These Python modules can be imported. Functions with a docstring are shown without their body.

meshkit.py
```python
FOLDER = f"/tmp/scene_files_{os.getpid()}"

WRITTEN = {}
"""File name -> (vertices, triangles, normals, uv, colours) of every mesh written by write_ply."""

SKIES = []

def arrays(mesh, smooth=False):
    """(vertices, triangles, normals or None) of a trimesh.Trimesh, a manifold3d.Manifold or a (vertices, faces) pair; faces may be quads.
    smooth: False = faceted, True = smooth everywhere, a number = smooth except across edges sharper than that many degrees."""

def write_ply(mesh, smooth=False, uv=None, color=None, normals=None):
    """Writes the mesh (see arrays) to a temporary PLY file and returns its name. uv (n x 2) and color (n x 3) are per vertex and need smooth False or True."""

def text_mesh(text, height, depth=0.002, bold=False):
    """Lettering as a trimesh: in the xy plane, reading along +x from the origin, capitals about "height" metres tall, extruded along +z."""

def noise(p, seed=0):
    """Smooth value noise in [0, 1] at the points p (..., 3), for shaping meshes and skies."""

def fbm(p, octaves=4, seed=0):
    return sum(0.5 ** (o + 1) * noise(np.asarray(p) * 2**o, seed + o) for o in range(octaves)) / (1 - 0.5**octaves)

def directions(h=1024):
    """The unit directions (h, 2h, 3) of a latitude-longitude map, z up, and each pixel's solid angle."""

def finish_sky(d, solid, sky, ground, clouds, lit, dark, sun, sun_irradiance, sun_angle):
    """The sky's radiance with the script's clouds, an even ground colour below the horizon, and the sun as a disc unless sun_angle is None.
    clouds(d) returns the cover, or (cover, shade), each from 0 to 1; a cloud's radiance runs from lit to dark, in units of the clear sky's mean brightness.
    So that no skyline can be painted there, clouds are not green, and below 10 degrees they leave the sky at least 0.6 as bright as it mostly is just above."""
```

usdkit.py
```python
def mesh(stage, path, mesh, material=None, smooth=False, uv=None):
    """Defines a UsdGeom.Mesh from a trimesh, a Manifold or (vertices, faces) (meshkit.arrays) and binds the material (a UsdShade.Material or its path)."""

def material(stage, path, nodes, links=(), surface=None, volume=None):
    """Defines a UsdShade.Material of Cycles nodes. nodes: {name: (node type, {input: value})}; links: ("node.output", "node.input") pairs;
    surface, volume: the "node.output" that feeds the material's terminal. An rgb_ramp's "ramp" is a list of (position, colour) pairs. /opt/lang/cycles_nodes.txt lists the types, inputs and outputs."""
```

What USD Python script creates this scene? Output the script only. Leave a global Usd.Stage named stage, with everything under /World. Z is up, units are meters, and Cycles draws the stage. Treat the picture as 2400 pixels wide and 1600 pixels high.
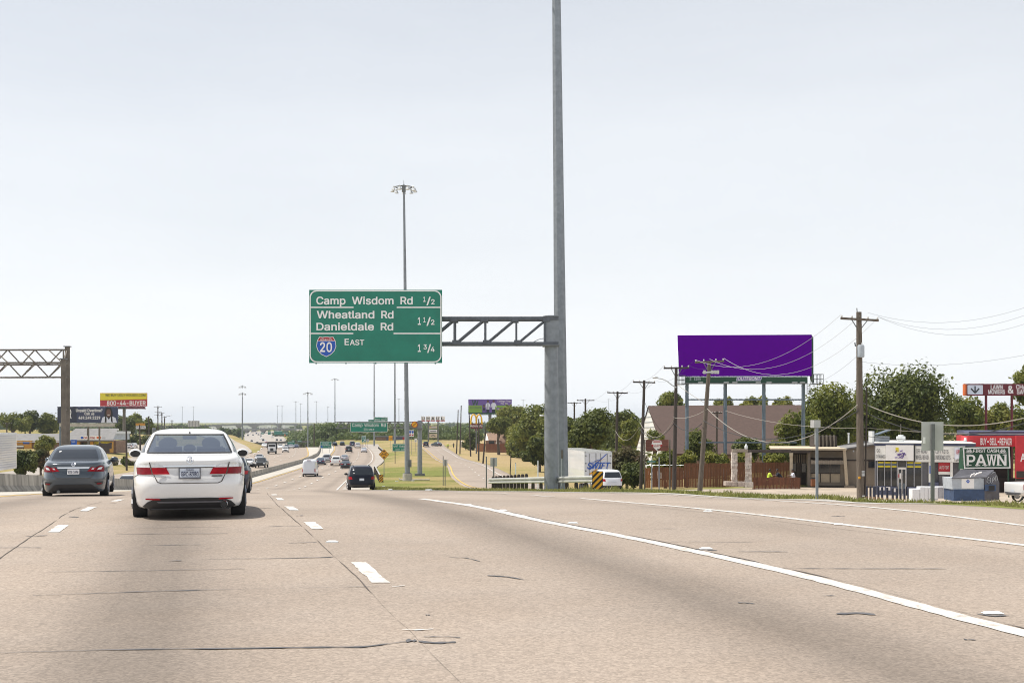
import math, random
import numpy as np, trimesh, shapely, manifold3d as m3, usdkit, meshkit
from scipy.interpolate import PchipInterpolator as PCH
from shapely.geometry import Polygon, Point
from pxr import Usd, UsdGeom, UsdLux, UsdShade, Sdf, Gf, Vt

stage = Usd.Stage.CreateInMemory()
UsdGeom.SetStageUpAxis(stage, UsdGeom.Tokens.z)
UsdGeom.SetStageMetersPerUnit(stage, 1.0)
UsdGeom.Xform.Define(stage, '/World')
PI = math.pi

# ------------------------------------------------------------------ camera, sky, sun, exposure
EYE, FOC, HOR = 1.53, 2700.0, 990.0        # eye height (m); focal length and horizon row in photograph pixels (2400 wide)
cam = UsdGeom.Camera.Define(stage, '/World/camera')
cam.CreateHorizontalApertureAttr(36.0)
cam.CreateVerticalApertureAttr(36.0 * 682 / 1024)
cam.CreateFocalLengthAttr(36.0 * FOC / 2400)
cam.CreateVerticalApertureOffsetAttr(36.0 * (HOR - 800) / 2400)
cam.CreateClippingRangeAttr(Gf.Vec2f(0.1, 20000))
cam.CreateExposureAttr(0.20)
cam.AddTranslateOp().Set(Gf.Vec3d(0, 0, EYE))
cam.AddRotateXOp().Set(90.0)

SUN = np.array([-0.40, 0.06, 0.91]); SUN /= np.linalg.norm(SUN)
SKY_STRENGTH, SUN_STRENGTH = 0.080, 1.25
dome = UsdLux.DomeLight.Define(stage, '/World/sky')
dome.GetPrim().SetCustomDataByKey('kind', 'structure')
skymat = usdkit.material(stage, '/World/Looks/sky_look', {
    'sky': ('sky_texture', {'sky_type': 'single_scattering', 'sun_disc': False, 'sun_elevation': float(math.asin(SUN[2])),
                            'sun_rotation': float(math.atan2(SUN[0], SUN[1])), 'altitude': 150.0, 'air_density': 1.0, 'aerosol_density': 2.2, 'ozone_density': 1.0}),
    'tc': ('texture_coordinate', {}), 'xyz': ('separate_xyz', {}),
    'mp': ('mapping', {'mapping_type': 'point', 'scale': (1.2, 2.2, 6.0), 'rotation': (0.0, 0.25, 0.5)}),
    'n': ('noise_texture', {'scale': 1.6, 'detail': 6.0, 'roughness': 0.55}),
    'el': ('map_range', {'from_min': 0.0, 'from_max': 0.8, 'to_min': 0.92, 'to_max': 0.16, 'clamp': True}),   # summer haze: thick at the horizon, thin overhead
    'mr': ('math', {'math_type': 'multiply_add', 'value2': 0.26, 'value3': -0.13}), 'sum': ('math', {'math_type': 'add', 'use_clamp': True}),
    'mix': ('mix_color', {'b': (11.9, 12.15, 12.4)}),
    'bg': ('background_shader', {'strength': SKY_STRENGTH})},
    [('tc.generated', 'mp.vector'), ('tc.generated', 'xyz.vector'), ('xyz.z', 'el.value'), ('mp.vector', 'n.vector'), ('n.fac', 'mr.value1'), ('mr.value', 'sum.value1'), ('el.result', 'sum.value2'), ('sum.value', 'mix.fac'),
     ('sky.color', 'mix.a'), ('mix.result', 'bg.color')], surface='bg.background')
UsdShade.MaterialBindingAPI.Apply(dome.GetPrim()).Bind(skymat)
sun = UsdLux.DistantLight.Define(stage, '/World/sun')
sun.CreateIntensityAttr(SUN_STRENGTH); sun.CreateNormalizeAttr(True); sun.CreateAngleAttr(0.53); sun.CreateColorAttr(Gf.Vec3f(1.0, 0.955, 0.88))
_q = Gf.Rotation(Gf.Vec3d(0, 0, 1), Gf.Vec3d(*map(float, SUN)))
sun.AddTransformOp().Set(Gf.Matrix4d().SetRotate(_q))

# ------------------------------------------------------------------ materials
LOOKS = {}
def M(key, c, rough=0.6, metal=0.0, var=0.10, scale=2.0, bump=0.0, bscale=None, coat=0.0, spec=0.5, c2=None, detail=4.0, stretch=None):
    if key in LOOKS: return LOOKS[key]
    a = tuple(x * (1 - var) for x in c); b = tuple(min(1.0, x * (1 + var)) for x in (c2 or c))
    nodes = {'g': ('geometry', {}), 'n': ('noise_texture', {'scale': scale, 'detail': detail, 'roughness': 0.6}),
             'r': ('map_range', {'from_min': 0.32, 'from_max': 0.68, 'clamp': True}), 'm': ('mix_color', {'a': a, 'b': b}),
             'p': ('principled_bsdf', {'roughness': rough, 'metallic': metal, 'specular_ior_level': spec, 'coat_weight': coat, 'coat_roughness': 0.04})}
    src = 'g.position'; links = []
    if stretch: nodes['mp'] = ('mapping', {'mapping_type': 'point', 'scale': stretch}); links += [('g.position', 'mp.vector')]; src = 'mp.vector'
    links += [(src, 'n.vector'), ('n.fac', 'r.value'), ('r.result', 'm.fac'), ('m.result', 'p.base_color')]
    if bump:
        nodes['bn'] = ('noise_texture', {'scale': bscale or scale * 6, 'detail': 3.0}); nodes['bp'] = ('bump', {'strength': bump, 'distance': 0.03})
        links += [(src, 'bn.vector'), ('bn.fac', 'bp.height'), ('bp.normal', 'p.normal')]
    LOOKS[key] = usdkit.material(stage, '/World/Looks/' + key, nodes, links, surface='p.BSDF')
    return LOOKS[key]
def leafmat(key, dark, light, hue=(0.30, 0.30, 0.05)):
    LOOKS[key] = usdkit.material(stage, '/World/Looks/' + key, {
        'g': ('geometry', {}), 'n': ('noise_texture', {'scale': 0.55, 'detail': 3.0}), 'r': ('map_range', {'from_min': 0.35, 'from_max': 0.65, 'clamp': True}),
        'm': ('mix_color', {'a': dark, 'b': light}), 'm2': ('mix_color', {'b': hue}), 'pw': ('math', {'math_type': 'power', 'value2': 4.0}),
        'sc': ('math', {'math_type': 'multiply', 'value2': 0.45}),
        'p': ('principled_bsdf', {'roughness': 0.5, 'specular_ior_level': 0.35}), 't': ('translucent_bsdf', {}), 'x': ('mix_closure', {'fac': 0.42})},
        [('g.position', 'n.vector'), ('n.fac', 'r.value'), ('r.result', 'm.fac'), ('m.result', 'm2.a'), ('g.random_per_island', 'pw.value1'), ('pw.value', 'sc.value1'), ('sc.value', 'm2.fac'),
         ('m2.result', 'p.base_color'), ('m2.result', 't.color'), ('p.BSDF', 'x.closure1'), ('t.BSDF', 'x.closure2')], surface='x.closure')
    return LOOKS[key]
leafmat('leaf_mid', (0.089, 0.116, 0.019), (0.224, 0.235, 0.043), (0.338, 0.315, 0.060))
leafmat('leaf_dark', (0.054, 0.076, 0.017), (0.149, 0.168, 0.032), (0.248, 0.237, 0.043))
leafmat('leaf_light', (0.123, 0.145, 0.023), (0.259, 0.252, 0.042), (0.329, 0.284, 0.048))
leafmat('leaf_dry', (0.13, 0.085, 0.045), (0.10, 0.115, 0.035), (0.28, 0.17, 0.10))
leafmat('leaf_far', (0.066, 0.102, 0.031), (0.138, 0.174, 0.054), (0.204, 0.222, 0.072))
leafmat('blade_green', (0.18, 0.20, 0.05), (0.29, 0.28, 0.09), (0.42, 0.36, 0.15))
leafmat('blade', (0.17, 0.18, 0.05), (0.29, 0.27, 0.10), (0.42, 0.34, 0.16))
M('bark', (0.11, 0.085, 0.06), 0.9, var=0.3, scale=6, bump=0.5)
M('steel_galv', (0.22, 0.238, 0.258), 0.5, 0.15, var=0.16, scale=3.0, detail=6)
M('steel_truss', (0.10, 0.11, 0.125), 0.5, 0.25, var=0.2, scale=3.0)
M('steel_dark', (0.155, 0.16, 0.16), 0.5, 0.3, var=0.2, scale=2)
M('steel_blue', (0.125, 0.16, 0.195), 0.5, 0.2, var=0.2, scale=1.5)
M('steel_brown', (0.15, 0.13, 0.105), 0.6, 0.2, var=0.25, scale=2)
M('rail_metal', (0.50, 0.50, 0.47), 0.45, 0.25, var=0.12, scale=1.2)
M('concrete', (0.42, 0.39, 0.34), 0.85, var=0.22, scale=1.5, bump=0.3, bscale=20)
M('concrete_old', (0.30, 0.275, 0.235), 0.9, var=0.45, scale=1.3, bump=0.3, bscale=14, stretch=(1.6, 1.6, 0.18), detail=7)
M('concrete_pale', (0.43, 0.40, 0.35), 0.85, var=0.12, scale=0.4, bump=0.2, bscale=20)
M('flyover_concrete', (0.23, 0.225, 0.22), 0.9, var=0.1, scale=0.1)
M('concrete_far', (0.33, 0.295, 0.255), 0.9, var=0.1, scale=0.1)
M('asphalt', (0.17, 0.165, 0.155), 0.9, var=0.2, scale=0.6, bump=0.3, bscale=40)
M('lot_tan', (0.36, 0.30, 0.235), 0.9, var=0.2, scale=0.25, bump=0.2, bscale=18, detail=8)
M('gravel', (0.40, 0.38, 0.35), 0.95, var=0.4, scale=9, bump=0.8, bscale=16)
LOOKS['paint_white'] = usdkit.material(stage, '/World/Looks/paint_white', {'g': ('geometry', {}), 'n': ('noise_texture', {'scale': 5.0, 'detail': 9.0, 'roughness': 0.78}), 'r': ('rgb_ramp', {'ramp': [(0.0, (0.32, 0.27, 0.22)), (0.41, (0.42, 0.37, 0.32)), (0.50, (0.60, 0.58, 0.54)), (1.0, (0.72, 0.71, 0.68))]}), 'p': ('principled_bsdf', {'roughness': 0.6})},
    [('g.position', 'n.vector'), ('n.fac', 'r.fac'), ('r.color', 'p.base_color')], surface='p.BSDF')
M('paint_yellow', (0.62, 0.40, 0.06), 0.6, var=0.2, scale=3)
M('tar', (0.10, 0.096, 0.098), 0.6, var=0.2, scale=4)
M('joint_dark', (0.085, 0.072, 0.060), 0.9, var=0.3, scale=8)
M('stud_white', (0.66, 0.68, 0.68), 0.4, var=0.15, scale=20)
M('sign_green', (0.008, 0.185, 0.122), 0.45, var=0.10, scale=1.2)
M('sign_green_dark', (0.010, 0.060, 0.028), 0.5, var=0.1)
M('sign_green_far', (0.015, 0.16, 0.11), 0.5, var=0.1)
M('sign_white', (0.82, 0.80, 0.78), 0.5, var=0.03)
M('sign_yellow', (0.72, 0.34, 0.01), 0.5, var=0.05)
M('sign_blue', (0.012, 0.085, 0.42), 0.45, var=0.05)
M('sign_red', (0.36, 0.010, 0.018), 0.45, var=0.05)
M('sign_back', (0.47, 0.465, 0.45), 0.5, 0.3, var=0.10, scale=2.5)
M('black', (0.012, 0.012, 0.013), 0.5, var=0.1)
M('rubber', (0.018, 0.018, 0.019), 0.85, var=0.2, scale=5)
M('plastic_dark', (0.022, 0.022, 0.024), 0.5, var=0.15)
M('chrome', (0.70, 0.71, 0.73), 0.18, 0.9, var=0.03)
M('rim', (0.42, 0.43, 0.45), 0.35, 0.7, var=0.05)
M('lens_red', (0.34, 0.004, 0.012), 0.4, var=0.2, scale=12, spec=0.2)
M('lens_red_dark', (0.19, 0.003, 0.010), 0.4, var=0.2, scale=12, spec=0.2)
M('lens_clear', (0.62, 0.62, 0.62), 0.12, 0.2, var=0.15, scale=20, coat=0.6)
M('glass_dark', (0.020, 0.024, 0.028), 0.06, var=0.1, spec=0.8)
M('glass_tint', (0.055, 0.070, 0.085), 0.08, var=0.1, spec=0.9)
M('plate_white', (0.62, 0.66, 0.72), 0.4, var=0.05)
M('seat', (0.10, 0.095, 0.085), 0.9, var=0.1)
M('purple', (0.105, 0.0, 0.275), 0.7, spec=0.0, var=0.01)
M('violet', (0.135, 0.075, 0.30), 0.5, var=0.04)
M('lime', (0.18, 0.32, 0.045), 0.5, var=0.06)
M('navy_panel', (0.035, 0.045, 0.095), 0.5, var=0.06)
M('navy_panel_dark', (0.018, 0.022, 0.045), 0.5, var=0.06)
M('yellow_print', (0.72, 0.60, 0.03), 0.5, var=0.04)
M('red_print', (0.42, 0.025, 0.035), 0.5, var=0.05)
M('skin', (0.13, 0.065, 0.045), 0.6, var=0.1)
M('hair', (0.012, 0.010, 0.010), 0.6, var=0.1)
M('cloth_white', (0.62, 0.64, 0.72), 0.8, var=0.08)
M('cloth_dark', (0.025, 0.028, 0.04), 0.85, var=0.1)
M('hi_vis', (0.50, 0.68, 0.05), 0.7, var=0.05)
M('pole_wood', (0.135, 0.108, 0.083), 0.9, var=0.30, scale=5, bump=0.5, stretch=(4, 4, 0.35))
M('pole_wood_dark', (0.060, 0.048, 0.040), 0.9, var=0.30, scale=5, bump=0.5, stretch=(4, 4, 0.35))
M('fence_wood', (0.175, 0.068, 0.034), 0.8, var=0.30, scale=1.2, stretch=(7, 7, 0.3))
M('fence_wood_pale_lit', (0.30, 0.115, 0.045), 0.8, var=0.2, scale=1.2, stretch=(7, 7, 0.3))  # paler copy: sunlight painted into the fence ends; also used for bin slats
M('roof_brown', (0.084, 0.053, 0.043), 0.9, var=0.16, scale=2.2, bump=0.4, bscale=5, stretch=(1, 1, 4), detail=8)
M('roof_grey', (0.19, 0.185, 0.18), 0.9, var=0.15, scale=1.0, bump=0.3)
M('roof_house', (0.26, 0.17, 0.12), 0.9, var=0.15, scale=1.0)
M('wall_white', (0.78, 0.77, 0.73), 0.8, var=0.05)
M('wall_tan', (0.30, 0.255, 0.20), 0.9, var=0.10, scale=1.0, bump=0.3, bscale=25)
M('wall_tan_dark', (0.22, 0.185, 0.15), 0.9, var=0.12, scale=1.0, bump=0.3, bscale=25)
M('wall_brick', (0.25, 0.155, 0.115), 0.9, var=0.25, scale=2)
M('wall_orange', (0.55, 0.27, 0.05), 0.8, var=0.1)
M('trim_brown', (0.055, 0.042, 0.035), 0.8, var=0.2)
M('trim_cream', (0.55, 0.46, 0.33), 0.8, var=0.1)
M('shop_blue', (0.075, 0.085, 0.145), 0.7, var=0.15)
M('shop_grey', (0.12, 0.12, 0.135), 0.6, var=0.15)
M('red_wall', (0.52, 0.035, 0.045), 0.75, var=0.10, scale=2)
M('maroon', (0.135, 0.014, 0.022), 0.6, var=0.1)
M('orange', (0.62, 0.14, 0.03), 0.6, var=0.1)
M('stone', (0.55, 0.49, 0.43), 0.9, var=0.28, scale=5, bump=0.6, bscale=14)
M('stone_b', (0.42, 0.35, 0.30), 0.9, var=0.28, scale=5, bump=0.6, bscale=14)
M('dump_blue', (0.035, 0.065, 0.135), 0.6, var=0.25, scale=3)
M('dump_grey', (0.115, 0.11, 0.12), 0.7, var=0.2, scale=3)
M('dump_panel', (0.42, 0.46, 0.50), 0.6, var=0.12, scale=3)
M('appliance', (0.80, 0.80, 0.81), 0.35, var=0.03)
M('appliance_grey', (0.40, 0.40, 0.43), 0.4, var=0.05)
M('lamp_head', (0.55, 0.56, 0.56), 0.4, 0.3, var=0.1)
M('wire', (0.035, 0.035, 0.037), 0.7, var=0.1)
M('wire_pale', (0.34, 0.31, 0.27), 0.7, var=0.1)
M('insulator', (0.55, 0.53, 0.50), 0.3, var=0.1)
M('arch_gold', (0.80, 0.46, 0.01), 0.4, var=0.04)
M('wood_sign', (0.17, 0.058, 0.040), 0.7, var=0.4, scale=1.0, stretch=(0.5, 1, 9))
M('distant_white', (0.62, 0.62, 0.60), 0.8, var=0.06)
def paint(key, c, metal=0.0, rough=0.28, var=0.03): return M('paint_' + key, c, rough, metal, var=var, scale=1.2, coat=0.7 if max(c) > .065 else 0.10, spec=0.5 if max(c) > .065 else 0.18)
paint('pearl', (0.74, 0.735, 0.72)); paint('bluegrey', (0.060, 0.075, 0.090), 0.35, 0.22); paint('ink', (0.012, 0.014, 0.024)); paint('vanwhite', (0.66, 0.68, 0.72))
paint('silver', (0.42, 0.43, 0.44), 0.5); paint('navy', (0.02, 0.035, 0.075)); paint('charcoal', (0.05, 0.055, 0.06), 0.3); paint('bright', (0.76, 0.76, 0.75)); paint('red', (0.38, 0.02, 0.03))

# glass that is looked through (rear screen of the nearest car, panes with something behind them)
def clear_glass(key, tint, gloss_fac=0.10):
    LOOKS[key] = usdkit.material(stage, '/World/Looks/' + key, {
        't': ('transparent_bsdf', {'color': tint}), 'g': ('glossy_bsdf', {'roughness': 0.03, 'color': (0.9, 0.95, 1.0)}), 'f': ('fresnel', {'IOR': 1.33}), 'h': ('math', {'math_type': 'multiply', 'value2': 0.45}),
        'x': ('mix_closure', {})}, [('f.fac', 'h.value1'), ('h.value', 'x.fac'), ('t.BSDF', 'x.closure1'), ('g.BSDF', 'x.closure2')], surface='x.closure')
clear_glass('glass_clear', (0.24, 0.29, 0.30)); clear_glass('glass_shop', (0.35, 0.38, 0.40))

# road concrete: exposed aggregate, oil-darkened lane centres carried by the mesh's "stain"
LOOKS['road'] = usdkit.material(stage, '/World/Looks/road', {
    'g': ('geometry', {}), 'v': ('voronoi_texture', {'scale': 55.0, 'randomness': 1.0}), 'vr': ('map_range', {'from_min': 0.0, 'from_max': 1.0, 'to_min': 0.80, 'to_max': 1.22}),
    'sp': ('separate_color', {}), 'n1': ('noise_texture', {'scale': 14.0, 'detail': 6.0, 'roughness': 0.75}), 'n1r': ('map_range', {'from_min': 0.3, 'from_max': 0.7, 'to_min': 0.90, 'to_max': 1.10}),
    'n2': ('noise_texture', {'scale': 0.22, 'detail': 5.0, 'roughness': 0.6}), 'n2r': ('map_range', {'from_min': 0.3, 'from_max': 0.7, 'to_min': 0.86, 'to_max': 1.12}),
    'st': ('attribute', {'attribute': 'stain'}), 'str': ('math', {'math_type': 'multiply_add', 'value2': -0.42, 'value3': 1.0}),
    'k1': ('math', {'math_type': 'multiply'}), 'k2': ('math', {'math_type': 'multiply'}), 'k3': ('math', {'math_type': 'multiply'}),
    'base': ('mix_color', {'a': (0.308, 0.247, 0.195), 'b': (0.288, 0.243, 0.204)}), 'n3': ('noise_texture', {'scale': 0.9, 'detail': 3.0}),
    'hs': ('hsv', {'saturation': 1.0, 'hue': 0.5}),
    'bp': ('bump', {'strength': 0.25, 'distance': 0.01}),
    'p': ('principled_bsdf', {'roughness': 0.82, 'specular_ior_level': 0.3})},
    [('g.position', 'v.vector'), ('v.color', 'sp.color'), ('sp.r', 'vr.value'), ('g.position', 'n1.vector'), ('n1.fac', 'n1r.value'), ('g.position', 'n2.vector'), ('n2.fac', 'n2r.value'),
     ('st.fac', 'str.value1'), ('vr.result', 'k1.value1'), ('n1r.result', 'k1.value2'), ('k1.value', 'k2.value1'), ('n2r.result', 'k2.value2'), ('k2.value', 'k3.value1'), ('str.value', 'k3.value2'),
     ('g.position', 'n3.vector'), ('n3.fac', 'base.fac'), ('base.result', 'hs.color'), ('k3.value', 'hs.value'), ('hs.color', 'p.base_color'), ('n1.fac', 'bp.height'), ('bp.normal', 'p.normal')], surface='p.BSDF')
# grassland: green and sun-dried patches
LOOKS['grass'] = usdkit.material(stage, '/World/Looks/grass', {
    'g': ('geometry', {}), 'n': ('noise_texture', {'scale': 0.055, 'detail': 6.0, 'roughness': 0.62}), 'r': ('rgb_ramp', {'ramp': [(0.0, (0.13, 0.165, 0.035)), (0.40, (0.165, 0.175, 0.045)), (0.52, (0.27, 0.22, 0.09)), (0.66, (0.33, 0.25, 0.125)), (1.0, (0.36, 0.27, 0.15))]}),
    'n2': ('noise_texture', {'scale': 2.5, 'detail': 6.0, 'roughness': 0.75}), 'm2': ('map_range', {'from_min': 0.25, 'from_max': 0.75, 'to_min': 0.62, 'to_max': 1.38}), 'hs': ('hsv', {}),
    'st': ('attribute', {'attribute': 'dry'}), 'ad': ('math', {'math_type': 'add'}),
    'bp': ('bump', {'strength': 0.9, 'distance': 0.12}), 'p': ('principled_bsdf', {'roughness': 0.95, 'specular_ior_level': 0.15})},
    [('g.position', 'n.vector'), ('n.fac', 'ad.value1'), ('st.fac', 'ad.value2'), ('ad.value', 'r.fac'), ('g.position', 'n2.vector'), ('n2.fac', 'm2.value'), ('r.color', 'hs.color'), ('m2.result', 'hs.value'), ('hs.color', 'p.base_color'), ('n2.fac', 'bp.height'), ('bp.normal', 'p.normal')], surface='p.BSDF')

# ------------------------------------------------------------------ scene helpers
USED = {}
def numbered(parent, name):
    k = (parent, name); n = USED.get(k, -1) + 1; USED[k] = n
    return f'{parent}/{name}' if n == 0 else f'{parent}/{name}_{n:03d}'
def meta(prim, label=None, cat=None, group=None, kind=None):
    for k, v in (('label', label), ('category', cat), ('group', group), ('kind', kind)):
        if v: prim.SetCustomDataByKey(k, v)
    return prim
def thing(name, label=None, cat=None, loc=(0, 0, 0), rz=0.0, group=None, kind=None):
    x = UsdGeom.Xform.Define(stage, numbered('/World', name))
    x.AddTranslateOp().Set(Gf.Vec3d(*map(float, loc)))
    x.AddRotateZOp().Set(math.degrees(rz))
    return meta(x.GetPrim(), label, cat, group, kind)
def copy_of(src, label, loc, rz=0.0, group=None, cat=None):
    c = thing(src.GetName().rstrip('0123456789').rstrip('_'), label, cat or src.GetCustomDataByKey('category'), loc, rz, group)
    c.GetReferences().AddInternalReference(src.GetPath()); c.SetInstanceable(True)
    return c
class MB:
    def __init__(self): self.v = []; self.f = []; self.n = 0
    def add(self, v, f):
        v = np.asarray(v, float); f = np.asarray(f, int)
        if f.shape[1] == 4: f = np.vstack([f[:, [0, 1, 2]], f[:, [0, 2, 3]]])
        self.v.append(v); self.f.append(f + self.n); self.n += len(v); return self
    def tm(self, m): return self.add(m.vertices, m.faces)
    def box(self, c, s, rz=0.0, ry=0.0, rx=0.0):
        c = np.asarray(c, float); s = np.asarray(s, float) / 2
        v = np.array([[x, y, z] for x in (-1, 1) for y in (-1, 1) for z in (-1, 1)], float) * s
        for ang, (i, j) in ((rx, (1, 2)), (ry, (2, 0)), (rz, (0, 1))):
            if ang:
                a, b = v[:, i].copy(), v[:, j].copy(); v[:, i] = a * math.cos(ang) - b * math.sin(ang); v[:, j] = a * math.sin(ang) + b * math.cos(ang)
        return self.add(v + c, [[0, 1, 3, 2], [4, 6, 7, 5], [0, 4, 5, 1], [2, 3, 7, 6], [0, 2, 6, 4], [1, 5, 7, 3]])
    def b2(self, lo, hi):
        lo = np.asarray(lo, float); hi = np.asarray(hi, float); return self.box((lo + hi) / 2, hi - lo)
    def frame(self, p, q):
        d = q - p; L = np.linalg.norm(d); d = d / L
        up = np.array([0, 0, 1.0]) if abs(d[2]) < 0.95 else np.array([0, 1.0, 0])
        s = np.cross(d, up); s /= np.linalg.norm(s); return d, s, np.cross(s, d)
    def beam(self, p, q, w, h=None):
        p = np.asarray(p, float); q = np.asarray(q, float); h = h or w; d, s, u = self.frame(p, q)
        c = [(-1, -1), (1, -1), (1, 1), (-1, 1)]
        v = [e + s * a * w / 2 + u * b * h / 2 for e in (p, q) for a, b in c]
        return self.add(v, [[0, 3, 2, 1], [4, 5, 6, 7], [0, 1, 5, 4], [1, 2, 6, 5], [2, 3, 7, 6], [3, 0, 4, 7]])
    def tube(self, pts, r, n=8, cap=True):
        pts = np.asarray(pts, float); r = np.broadcast_to(np.asarray(r, float), (len(pts),)); V = []
        for i, p in enumerate(pts):
            d, s, u = self.frame(pts[max(0, i - 1)], pts[min(len(pts) - 1, i + 1)])
            a = np.arange(n) * 2 * PI / n + PI / n; V.append(p + r[i] * (np.cos(a)[:, None] * s + np.sin(a)[:, None] * u))
        V = np.vstack(V); F = []
        for i in range(len(pts) - 1):
            for k in range(n): F.append([i * n + k, i * n + (k + 1) % n, (i + 1) * n + (k + 1) % n, (i + 1) * n + k])
        self.add(V, F)
        if cap:
            for i0 in (0, (len(pts) - 1) * n): self.add(V[i0:i0 + n], [[0, k, k + 1] for k in range(1, n - 1)])
        return self
    def cyl(self, c, r, h, n=12, r2=None): c = np.asarray(c, float); return self.tube([c, c + [0, 0, h]], [r, r if r2 is None else r2], n)
    def quad(self, a, b, c, d): return self.add([a, b, c, d], [[0, 1, 2, 3]])
    def prism(self, poly, y0, y1):           # polygon in (x, z), pushed from y0 to y1
        if not isinstance(poly, Polygon) and not hasattr(poly, 'geoms'): poly = Polygon(poly)
        for g in getattr(poly, 'geoms', [poly]):
            m = trimesh.creation.extrude_polygon(g, abs(y1 - y0), engine='earcut'); v = m.vertices
            self.add(np.stack([v[:, 0], max(y0, y1) - v[:, 2], v[:, 1]], 1), m.faces)
        return self
    def text(self, s, x0, x1, z, h, y=0.0, bold=True, depth=0.012, slant=0.0):
        """words between x0 and x1 on the plane y, capitals h tall, standing on z, facing -y"""
        m = meshkit.text_mesh(s, h, depth, bold); v = m.vertices.copy(); a, b = v[:, 0].min(), v[:, 0].max()
        v[:, 0] = x0 + (v[:, 0] - a) / (b - a) * (x1 - x0) + slant * v[:, 1]
        return self.add(np.stack([v[:, 0], y - v[:, 2], z + v[:, 1]], 1), m.faces)
    def mesh(self): return np.vstack(self.v), np.vstack(self.f)
    def xform(self, loc=(0, 0, 0), rz=0.0):
        c, s = math.cos(rz), math.sin(rz)
        self.v = [np.stack([v[:, 0] * c - v[:, 1] * s, v[:, 0] * s + v[:, 1] * c, v[:, 2]], 1) + np.asarray(loc, float) for v in self.v]; return self
    def build(self, name, mat, parent=None, smooth=False, label=None, cat=None, group=None, kind=None):
        path = numbered(str(parent.GetPath()) if parent else '/World', name)
        p = usdkit.mesh(stage, path, self.mesh(), LOOKS[mat] if isinstance(mat, str) else mat, smooth=smooth).GetPrim()
        return meta(p, label, cat, group, kind)

def px(x, y, Y): return np.array([(x - 1200) * Y / FOC, Y, EYE - (y - HOR) * Y / FOC])
def sc(Y): return Y / FOC

# ------------------------------------------------------------------ terrain: a low crest, a dip with the motorway, a second crest, a wide plain
_P = PCH(*zip(*[(-60, 0.3), (0, 0), (12, 0), (19, -0.02), (26, -0.24), (31.7, -0.5), (40, -0.93), (50, -1.5), (64, -2.28), (75, -2.87), (95, -4.05), (120, -5.4), (139, -6.1), (155, -6.4), (175, -6.72), (225, -6.95),
                (280, -7.2), (347, -7.4), (400, -7.5), (425, -7.7), (470, -9.8), (520, -12.8), (600, -14), (800, -14), (1000, -13.2), (1400, -12.6), (1800, -11.5), (2500, -7), (4000, -2), (9000, 0)]))
_PR = PCH(*zip(*[(-60, 0.3), (0, 0), (12, 0), (19, -0.02), (26, -0.24), (31.7, -0.58), (40, -1.17), (50, -1.88), (60, -2.57), (66, -2.98), (75, -3.52), (84, -4.0), (90, -4.18), (105, -4.35), (120, -4.8), (150, -5.2), (250, -6.0), (400, -6.6),
                 (600, -9), (1000, -10), (1800, -9), (2500, -6), (4000, -2), (9000, 0)]))
def smooth01(x, a, b): t = np.clip((x - a) / (b - a), 0, 1); return t * t * (3 - 2 * t)
L2c = PCH(*zip(*[(-60, 16.5), (-20, 6.9), (0, 1.72), (6.7, -.10), (11.7, -1.44), (17.05, -2.92), (20.9, -3.97), (28, -5.65), (38, -7.87), (75, -15.2), (110, -20.8), (139, -24.7), (155, -26.4), (173, -28.3), (210, -31), (240, -33.3), (283, -37.9), (343, -45.7), (400, -54), (430, -59), (520, -78), (700, -118)]))
Bc = lambda Y: L2c(Y) - np.interp(Y, [-60, 60, 165, 300, 400], [12.6, 12.6, 10.5, 10.6, 12.5])
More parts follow.
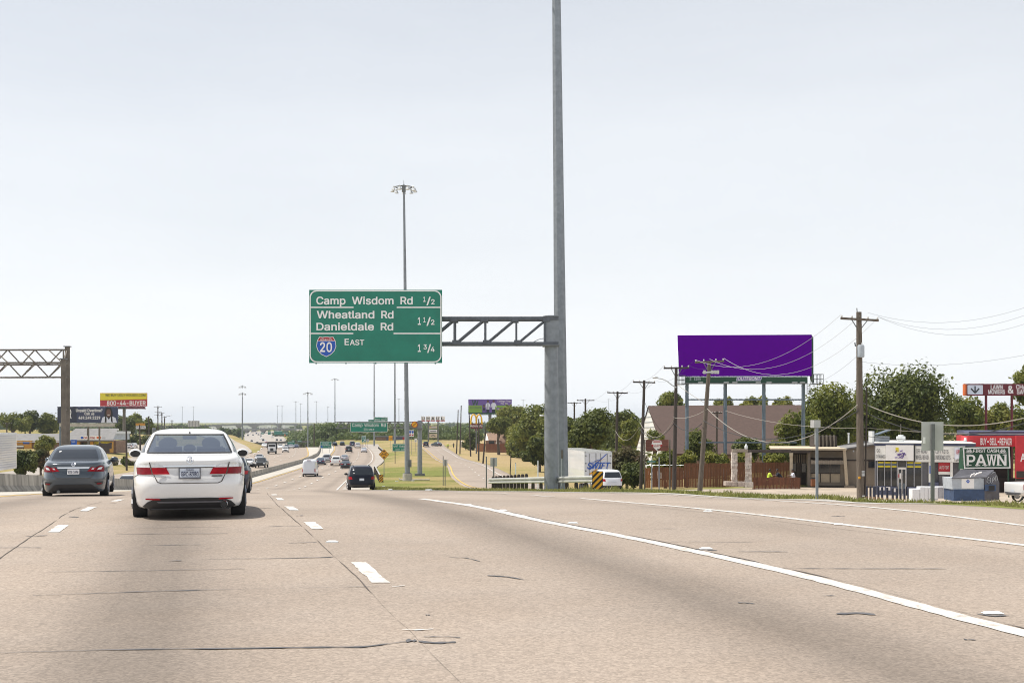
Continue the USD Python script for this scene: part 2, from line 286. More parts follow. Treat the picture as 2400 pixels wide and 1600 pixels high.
Ec = PCH(*zip(*[(-60, 33), (-10, 17.5), (10, 12.0), (21, 9.33), (28.5, 7.7), (36, 6.5), (44, 5.0), (52, 3.0), (60, 0), (68, -4.5), (75, -8.4), (90, -11.2), (110, -13.6), (150, -17.9), (205, -24.4), (250, -27.9), (330, -37), (402, -46), (430, -50), (700, -108)]))
FLc = PCH(*zip(*[(20, 17), (40, 11.2), (60, 7.0), (75, 4.4), (93, 1.3), (110, -1.6), (137, -5.6), (180, -9.6), (228, -13), (268, -17.8), (330, -24), (405, -31.6), (470, -39), (700, -66)]))
FRc = lambda Y: FLc(Y) + np.interp(Y, [20, 110, 190, 284, 405], [10.5, 10.2, 9.6, 7.4, 8.8])
LYc = lambda Y: L2c(Y) - np.interp(Y, [0, 160, 300, 380, 430], [13.8, 13.2, 13.2, 16.6, 18])
LLc = lambda Y: LYc(Y) - np.interp(Y, [0, 290, 345, 430], [22, 20.5, 15.2, 15.2])
RMPc = PCH(*zip(*[(250, -64.5), (300, -71), (345, -78), (390, -90), (420, -101), (450, -112), (520, -142)]))
def G(X, Y):
    X = np.asarray(X, float); Y = np.asarray(Y, float); t = X / np.maximum(Y, 22)
    b = smooth01(t, 0.125, 0.25)
    z = _P(Y) * (1 - b) + _PR(Y) * b
    mid = (Ec(np.clip(Y, 0, 430)) + FLc(np.clip(Y, 25, 430))) / 2                    # the grass median swells a little
    z = z + 0.75 * smooth01(Y, 150, 300) * (1 - smooth01(Y, 420, 520)) * np.exp(-((X - mid) / 5.0) ** 2)
    fly = smooth01(Y, 400, 500) * (1 - smooth01(Y, 540, 640))                      # banks at both ends of the low bridge
    z = z + fly * (5.2 * smooth01(-t, 0.222, 0.245) + 5.2 * smooth01(t, -0.166, -0.150))
    z = z + 2.2 * smooth01(-t, 0.30, 0.42) * smooth01(Y, 160, 330) * (1 - smooth01(Y, 420, 900))
    z = z + 2.2 * smooth01(Y, 345, 440) * (1 - smooth01(Y, 480, 580)) * smooth01(-t, 0.205, 0.232)                     # mound carrying the ramp
    z = z - 0.24 * smooth01(t, .27, .32) * smooth01(Y, 23, 33) * (1 - smooth01(Y, 60, 76))                            # the shop forecourt lies a little lower
    return z
YS = np.unique(np.concatenate([np.arange(-20, 16, 2.0), np.arange(16, 60, 1.0), np.arange(60, 130, 2.0), np.arange(130, 300, 4.0), np.arange(300, 560, 6.0), np.geomspace(560, 1900, 40), np.geomspace(1900, 9000, 24)[1:]]).round(3))
def rows(y0, y1): return np.unique(np.concatenate([[y0], YS[(YS > y0) & (YS < y1)], [y1]]))
def lift(k, Y): return 0.003 * k + 0.00016 * k * np.maximum(Y - 30.0, 0)
def ribbon(mb, left, right, y0, y1, k, cols=1, skirt=0.0, zf=None):
    """a sheet lying on the ground between two lines x = left(Y) and x = right(Y)"""
    Y = rows(y0, y1); u = np.linspace(0, 1, cols + 1); l = np.broadcast_to(left(Y), Y.shape); r = np.broadcast_to(right(Y), Y.shape)
    X = l[:, None] + (r - l)[:, None] * u; YY = np.repeat(Y[:, None], cols + 1, 1); Z = (zf or G)(X, YY) + lift(k, YY)
    if skirt:
        X = np.concatenate([X[:, :1], X, X[:, -1:]], 1); YY = np.concatenate([YY[:, :1], YY, YY[:, -1:]], 1); Z = np.concatenate([Z[:, :1] - skirt, Z, Z[:, -1:] - skirt], 1)
    n, m = X.shape; I = np.arange(n * m).reshape(n, m)
    F = np.stack([I[:-1, :-1], I[:-1, 1:], I[1:, 1:], I[1:, :-1]], -1).reshape(-1, 4)
    mb.add(np.stack([X, YY, Z], -1).reshape(-1, 3), F); return X, YY
# ================================================================== THE SETTING
def inside(X, Y, l, r, y0, y1, m=0.7):
    return smooth01(np.minimum(X - l, r - X), 0.0, m) * ((Y > y0) & (Y < y1))
FARL = PCH(*zip(*[(425, -92), (650, -152), (930, -216), (1400, -326), (1800, -415), (2600, -600)]))
FARR = PCH(*zip(*[(425, -75.5), (650, -124), (930, -181), (1400, -281), (1800, -360), (2600, -520)]))
def build_ground():
    t = np.unique(np.concatenate([np.linspace(-3, -0.75, 16), np.linspace(-0.75, -0.47, 30), np.linspace(-0.47, 0.47, 260), np.linspace(0.47, 0.75, 30), np.linspace(0.75, 3, 16)]).round(5))
    X = t[None, :] * (np.maximum(YS, 0) + 18)[:, None]; Y = np.repeat(YS[:, None], len(t), 1); Z = G(X, Y)
    yc = np.clip(Y, -60, 430)
    s = inside(X, Y, Bc(yc) - 0.7, Ec(yc), -60, 430)
    s = np.maximum(s, inside(X, Y, LLc(yc), LYc(yc) + 3.0, -60, 430))
    s = np.maximum(s, inside(X, Y, RMPc(np.clip(Y, 250, 520)) - 9, np.minimum(RMPc(np.clip(Y, 250, 520)), LLc(np.clip(Y, 0, 430)) + 1.0), 258, 500))
    s = np.maximum(s, inside(X, Y, FLc(np.clip(Y, 20, 470)), FRc(np.clip(Y, 20, 470)), 20, 436))
    s = np.maximum(s, inside(X, Y, FRc(np.clip(Y, 20, 470)) + 1.0, 130, 33, 106))
    s = np.maximum(s, inside(X, Y, FARL(np.clip(Y, 425, 2600)), FARR(np.clip(Y, 425, 2600)), 425, 1750, 3.0))
    Z = Z - s * (0.10 + 0.0016 * np.maximum(Y, 0))
    right = smooth01(X - FRc(np.clip(Y, 20, 470)), -4, 4); dry = (0.05 + 0.11 * right) * smooth01(Y, 165, 260) * (1 - smooth01(Y, 480, 600)) - 0.14 * (1 - smooth01(Y, 60, 150)) + 0.12 * np.exp(-((X - FRc(np.clip(Y, 20, 470)) - 12) / 9) ** 2) * (Y > 110)
    dry = dry - 0.10 * np.exp(-((X - Ec(yc)) / 5.0) ** 2) * (Y < 330)
    far = smooth01(Y, 600, 1500); dry = dry * (1 - far) - 0.10 * far
    n, m = X.shape; I = np.arange(n * m).reshape(n, m)
    mb = MB(); mb.add(np.stack([X, Y, Z], -1).reshape(-1, 3), np.stack([I[:-1, :-1], I[:-1, 1:], I[1:, 1:], I[1:, :-1]], -1).reshape(-1, 4))
    p = mb.build('ground', 'grass', smooth=True, kind='structure', label='grassy verges, median and fields, green near the road and sun-dried on the slopes')
    UsdGeom.PrimvarsAPI(p).CreatePrimvar('dry', Sdf.ValueTypeNames.FloatArray, 'vertex').Set(Vt.FloatArray.FromNumpy(dry.ravel().astype(np.float32)))
build_ground()

def stain_of(prim, X, Y, lanes, skirt):
    rng = np.random.default_rng(4); s = np.zeros_like(X)
    for c, a in lanes: s += a * np.exp(-((X - L2c(Y) - c) / 0.62) ** 2)
    s *= 0.75 + 0.5 * meshkit.fbm(np.stack([X * 0.15, Y * 0.05, X * 0], -1), 3)
    s *= 1 - 0.5 * smooth01(Y, 25, 90)
    UsdGeom.PrimvarsAPI(prim).CreatePrimvar('stain', Sdf.ValueTypeNames.FloatArray, 'vertex').Set(Vt.FloatArray.FromNumpy(s.ravel().astype(np.float32)))
hwy = thing('highway', 'tan concrete motorway lanes running over the near crest, into the dip and over the next crest', kind='structure')
def road_sheet(name, l, r, y0, y1, k, cols, lanes=(), mat='road', parent=None):
    mb = MB(); X, Y = ribbon(mb, l, r, y0, y1, k, cols, skirt=0.35); p = mb.build(name, mat, parent, smooth=True, kind=None if parent else 'structure'); stain_of(p, X, Y, lanes, True); return p
road_sheet('pavement', lambda Y: Bc(Y) - 0.7, Ec, -18, 430, 1, 58, [(-5.8, 0.7), (-2.15, 1.0), (2.65, 0.95), (6.9, 0.25)], parent=hwy)
def strip(name, l, r, y0, y1, k, mat, parent, cols=1, label=None):
    mb = MB(); ribbon(mb, l, r, y0, y1, k, cols); return mb.build(name, mat, parent, smooth=True, label=label)
strip('shoulder', lambda Y: Bc(Y) + 0.02, lambda Y: L2c(Y) - 7.95, 10, 430, 2, 'concrete_pale', hwy, 2)
strip('shoulder', lambda Y: np.minimum(L2c(Y) + 4.6 - 0.3 * smooth01(Y, 130, 200), Ec(Y) - 0.1), lambda Y: Ec(Y) - 0.02, 112, 430, 2, 'concrete_far', hwy, 2)
mb = MB(); ribbon(mb, lambda Y: Ec(Y) - 1.25, lambda Y: Ec(Y) + 0.35, 24, 76, 3, 2); mb.build('gravel_verge', 'gravel', hwy, smooth=True)

def line(parent, c, y0, y1, w, mat='paint_white', k=3, name='edge_line'):
    return strip(name, lambda Y: c(Y) - w / 2, lambda Y: c(Y) + w / 2, y0, y1, k, mat, parent)
def gpt(x, y, hi=400.0):
    """the ground point seen at a photograph pixel (first hit)"""
    Y = np.concatenate([np.linspace(4, 40, 1500), np.linspace(40, hi, 4000)]); X = (x - 1200) * Y / FOC
    d = (EYE - G(X, Y)) * FOC / Y; i = np.nonzero(d <= y - HOR)[0]; i = i[0] if len(i) else -1
    return np.array([X[i], Y[i], G(X[i], Y[i])])
line(hwy, lambda Y: L2c(Y) - 7.5, 10, 430, 0.16, 'paint_yellow')
Rc = PCH(*zip(*[(4, 5.2), (8.3, 3.72), (11.2, 2.98), (14.7, 1.80), (18.9, .18), (24, -1.15), (28, -2.2), (40, -4.6)]))
Sc = PCH(*zip(*[(6, 10.2), (10, 8.1), (14.4, 6.38), (17.4, 5.0), (21, 3.55), (28.5, 1.66), (33, .7), (42, -.85), (52, -2.9), (60, -5.2)]))
Tc = PCH(*zip(*[(6, 11.0), (10, 9.8), (17.2, 7.66), (24.4, 6.35), (32, 5.0), (41, 3.05), (52, 0.9), (60, -1.6), (68, -5.8)]))
line(hwy, Tc, 26, 62, 0.13)
for a, b in ((31, 33.6), (37.5, 41), (46, 50)): line(hwy, Sc, a, b, 0.15, name='lane_dash')
line(hwy, lambda Y: np.minimum(L2c(Y) + 4.1 - 0.4 * smooth01(Y, 130, 220), Ec(Y) - 0.5), 96, 430, 0.18)
def ragged(c, y0, y1, w, name, seed):
    n = max(6, int((y1 - y0) / .07)); Y = np.linspace(y0, y1, n); r = lambda k: 1 + .22 * (meshkit.fbm(np.stack([Y * 5, Y * 0 + k, Y * 0], 1), 3, seed) - .5) * 2
    X = c(Y); l, q = X - w / 2 * r(1), X + w / 2 * r(7); e = .05 * (meshkit.noise(np.array([[seed * 3.1, 1, 2]]))[0] - .5); V = np.vstack([np.stack([x, Y + e * np.sign(x - X), G(x, Y) + lift(3, Y)], 1) for x in (l, q)])
    return MB().add(V, [[i, n + i, n + i + 1, i + 1] for i in range(n - 1)]).build(name, 'paint_white', hwy)
def yof(c, y):
    Y = np.linspace(5, 60, 6000); d = (EYE - G(c(Y), Y)) * FOC / Y; return Y[np.argmax(d <= y - HOR)]
L2d = lambda Y: L2c(Y) + 0.0; L1d = lambda Y: L2c(Y) - 3.75
ragged(Rc, 5, 28, .19, 'edge_line', 1); ragged(Sc, 7, 28.5, .16, 'edge_line', 2); ragged(Tc, 7, 26, .13, 'edge_line', 3)
for y0, y1 in ((1366.5, 1318.5), (1240, 1224), (1196, 1187), (1172, 1167), (1160.5, 1158.4)): ragged(L2d, yof(L2d, y0), yof(L2d, y1), 0.165, 'lane_dash', int(y0))
for y0, y1 in ((1248, 1230.5), (1198, 1188), (1175, 1170.5)): ragged(L1d, yof(L1d, y0), yof(L1d, y1), 0.165, 'lane_dash', int(y0))
for k in range(22):
    y0 = 84 + 12.2 * k
    line(hwy, L2d, y0, y0 + 3.6, 0.22, name='lane_dash'); line(hwy, L1d, y0 + 4, y0 + 7.6, 0.22, name='lane_dash')
def wiggle(c, a, seed):
    rng = np.random.default_rng(seed); ys = np.linspace(3, 60, 240); w = np.cumsum(rng.normal(0, a, 240)); w -= np.linspace(w[0], w[-1], 240); f = PCH(ys, w)
    return lambda Y: c(Y) + f(np.clip(Y, 3, 60))
def joint(c, y0, y1, w, seed, mat='joint_dark', a=0.007):
    g = wiggle(c, a, seed); Y = np.arange(y0, y1, 0.25); rng = np.random.default_rng(seed + 9); hw = w * (0.6 + 0.8 * rng.random(len(Y))) / 2 * np.where(meshkit.noise(np.stack([Y * 1.3, Y * 0 + seed, Y * 0], 1)) > .30, 1, .12)
    X = g(Y); v = []; 
    for s in (-1, 1): v.append(np.stack([X + s * hw, Y, G(X, Y) + lift(2, Y) + 0.002], 1))
    n = len(Y); F = [[i, i + 1, n + i + 1, n + i] for i in range(n - 1)]
    MB().add(np.vstack(v), F).build('pavement_joint', mat, hwy)
joint(lambda Y: L2c(Y) - 0.20, 5, 42, 0.013, 1, a=.0045); joint(lambda Y: L2c(Y) - 3.98, 8, 42, 0.013, 2, a=.0045)
joint(lambda Y: Rc(Y) + 0.17, 5, 24, 0.030, 3, 'joint_dark', 0.006); joint(lambda Y: Sc(Y) - 0.55, 12, 30, 0.012, 4)
def tar(pts, w, seed, mat='tar'):
    """a hand-poured sealed crack across the lanes: pts are photograph pixels on the pavement"""
    P = np.array([gpt(*p) for p in pts]); rng = np.random.default_rng(seed); n = max(14, int(np.linalg.norm(P[-1] - P[0]) / 0.07)); u = np.linspace(0, 1, n); s = np.linspace(0, 1, len(P))
    gap = np.where(meshkit.noise(np.stack([u * n * 0.07, u * 0 + 3, u * 0], 1), seed) > .33, 1, .2) if n > 30 else 1.0
    X = np.interp(u, s, P[:, 0]); Y = np.interp(u, s, P[:, 1]) + 0.02 * np.cumsum(rng.normal(0, 0.18, n)) * np.sin(u * PI)
    hw = 0.72 * gap * w / 2 * (0.20 + 1.1 * meshkit.noise(np.stack([u * n * 0.45, u * 0, u * 0], 1), seed)) * (0.25 + 0.75 * np.sin(np.clip(u * PI, 0.05, PI - 0.05)) ** 0.25)
    v = np.vstack([np.stack([X, Y + k * hw, G(X, Y) + lift(2, Y) + 0.003], 1) for k in (-1, 1)])
    MB().add(v, [[i, i + 1, n + i + 1, n + i] for i in range(n - 1)]).build('tar_seam', mat, hwy)
z6 = lambda x, y: (x / 2.352, 1120 + y / 2.352); z7 = lambda x, y: (700 + x / 2.352, 1120 + y / 2.352); z8 = lambda x, y: (1400 + x / 2.352, 1120 + y / 2.352)
for i, (pts, w) in enumerate([([z6(-60, 972), z6(700, 952), z6(1500, 940), z6(2000, 935), z6(2240, 905)], 0.055), ([z6(180, 650), z6(900, 626), z6(1500, 612), z6(2090, 602)], 0.05), ([z6(100, 522), z6(700, 514), z6(1350, 503)], 0.03),
        ([z6(1130, 450), z6(1600, 444), z6(1830, 438), z6(1890, 428)], 0.06), ([z6(770, 374), z6(1110, 369)], 0.05), ([z6(1590, 362), z6(1745, 355)], 0.06), ([z6(-30, 386), z6(230, 385)], 0.05), ([z6(640, 311), z6(1255, 307)], 0.05),
        ([z6(140, 323), z6(260, 318)], 0.09), ([z6(740, 276), z6(1230, 271)], 0.04), ([z6(1480, 269), z6(1665, 265)], 0.06), ([z6(930, 460), z6(1000, 457)], 0.09), ([z6(1630, 208), z6(1672, 208)], 0.12), ([z6(380, 214), z6(430, 218)], 0.2), ([z6(610, 141), z6(640, 138)], 0.25),
        ([z8(1010, 500), z8(1920, 503)], 0.05), ([z8(775, 407), z8(1050, 410)], 0.075), ([z8(400, 352), z8(850, 356)], 0.055), ([z8(210, 284), z8(440, 281)], 0.05), ([z7(830, 438), z7(930, 444), z7(1000, 462)], 0.06), ([z7(1040, 540), z7(1150, 548), z7(1240, 562)], 0.09),
        ([z7(590, 903), z7(650, 900)], 0.16), ([z7(660, 905), z7(760, 912), z7(865, 908)], 0.10), ([z7(690, 882), z7(770, 877), z7(890, 884)], 0.05), ([z8(775, 690), z8(830, 694), z8(868, 696)], 0.10), ([z8(1318, 752), z8(1425, 748), z8(1530, 756)], 0.14), ([z8(1245, 650), z8(1310, 651)], 0.04), ([z8(2020, 893), z8(2085, 897)], 0.05),
        ([z8(2090, 752), z8(2180, 765), z8(2270, 762)], 0.09), ([z8(535, 393), z8(600, 400), z8(660, 401)], 0.12), ([z7(700, 760), z7(725, 762)], 0.05), ([z7(480, 95), z7(640, 104)], 0.2), ([z8(1290, 211), z8(1365, 213)], 0.12)]): tar(pts, w, i)
tar([z7(568, 840), z7(650, 842), z7(742, 838)], 0.045, 77, 'paint_white'); tar([z7(515, 602), z7(585, 598)], 0.05, 78, 'paint_white')
def stud(x, y, s=0.8):
    p = gpt(x, y); MB().add(np.array([[-.10, -.05, 0], [.10, -.05, 0], [.10, .05, 0], [-.10, .05, 0], [-.06, -.02, .02], [.06, -.02, .02], [.06, .02, .02], [-.06, .02, .02]]) * s + p + [0, 0, lift(3, p[1])], [[0, 1, 5, 4], [1, 2, 6, 5], [2, 3, 7, 6], [3, 0, 4, 7], [4, 5, 6, 7]]).build('road_stud', 'stud_white', hwy)
for p in (z6(1830, 355), z7(1512, 250), z8(600, 392), z8(2180, 750), z7(935, 150), z7(1125, 181), z8(1335, 258), z8(610, 185)): stud(*p)
# the other carriageway and the far motorway
opp = thing('opposite_carriageway', 'oncoming motorway lanes left of the concrete barrier', kind='structure')
road_sheet('pavement', LLc, lambda Y: Bc(Y) - 0.62, 20, 428, 1, 30, parent=opp)
strip('shoulder', lambda Y: LYc(Y) + 0.25, lambda Y: Bc(Y) - 0.66, 60, 428, 2, 'concrete_pale', opp, 2)
line(opp, LYc, 60, 428, 0.2, 'paint_yellow')
for off in (-3.75, -7.5):
    for k in range(26): line(opp, lambda Y: LYc(Y) + off, 100 + 12.2 * k, 103.6 + 12.2 * k, 0.22, name='lane_dash')
for off in (-11.25, -15.2):
    for k in range(9): line(opp, lambda Y: LYc(Y) + off, 150 + 28.0 * k, 163 + 28.0 * k, 0.38, name='lane_dash')
mb = MB(); X, Y = ribbon(mb, FARL, FARR, 425, 1750, 1, 4); stain_of(mb.build('far_highway', 'concrete_far', smooth=True, kind='structure', label='distant stretch of pale motorway climbing towards the interchange'), X, Y, [], 0)
mb = MB(); ribbon(mb, lambda Y: RMPc(Y) - 9, lambda Y: np.minimum(RMPc(Y), LLc(np.minimum(Y, 430)) + 1.0), 258, 500, 2, 4); mb.build('exit_ramp', 'concrete_far', smooth=True, kind='structure', label='ramp climbing away at the left of the oncoming lanes')

# frontage road, side street, car parks
fr = thing('frontage_road', 'two-lane service road descending between the grass median and the trees', kind='structure')
road_sheet('pavement', FLc, FRc, 84, 432, 1, 14, parent=fr)
line(fr, lambda Y: FLc(Y) + 0.5, 90, 430, 0.2, 'paint_yellow'); line(fr, lambda Y: FRc(Y) - 1.6 + 0.3 * np.sin(Y / 37), 120, 400, 0.2)
for k in range(24): line(fr, lambda Y: (FLc(Y) + FRc(Y)) / 2 - 0.4, 118 + 12.2 * k, 121.4 + 12.2 * k, 0.16, name='lane_dash')
mb = MB(); ribbon(mb, FLc, FRc, 24, 86, 2, 6); mb.build('side_street', 'asphalt', smooth=True, kind='structure', label='grey asphalt street in front of the parking lots')
mb = MB(); ribbon(mb, lambda Y: FRc(Y) - 0.2, lambda Y: Y * 0 + 118, 34, 105, 1, 40); mb.build('parking_lot', 'lot_tan', smooth=True, kind='structure', label='worn tan parking lot in front of the shops on the right')
mb = MB(); ribbon(mb, lambda Y: LLc(np.clip(Y, 0, 430)) - 20, lambda Y: LLc(np.clip(Y, 0, 430)) - 11, 150, 300, 1, 3); mb.build('left_street', 'concrete_far', smooth=True, kind='structure', label='service road beyond the oncoming lanes')
mb = MB(); ribbon(mb, lambda Y: Y * 0 - 210, lambda Y: Y * 0 - 104, 322, 392, 1, 12); mb.build('left_parking_lot', 'concrete_far', smooth=True, kind='structure', label='pale parking lot in front of the shops on the left')

# concrete barrier between the carriageways
bar = thing('median_barrier', 'weathered grey concrete barrier dividing the two carriageways', 'barrier')
def barrier_piece(y0, y1):
    prof = np.array([(0, -.2), (0, .08), (-.17, .32), (-.21, .88), (-.39, .88), (-.43, .32), (-.6, .08), (-.6, -.2)]); V = []
    for Y in (y0, y1): V.append(np.stack([Bc(Y) + prof[:, 0], np.full(8, Y), float(G(Bc(Y) - .3, Y)) + prof[:, 1]], 1))
    F = [[i, (i + 1) % 8, 8 + (i + 1) % 8, 8 + i] for i in range(8)]; m = MB().add(np.vstack(V), F)
    m.add(V[0], [[0, 7, 1], [1, 7, 6], [1, 6, 2], [2, 6, 5], [2, 5, 3], [3, 5, 4]]); m.add(V[1], [[0, 1, 7], [1, 6, 7], [1, 2, 6], [2, 5, 6], [2, 3, 5], [3, 4, 5]])
    m.build('barrier_segment', 'concrete_old', bar)
yb = 38.0
while yb < 424: L = 3.0 if yb < 110 else 6.0; barrier_piece(yb, yb + L - 0.03); yb += L

# grass blades along the nearest verge and in the gore
def blades(name, fn, n, h, seed, label, mat='blade', w=0.022):
    rng = np.random.default_rng(seed); X, Y = fn(rng, n); Z = G(X, Y); a = rng.uniform(0, PI, n); hh = h * rng.uniform(0.4, 1.15, n); lean = rng.normal(0, 0.35, (n, 2)) * hh[:, None]; ww = w * rng.uniform(.6, 1.6, n) * (1 + Y / 60)
    b = np.stack([X, Y, Z - .02], 1); s = np.stack([np.cos(a) * ww, np.sin(a) * ww, a * 0], 1); top = b + np.stack([lean[:, 0], lean[:, 1], hh], 1)
    V = np.stack([b - s, b + s, top], 1).reshape(-1, 3); MB().add(V, np.arange(3 * n).reshape(n, 3)).build(name, mat, kind='stuff', label=label, cat='grass')
def verge(rng, n):
    Y = rng.uniform(18, 72, n) ** 1.0; c = Ec(Y) + 0.5 + np.abs(rng.normal(0, 0.9, n)) * (0.6 + 0.02 * Y); return c, Y
blades('roadside_grass', verge, 9000, 0.075, 11, 'ragged strip of green and straw grass along the right edge of the pavement')
def verge_far(rng, n):
    Y = rng.uniform(27, 74, n); return Ec(Y) + 0.25 + np.abs(rng.normal(0, 0.9, n)), Y
blades('verge_grass', verge_far, 11000, 0.17, 14, 'green grass strip between the pavement edge and the side street', mat='blade_green')
def gore(rng, n):
    Y = rng.uniform(62, 130, n); return Ec(Y) + 0.2 + np.abs(rng.normal(0, 1.5, n)), Y
blades('gore_grass', gore, 9000, 0.22, 12, 'tufts of bright green grass at the tip of the median behind the dark off-roader', w=0.03)
def weeds(rng, n):
    c = rng.choice([[14.5, 62], [13.7, 69], [21.6, 64], [12.0, 56], [24.5, 58], [4.6, 62.6]], n); return c[:, 0] + rng.normal(0, .8, n), c[:, 1] + rng.normal(0, .6, n)
blades('weeds', weeds, 1300, 0.36, 13, 'taller weeds at the feet of the poles, guard rail and striped marker', w=0.03)
# ================================================================== VEHICLES
class Shell:
    """a vehicle body as a stack of rounded plan outlines: (z, y rear, y front, half width, corner power)"""
    def __init__(self, sl):
        s = np.array(sl, float); z = s[:, 0]; self.z0, self.z1 = z[0], z[-1]; self.zs = z
        self.f = [PCH(z, s[:, i]) for i in (1, 2, 3, 4)]
    def par(self, z):
        z = np.clip(z, self.z0, self.z1); r, f, w, n = [g(z) for g in self.f]; return (r + f) / 2, (f - r) / 2, w, n
    def mesh(self, N=64):
        zz = np.unique(np.concatenate([self.zs] + [self.zs[:-1] + np.diff(self.zs) * k for k in (0.33, 0.67)])); a = np.arange(N) * 2 * PI / N + 1e-3; V = []
        c, s = np.cos(a), np.sin(a)
        for z in zz:
            yc, l, w, n = self.par(z); V.append(np.stack([w * np.sign(c) * np.abs(c) ** (2 / n), yc + l * np.sign(s) * np.abs(s) ** (2 / n), np.full(N, z)], 1))
        k = len(zz); V = np.vstack(V + [[[0, self.par(zz[0])[0], zz[0]], [0, self.par(zz[-1])[0], zz[-1]]]]); F = []
        for i in range(k - 1):
            for j in range(N):
                A, B, C, D = i * N + j, i * N + (j + 1) % N, (i + 1) * N + (j + 1) % N, (i + 1) * N + j; F += [[A, B, C], [A, C, D]]
        for j in range(N): F += [[k * N, (j + 1) % N, j], [k * N + 1, (k - 1) * N + j, (k - 1) * N + (j + 1) % N]]
        return V, np.array(F)
    def end(self, x, z, sgn):                      # rear (-1) or front (+1) surface as y(x, z)
        yc, l, w, n = self.par(z); q = np.clip(np.abs(x) / w, 0, 0.999); return yc + sgn * l * (1 - q ** n) ** (1 / n)
    def side(self, y, z):
        yc, l, w, n = self.par(z); q = np.clip(np.abs(y - yc) / l, 0, 0.999); return w * (1 - q ** n) ** (1 / n)
    def drape(self, mb, poly, where, off=0.006, edge=0.10):
        """a panel, lens or pane given in elevation, laid on the body and standing off it"""
        poly = poly if isinstance(poly, Polygon) else Polygon(poly); poly = poly.buffer(0)
        for g in getattr(poly, 'geoms', [poly]):
            v, f = trimesh.creation.triangulate_polygon(g, engine='earcut'); v = np.c_[v, np.zeros(len(v))] if v.shape[1] == 2 else v
            v, f = trimesh.remesh.subdivide_to_size(v, f, edge, max_iter=8); u, z = v[:, 0], v[:, 1]; e = 2e-3
            if where in ('rear', 'front'):
                s = -1 if where == 'rear' else 1; y = self.end(u, z, s); n = np.stack([-(self.end(u + e, z, s) - self.end(u - e, z, s)) / (2 * e), np.ones_like(u), -(self.end(u, z + e, s) - self.end(u, z - e, s)) / (2 * e)], 1) * s; P = np.stack([u, y, z], 1)
            else:
                s = 1 if where == 'right' else -1; x = self.side(u, z); n = np.stack([np.ones_like(u), -(self.side(u + e, z) - self.side(u - e, z)) / (2 * e), -(self.side(u, z + e) - self.side(u, z - e)) / (2 * e)], 1); P = np.stack([x, u, z], 1)
                if s < 0: n[:, 0] *= -1; P[:, 0] *= -1
            n /= np.linalg.norm(n, axis=1, keepdims=True); n[:, :] = np.where(np.abs(n) > 0.999999, n, n); mb.add(P + n * off, f if where in ('front', 'left') else f[:, ::-1])
        return mb
def man(v, f): return m3.Manifold(m3.Mesh(np.asarray(v, np.float32), np.asarray(f, np.uint32)))
def mbman(mb): v, f = mb.mesh(); t = trimesh.Trimesh(v, f); t.merge_vertices(); t.fix_normals(); return man(t.vertices, t.faces)
def xcyl(x0, x1, y, z, r, n=28): return m3.Manifold.cylinder(x1 - x0, r, r, n).rotate([0, 90, 0]).translate([x0, y, z])
SEDAN = [(.20, -2.22, 2.20, .835, 6), (.27, -2.31, 2.34, .875, 5.5), (.36, -2.37, 2.40, .895, 5), (.46, -2.405, 2.43, .905, 5), (.58, -2.42, 2.42, .915, 4.8), (.66, -2.405, 2.38, .915, 4.6), (.78, -2.36, 2.25, .91, 4.4), (.88, -2.345, 1.95, .895, 4.4),
         (.95, -2.34, 1.45, .86, 4.6), (1.00, -2.27, 1.12, .825, 5), (1.03, -2.10, 1.02, .80, 5.5), (1.06, -1.86, .94, .785, 6), (1.14, -1.66, .78, .755, 6.5), (1.25, -1.40, .52, .70, 7), (1.34, -1.16, .28, .645, 7), (1.40, -.96, .06, .585, 6), (1.435, -.75, -.12, .50, 5), (1.46, -.40, -.30, .30, 3.5)]
SUV = [(.30, -2.18, 2.15, .80, 5), (.42, -2.34, 2.32, .88, 5), (.56, -2.38, 2.38, .925, 5), (.80, -2.36, 2.36, .935, 5), (.98, -2.32, 2.25, .93, 5), (1.07, -2.29, 1.75, .91, 5.5), (1.13, -2.26, 1.15, .885, 6), (1.42, -2.11, .82, .80, 7), (1.62, -1.99, .50, .735, 7), (1.71, -1.85, .30, .68, 6), (1.76, -1.62, .08, .58, 5), (1.785, -1.1, -.3, .36, 4)]
PICK = [(.42, -2.75, 2.6, .86, 8), (.55, -2.82, 2.75, .95, 8), (.80, -2.83, 2.80, .985, 8), (1.00, -2.83, 2.76, .985, 8), (1.12, -2.82, 2.60, .97, 8), (1.17, -2.80, 2.30, .95, 8)]
CAB = [(.90, -.75, 1.55, .95, 8), (1.18, -.72, 1.35, .935, 8), (1.50, -.62, .95, .85, 8), (1.74, -.50, .62, .775, 7), (1.84, -.30, .35, .66, 6), (1.875, .0, .15, .4, 4)]
VAN = [(.30, -2.75, 2.65, .95, 6), (.48, -2.90, 2.88, 1.01, 7), (.90, -2.92, 2.90, 1.03, 8), (1.10, -2.92, 2.70, 1.03, 8), (1.25, -2.91, 2.25, 1.025, 8), (1.80, -2.87, 1.75, .98, 9), (2.25, -2.82, 1.40, .92, 9), (2.48, -2.74, 1.15, .84, 7), (2.56, -2.60, .90, .70, 6), (2.60, -2.2, .5, .45, 4)]
BODY = {}
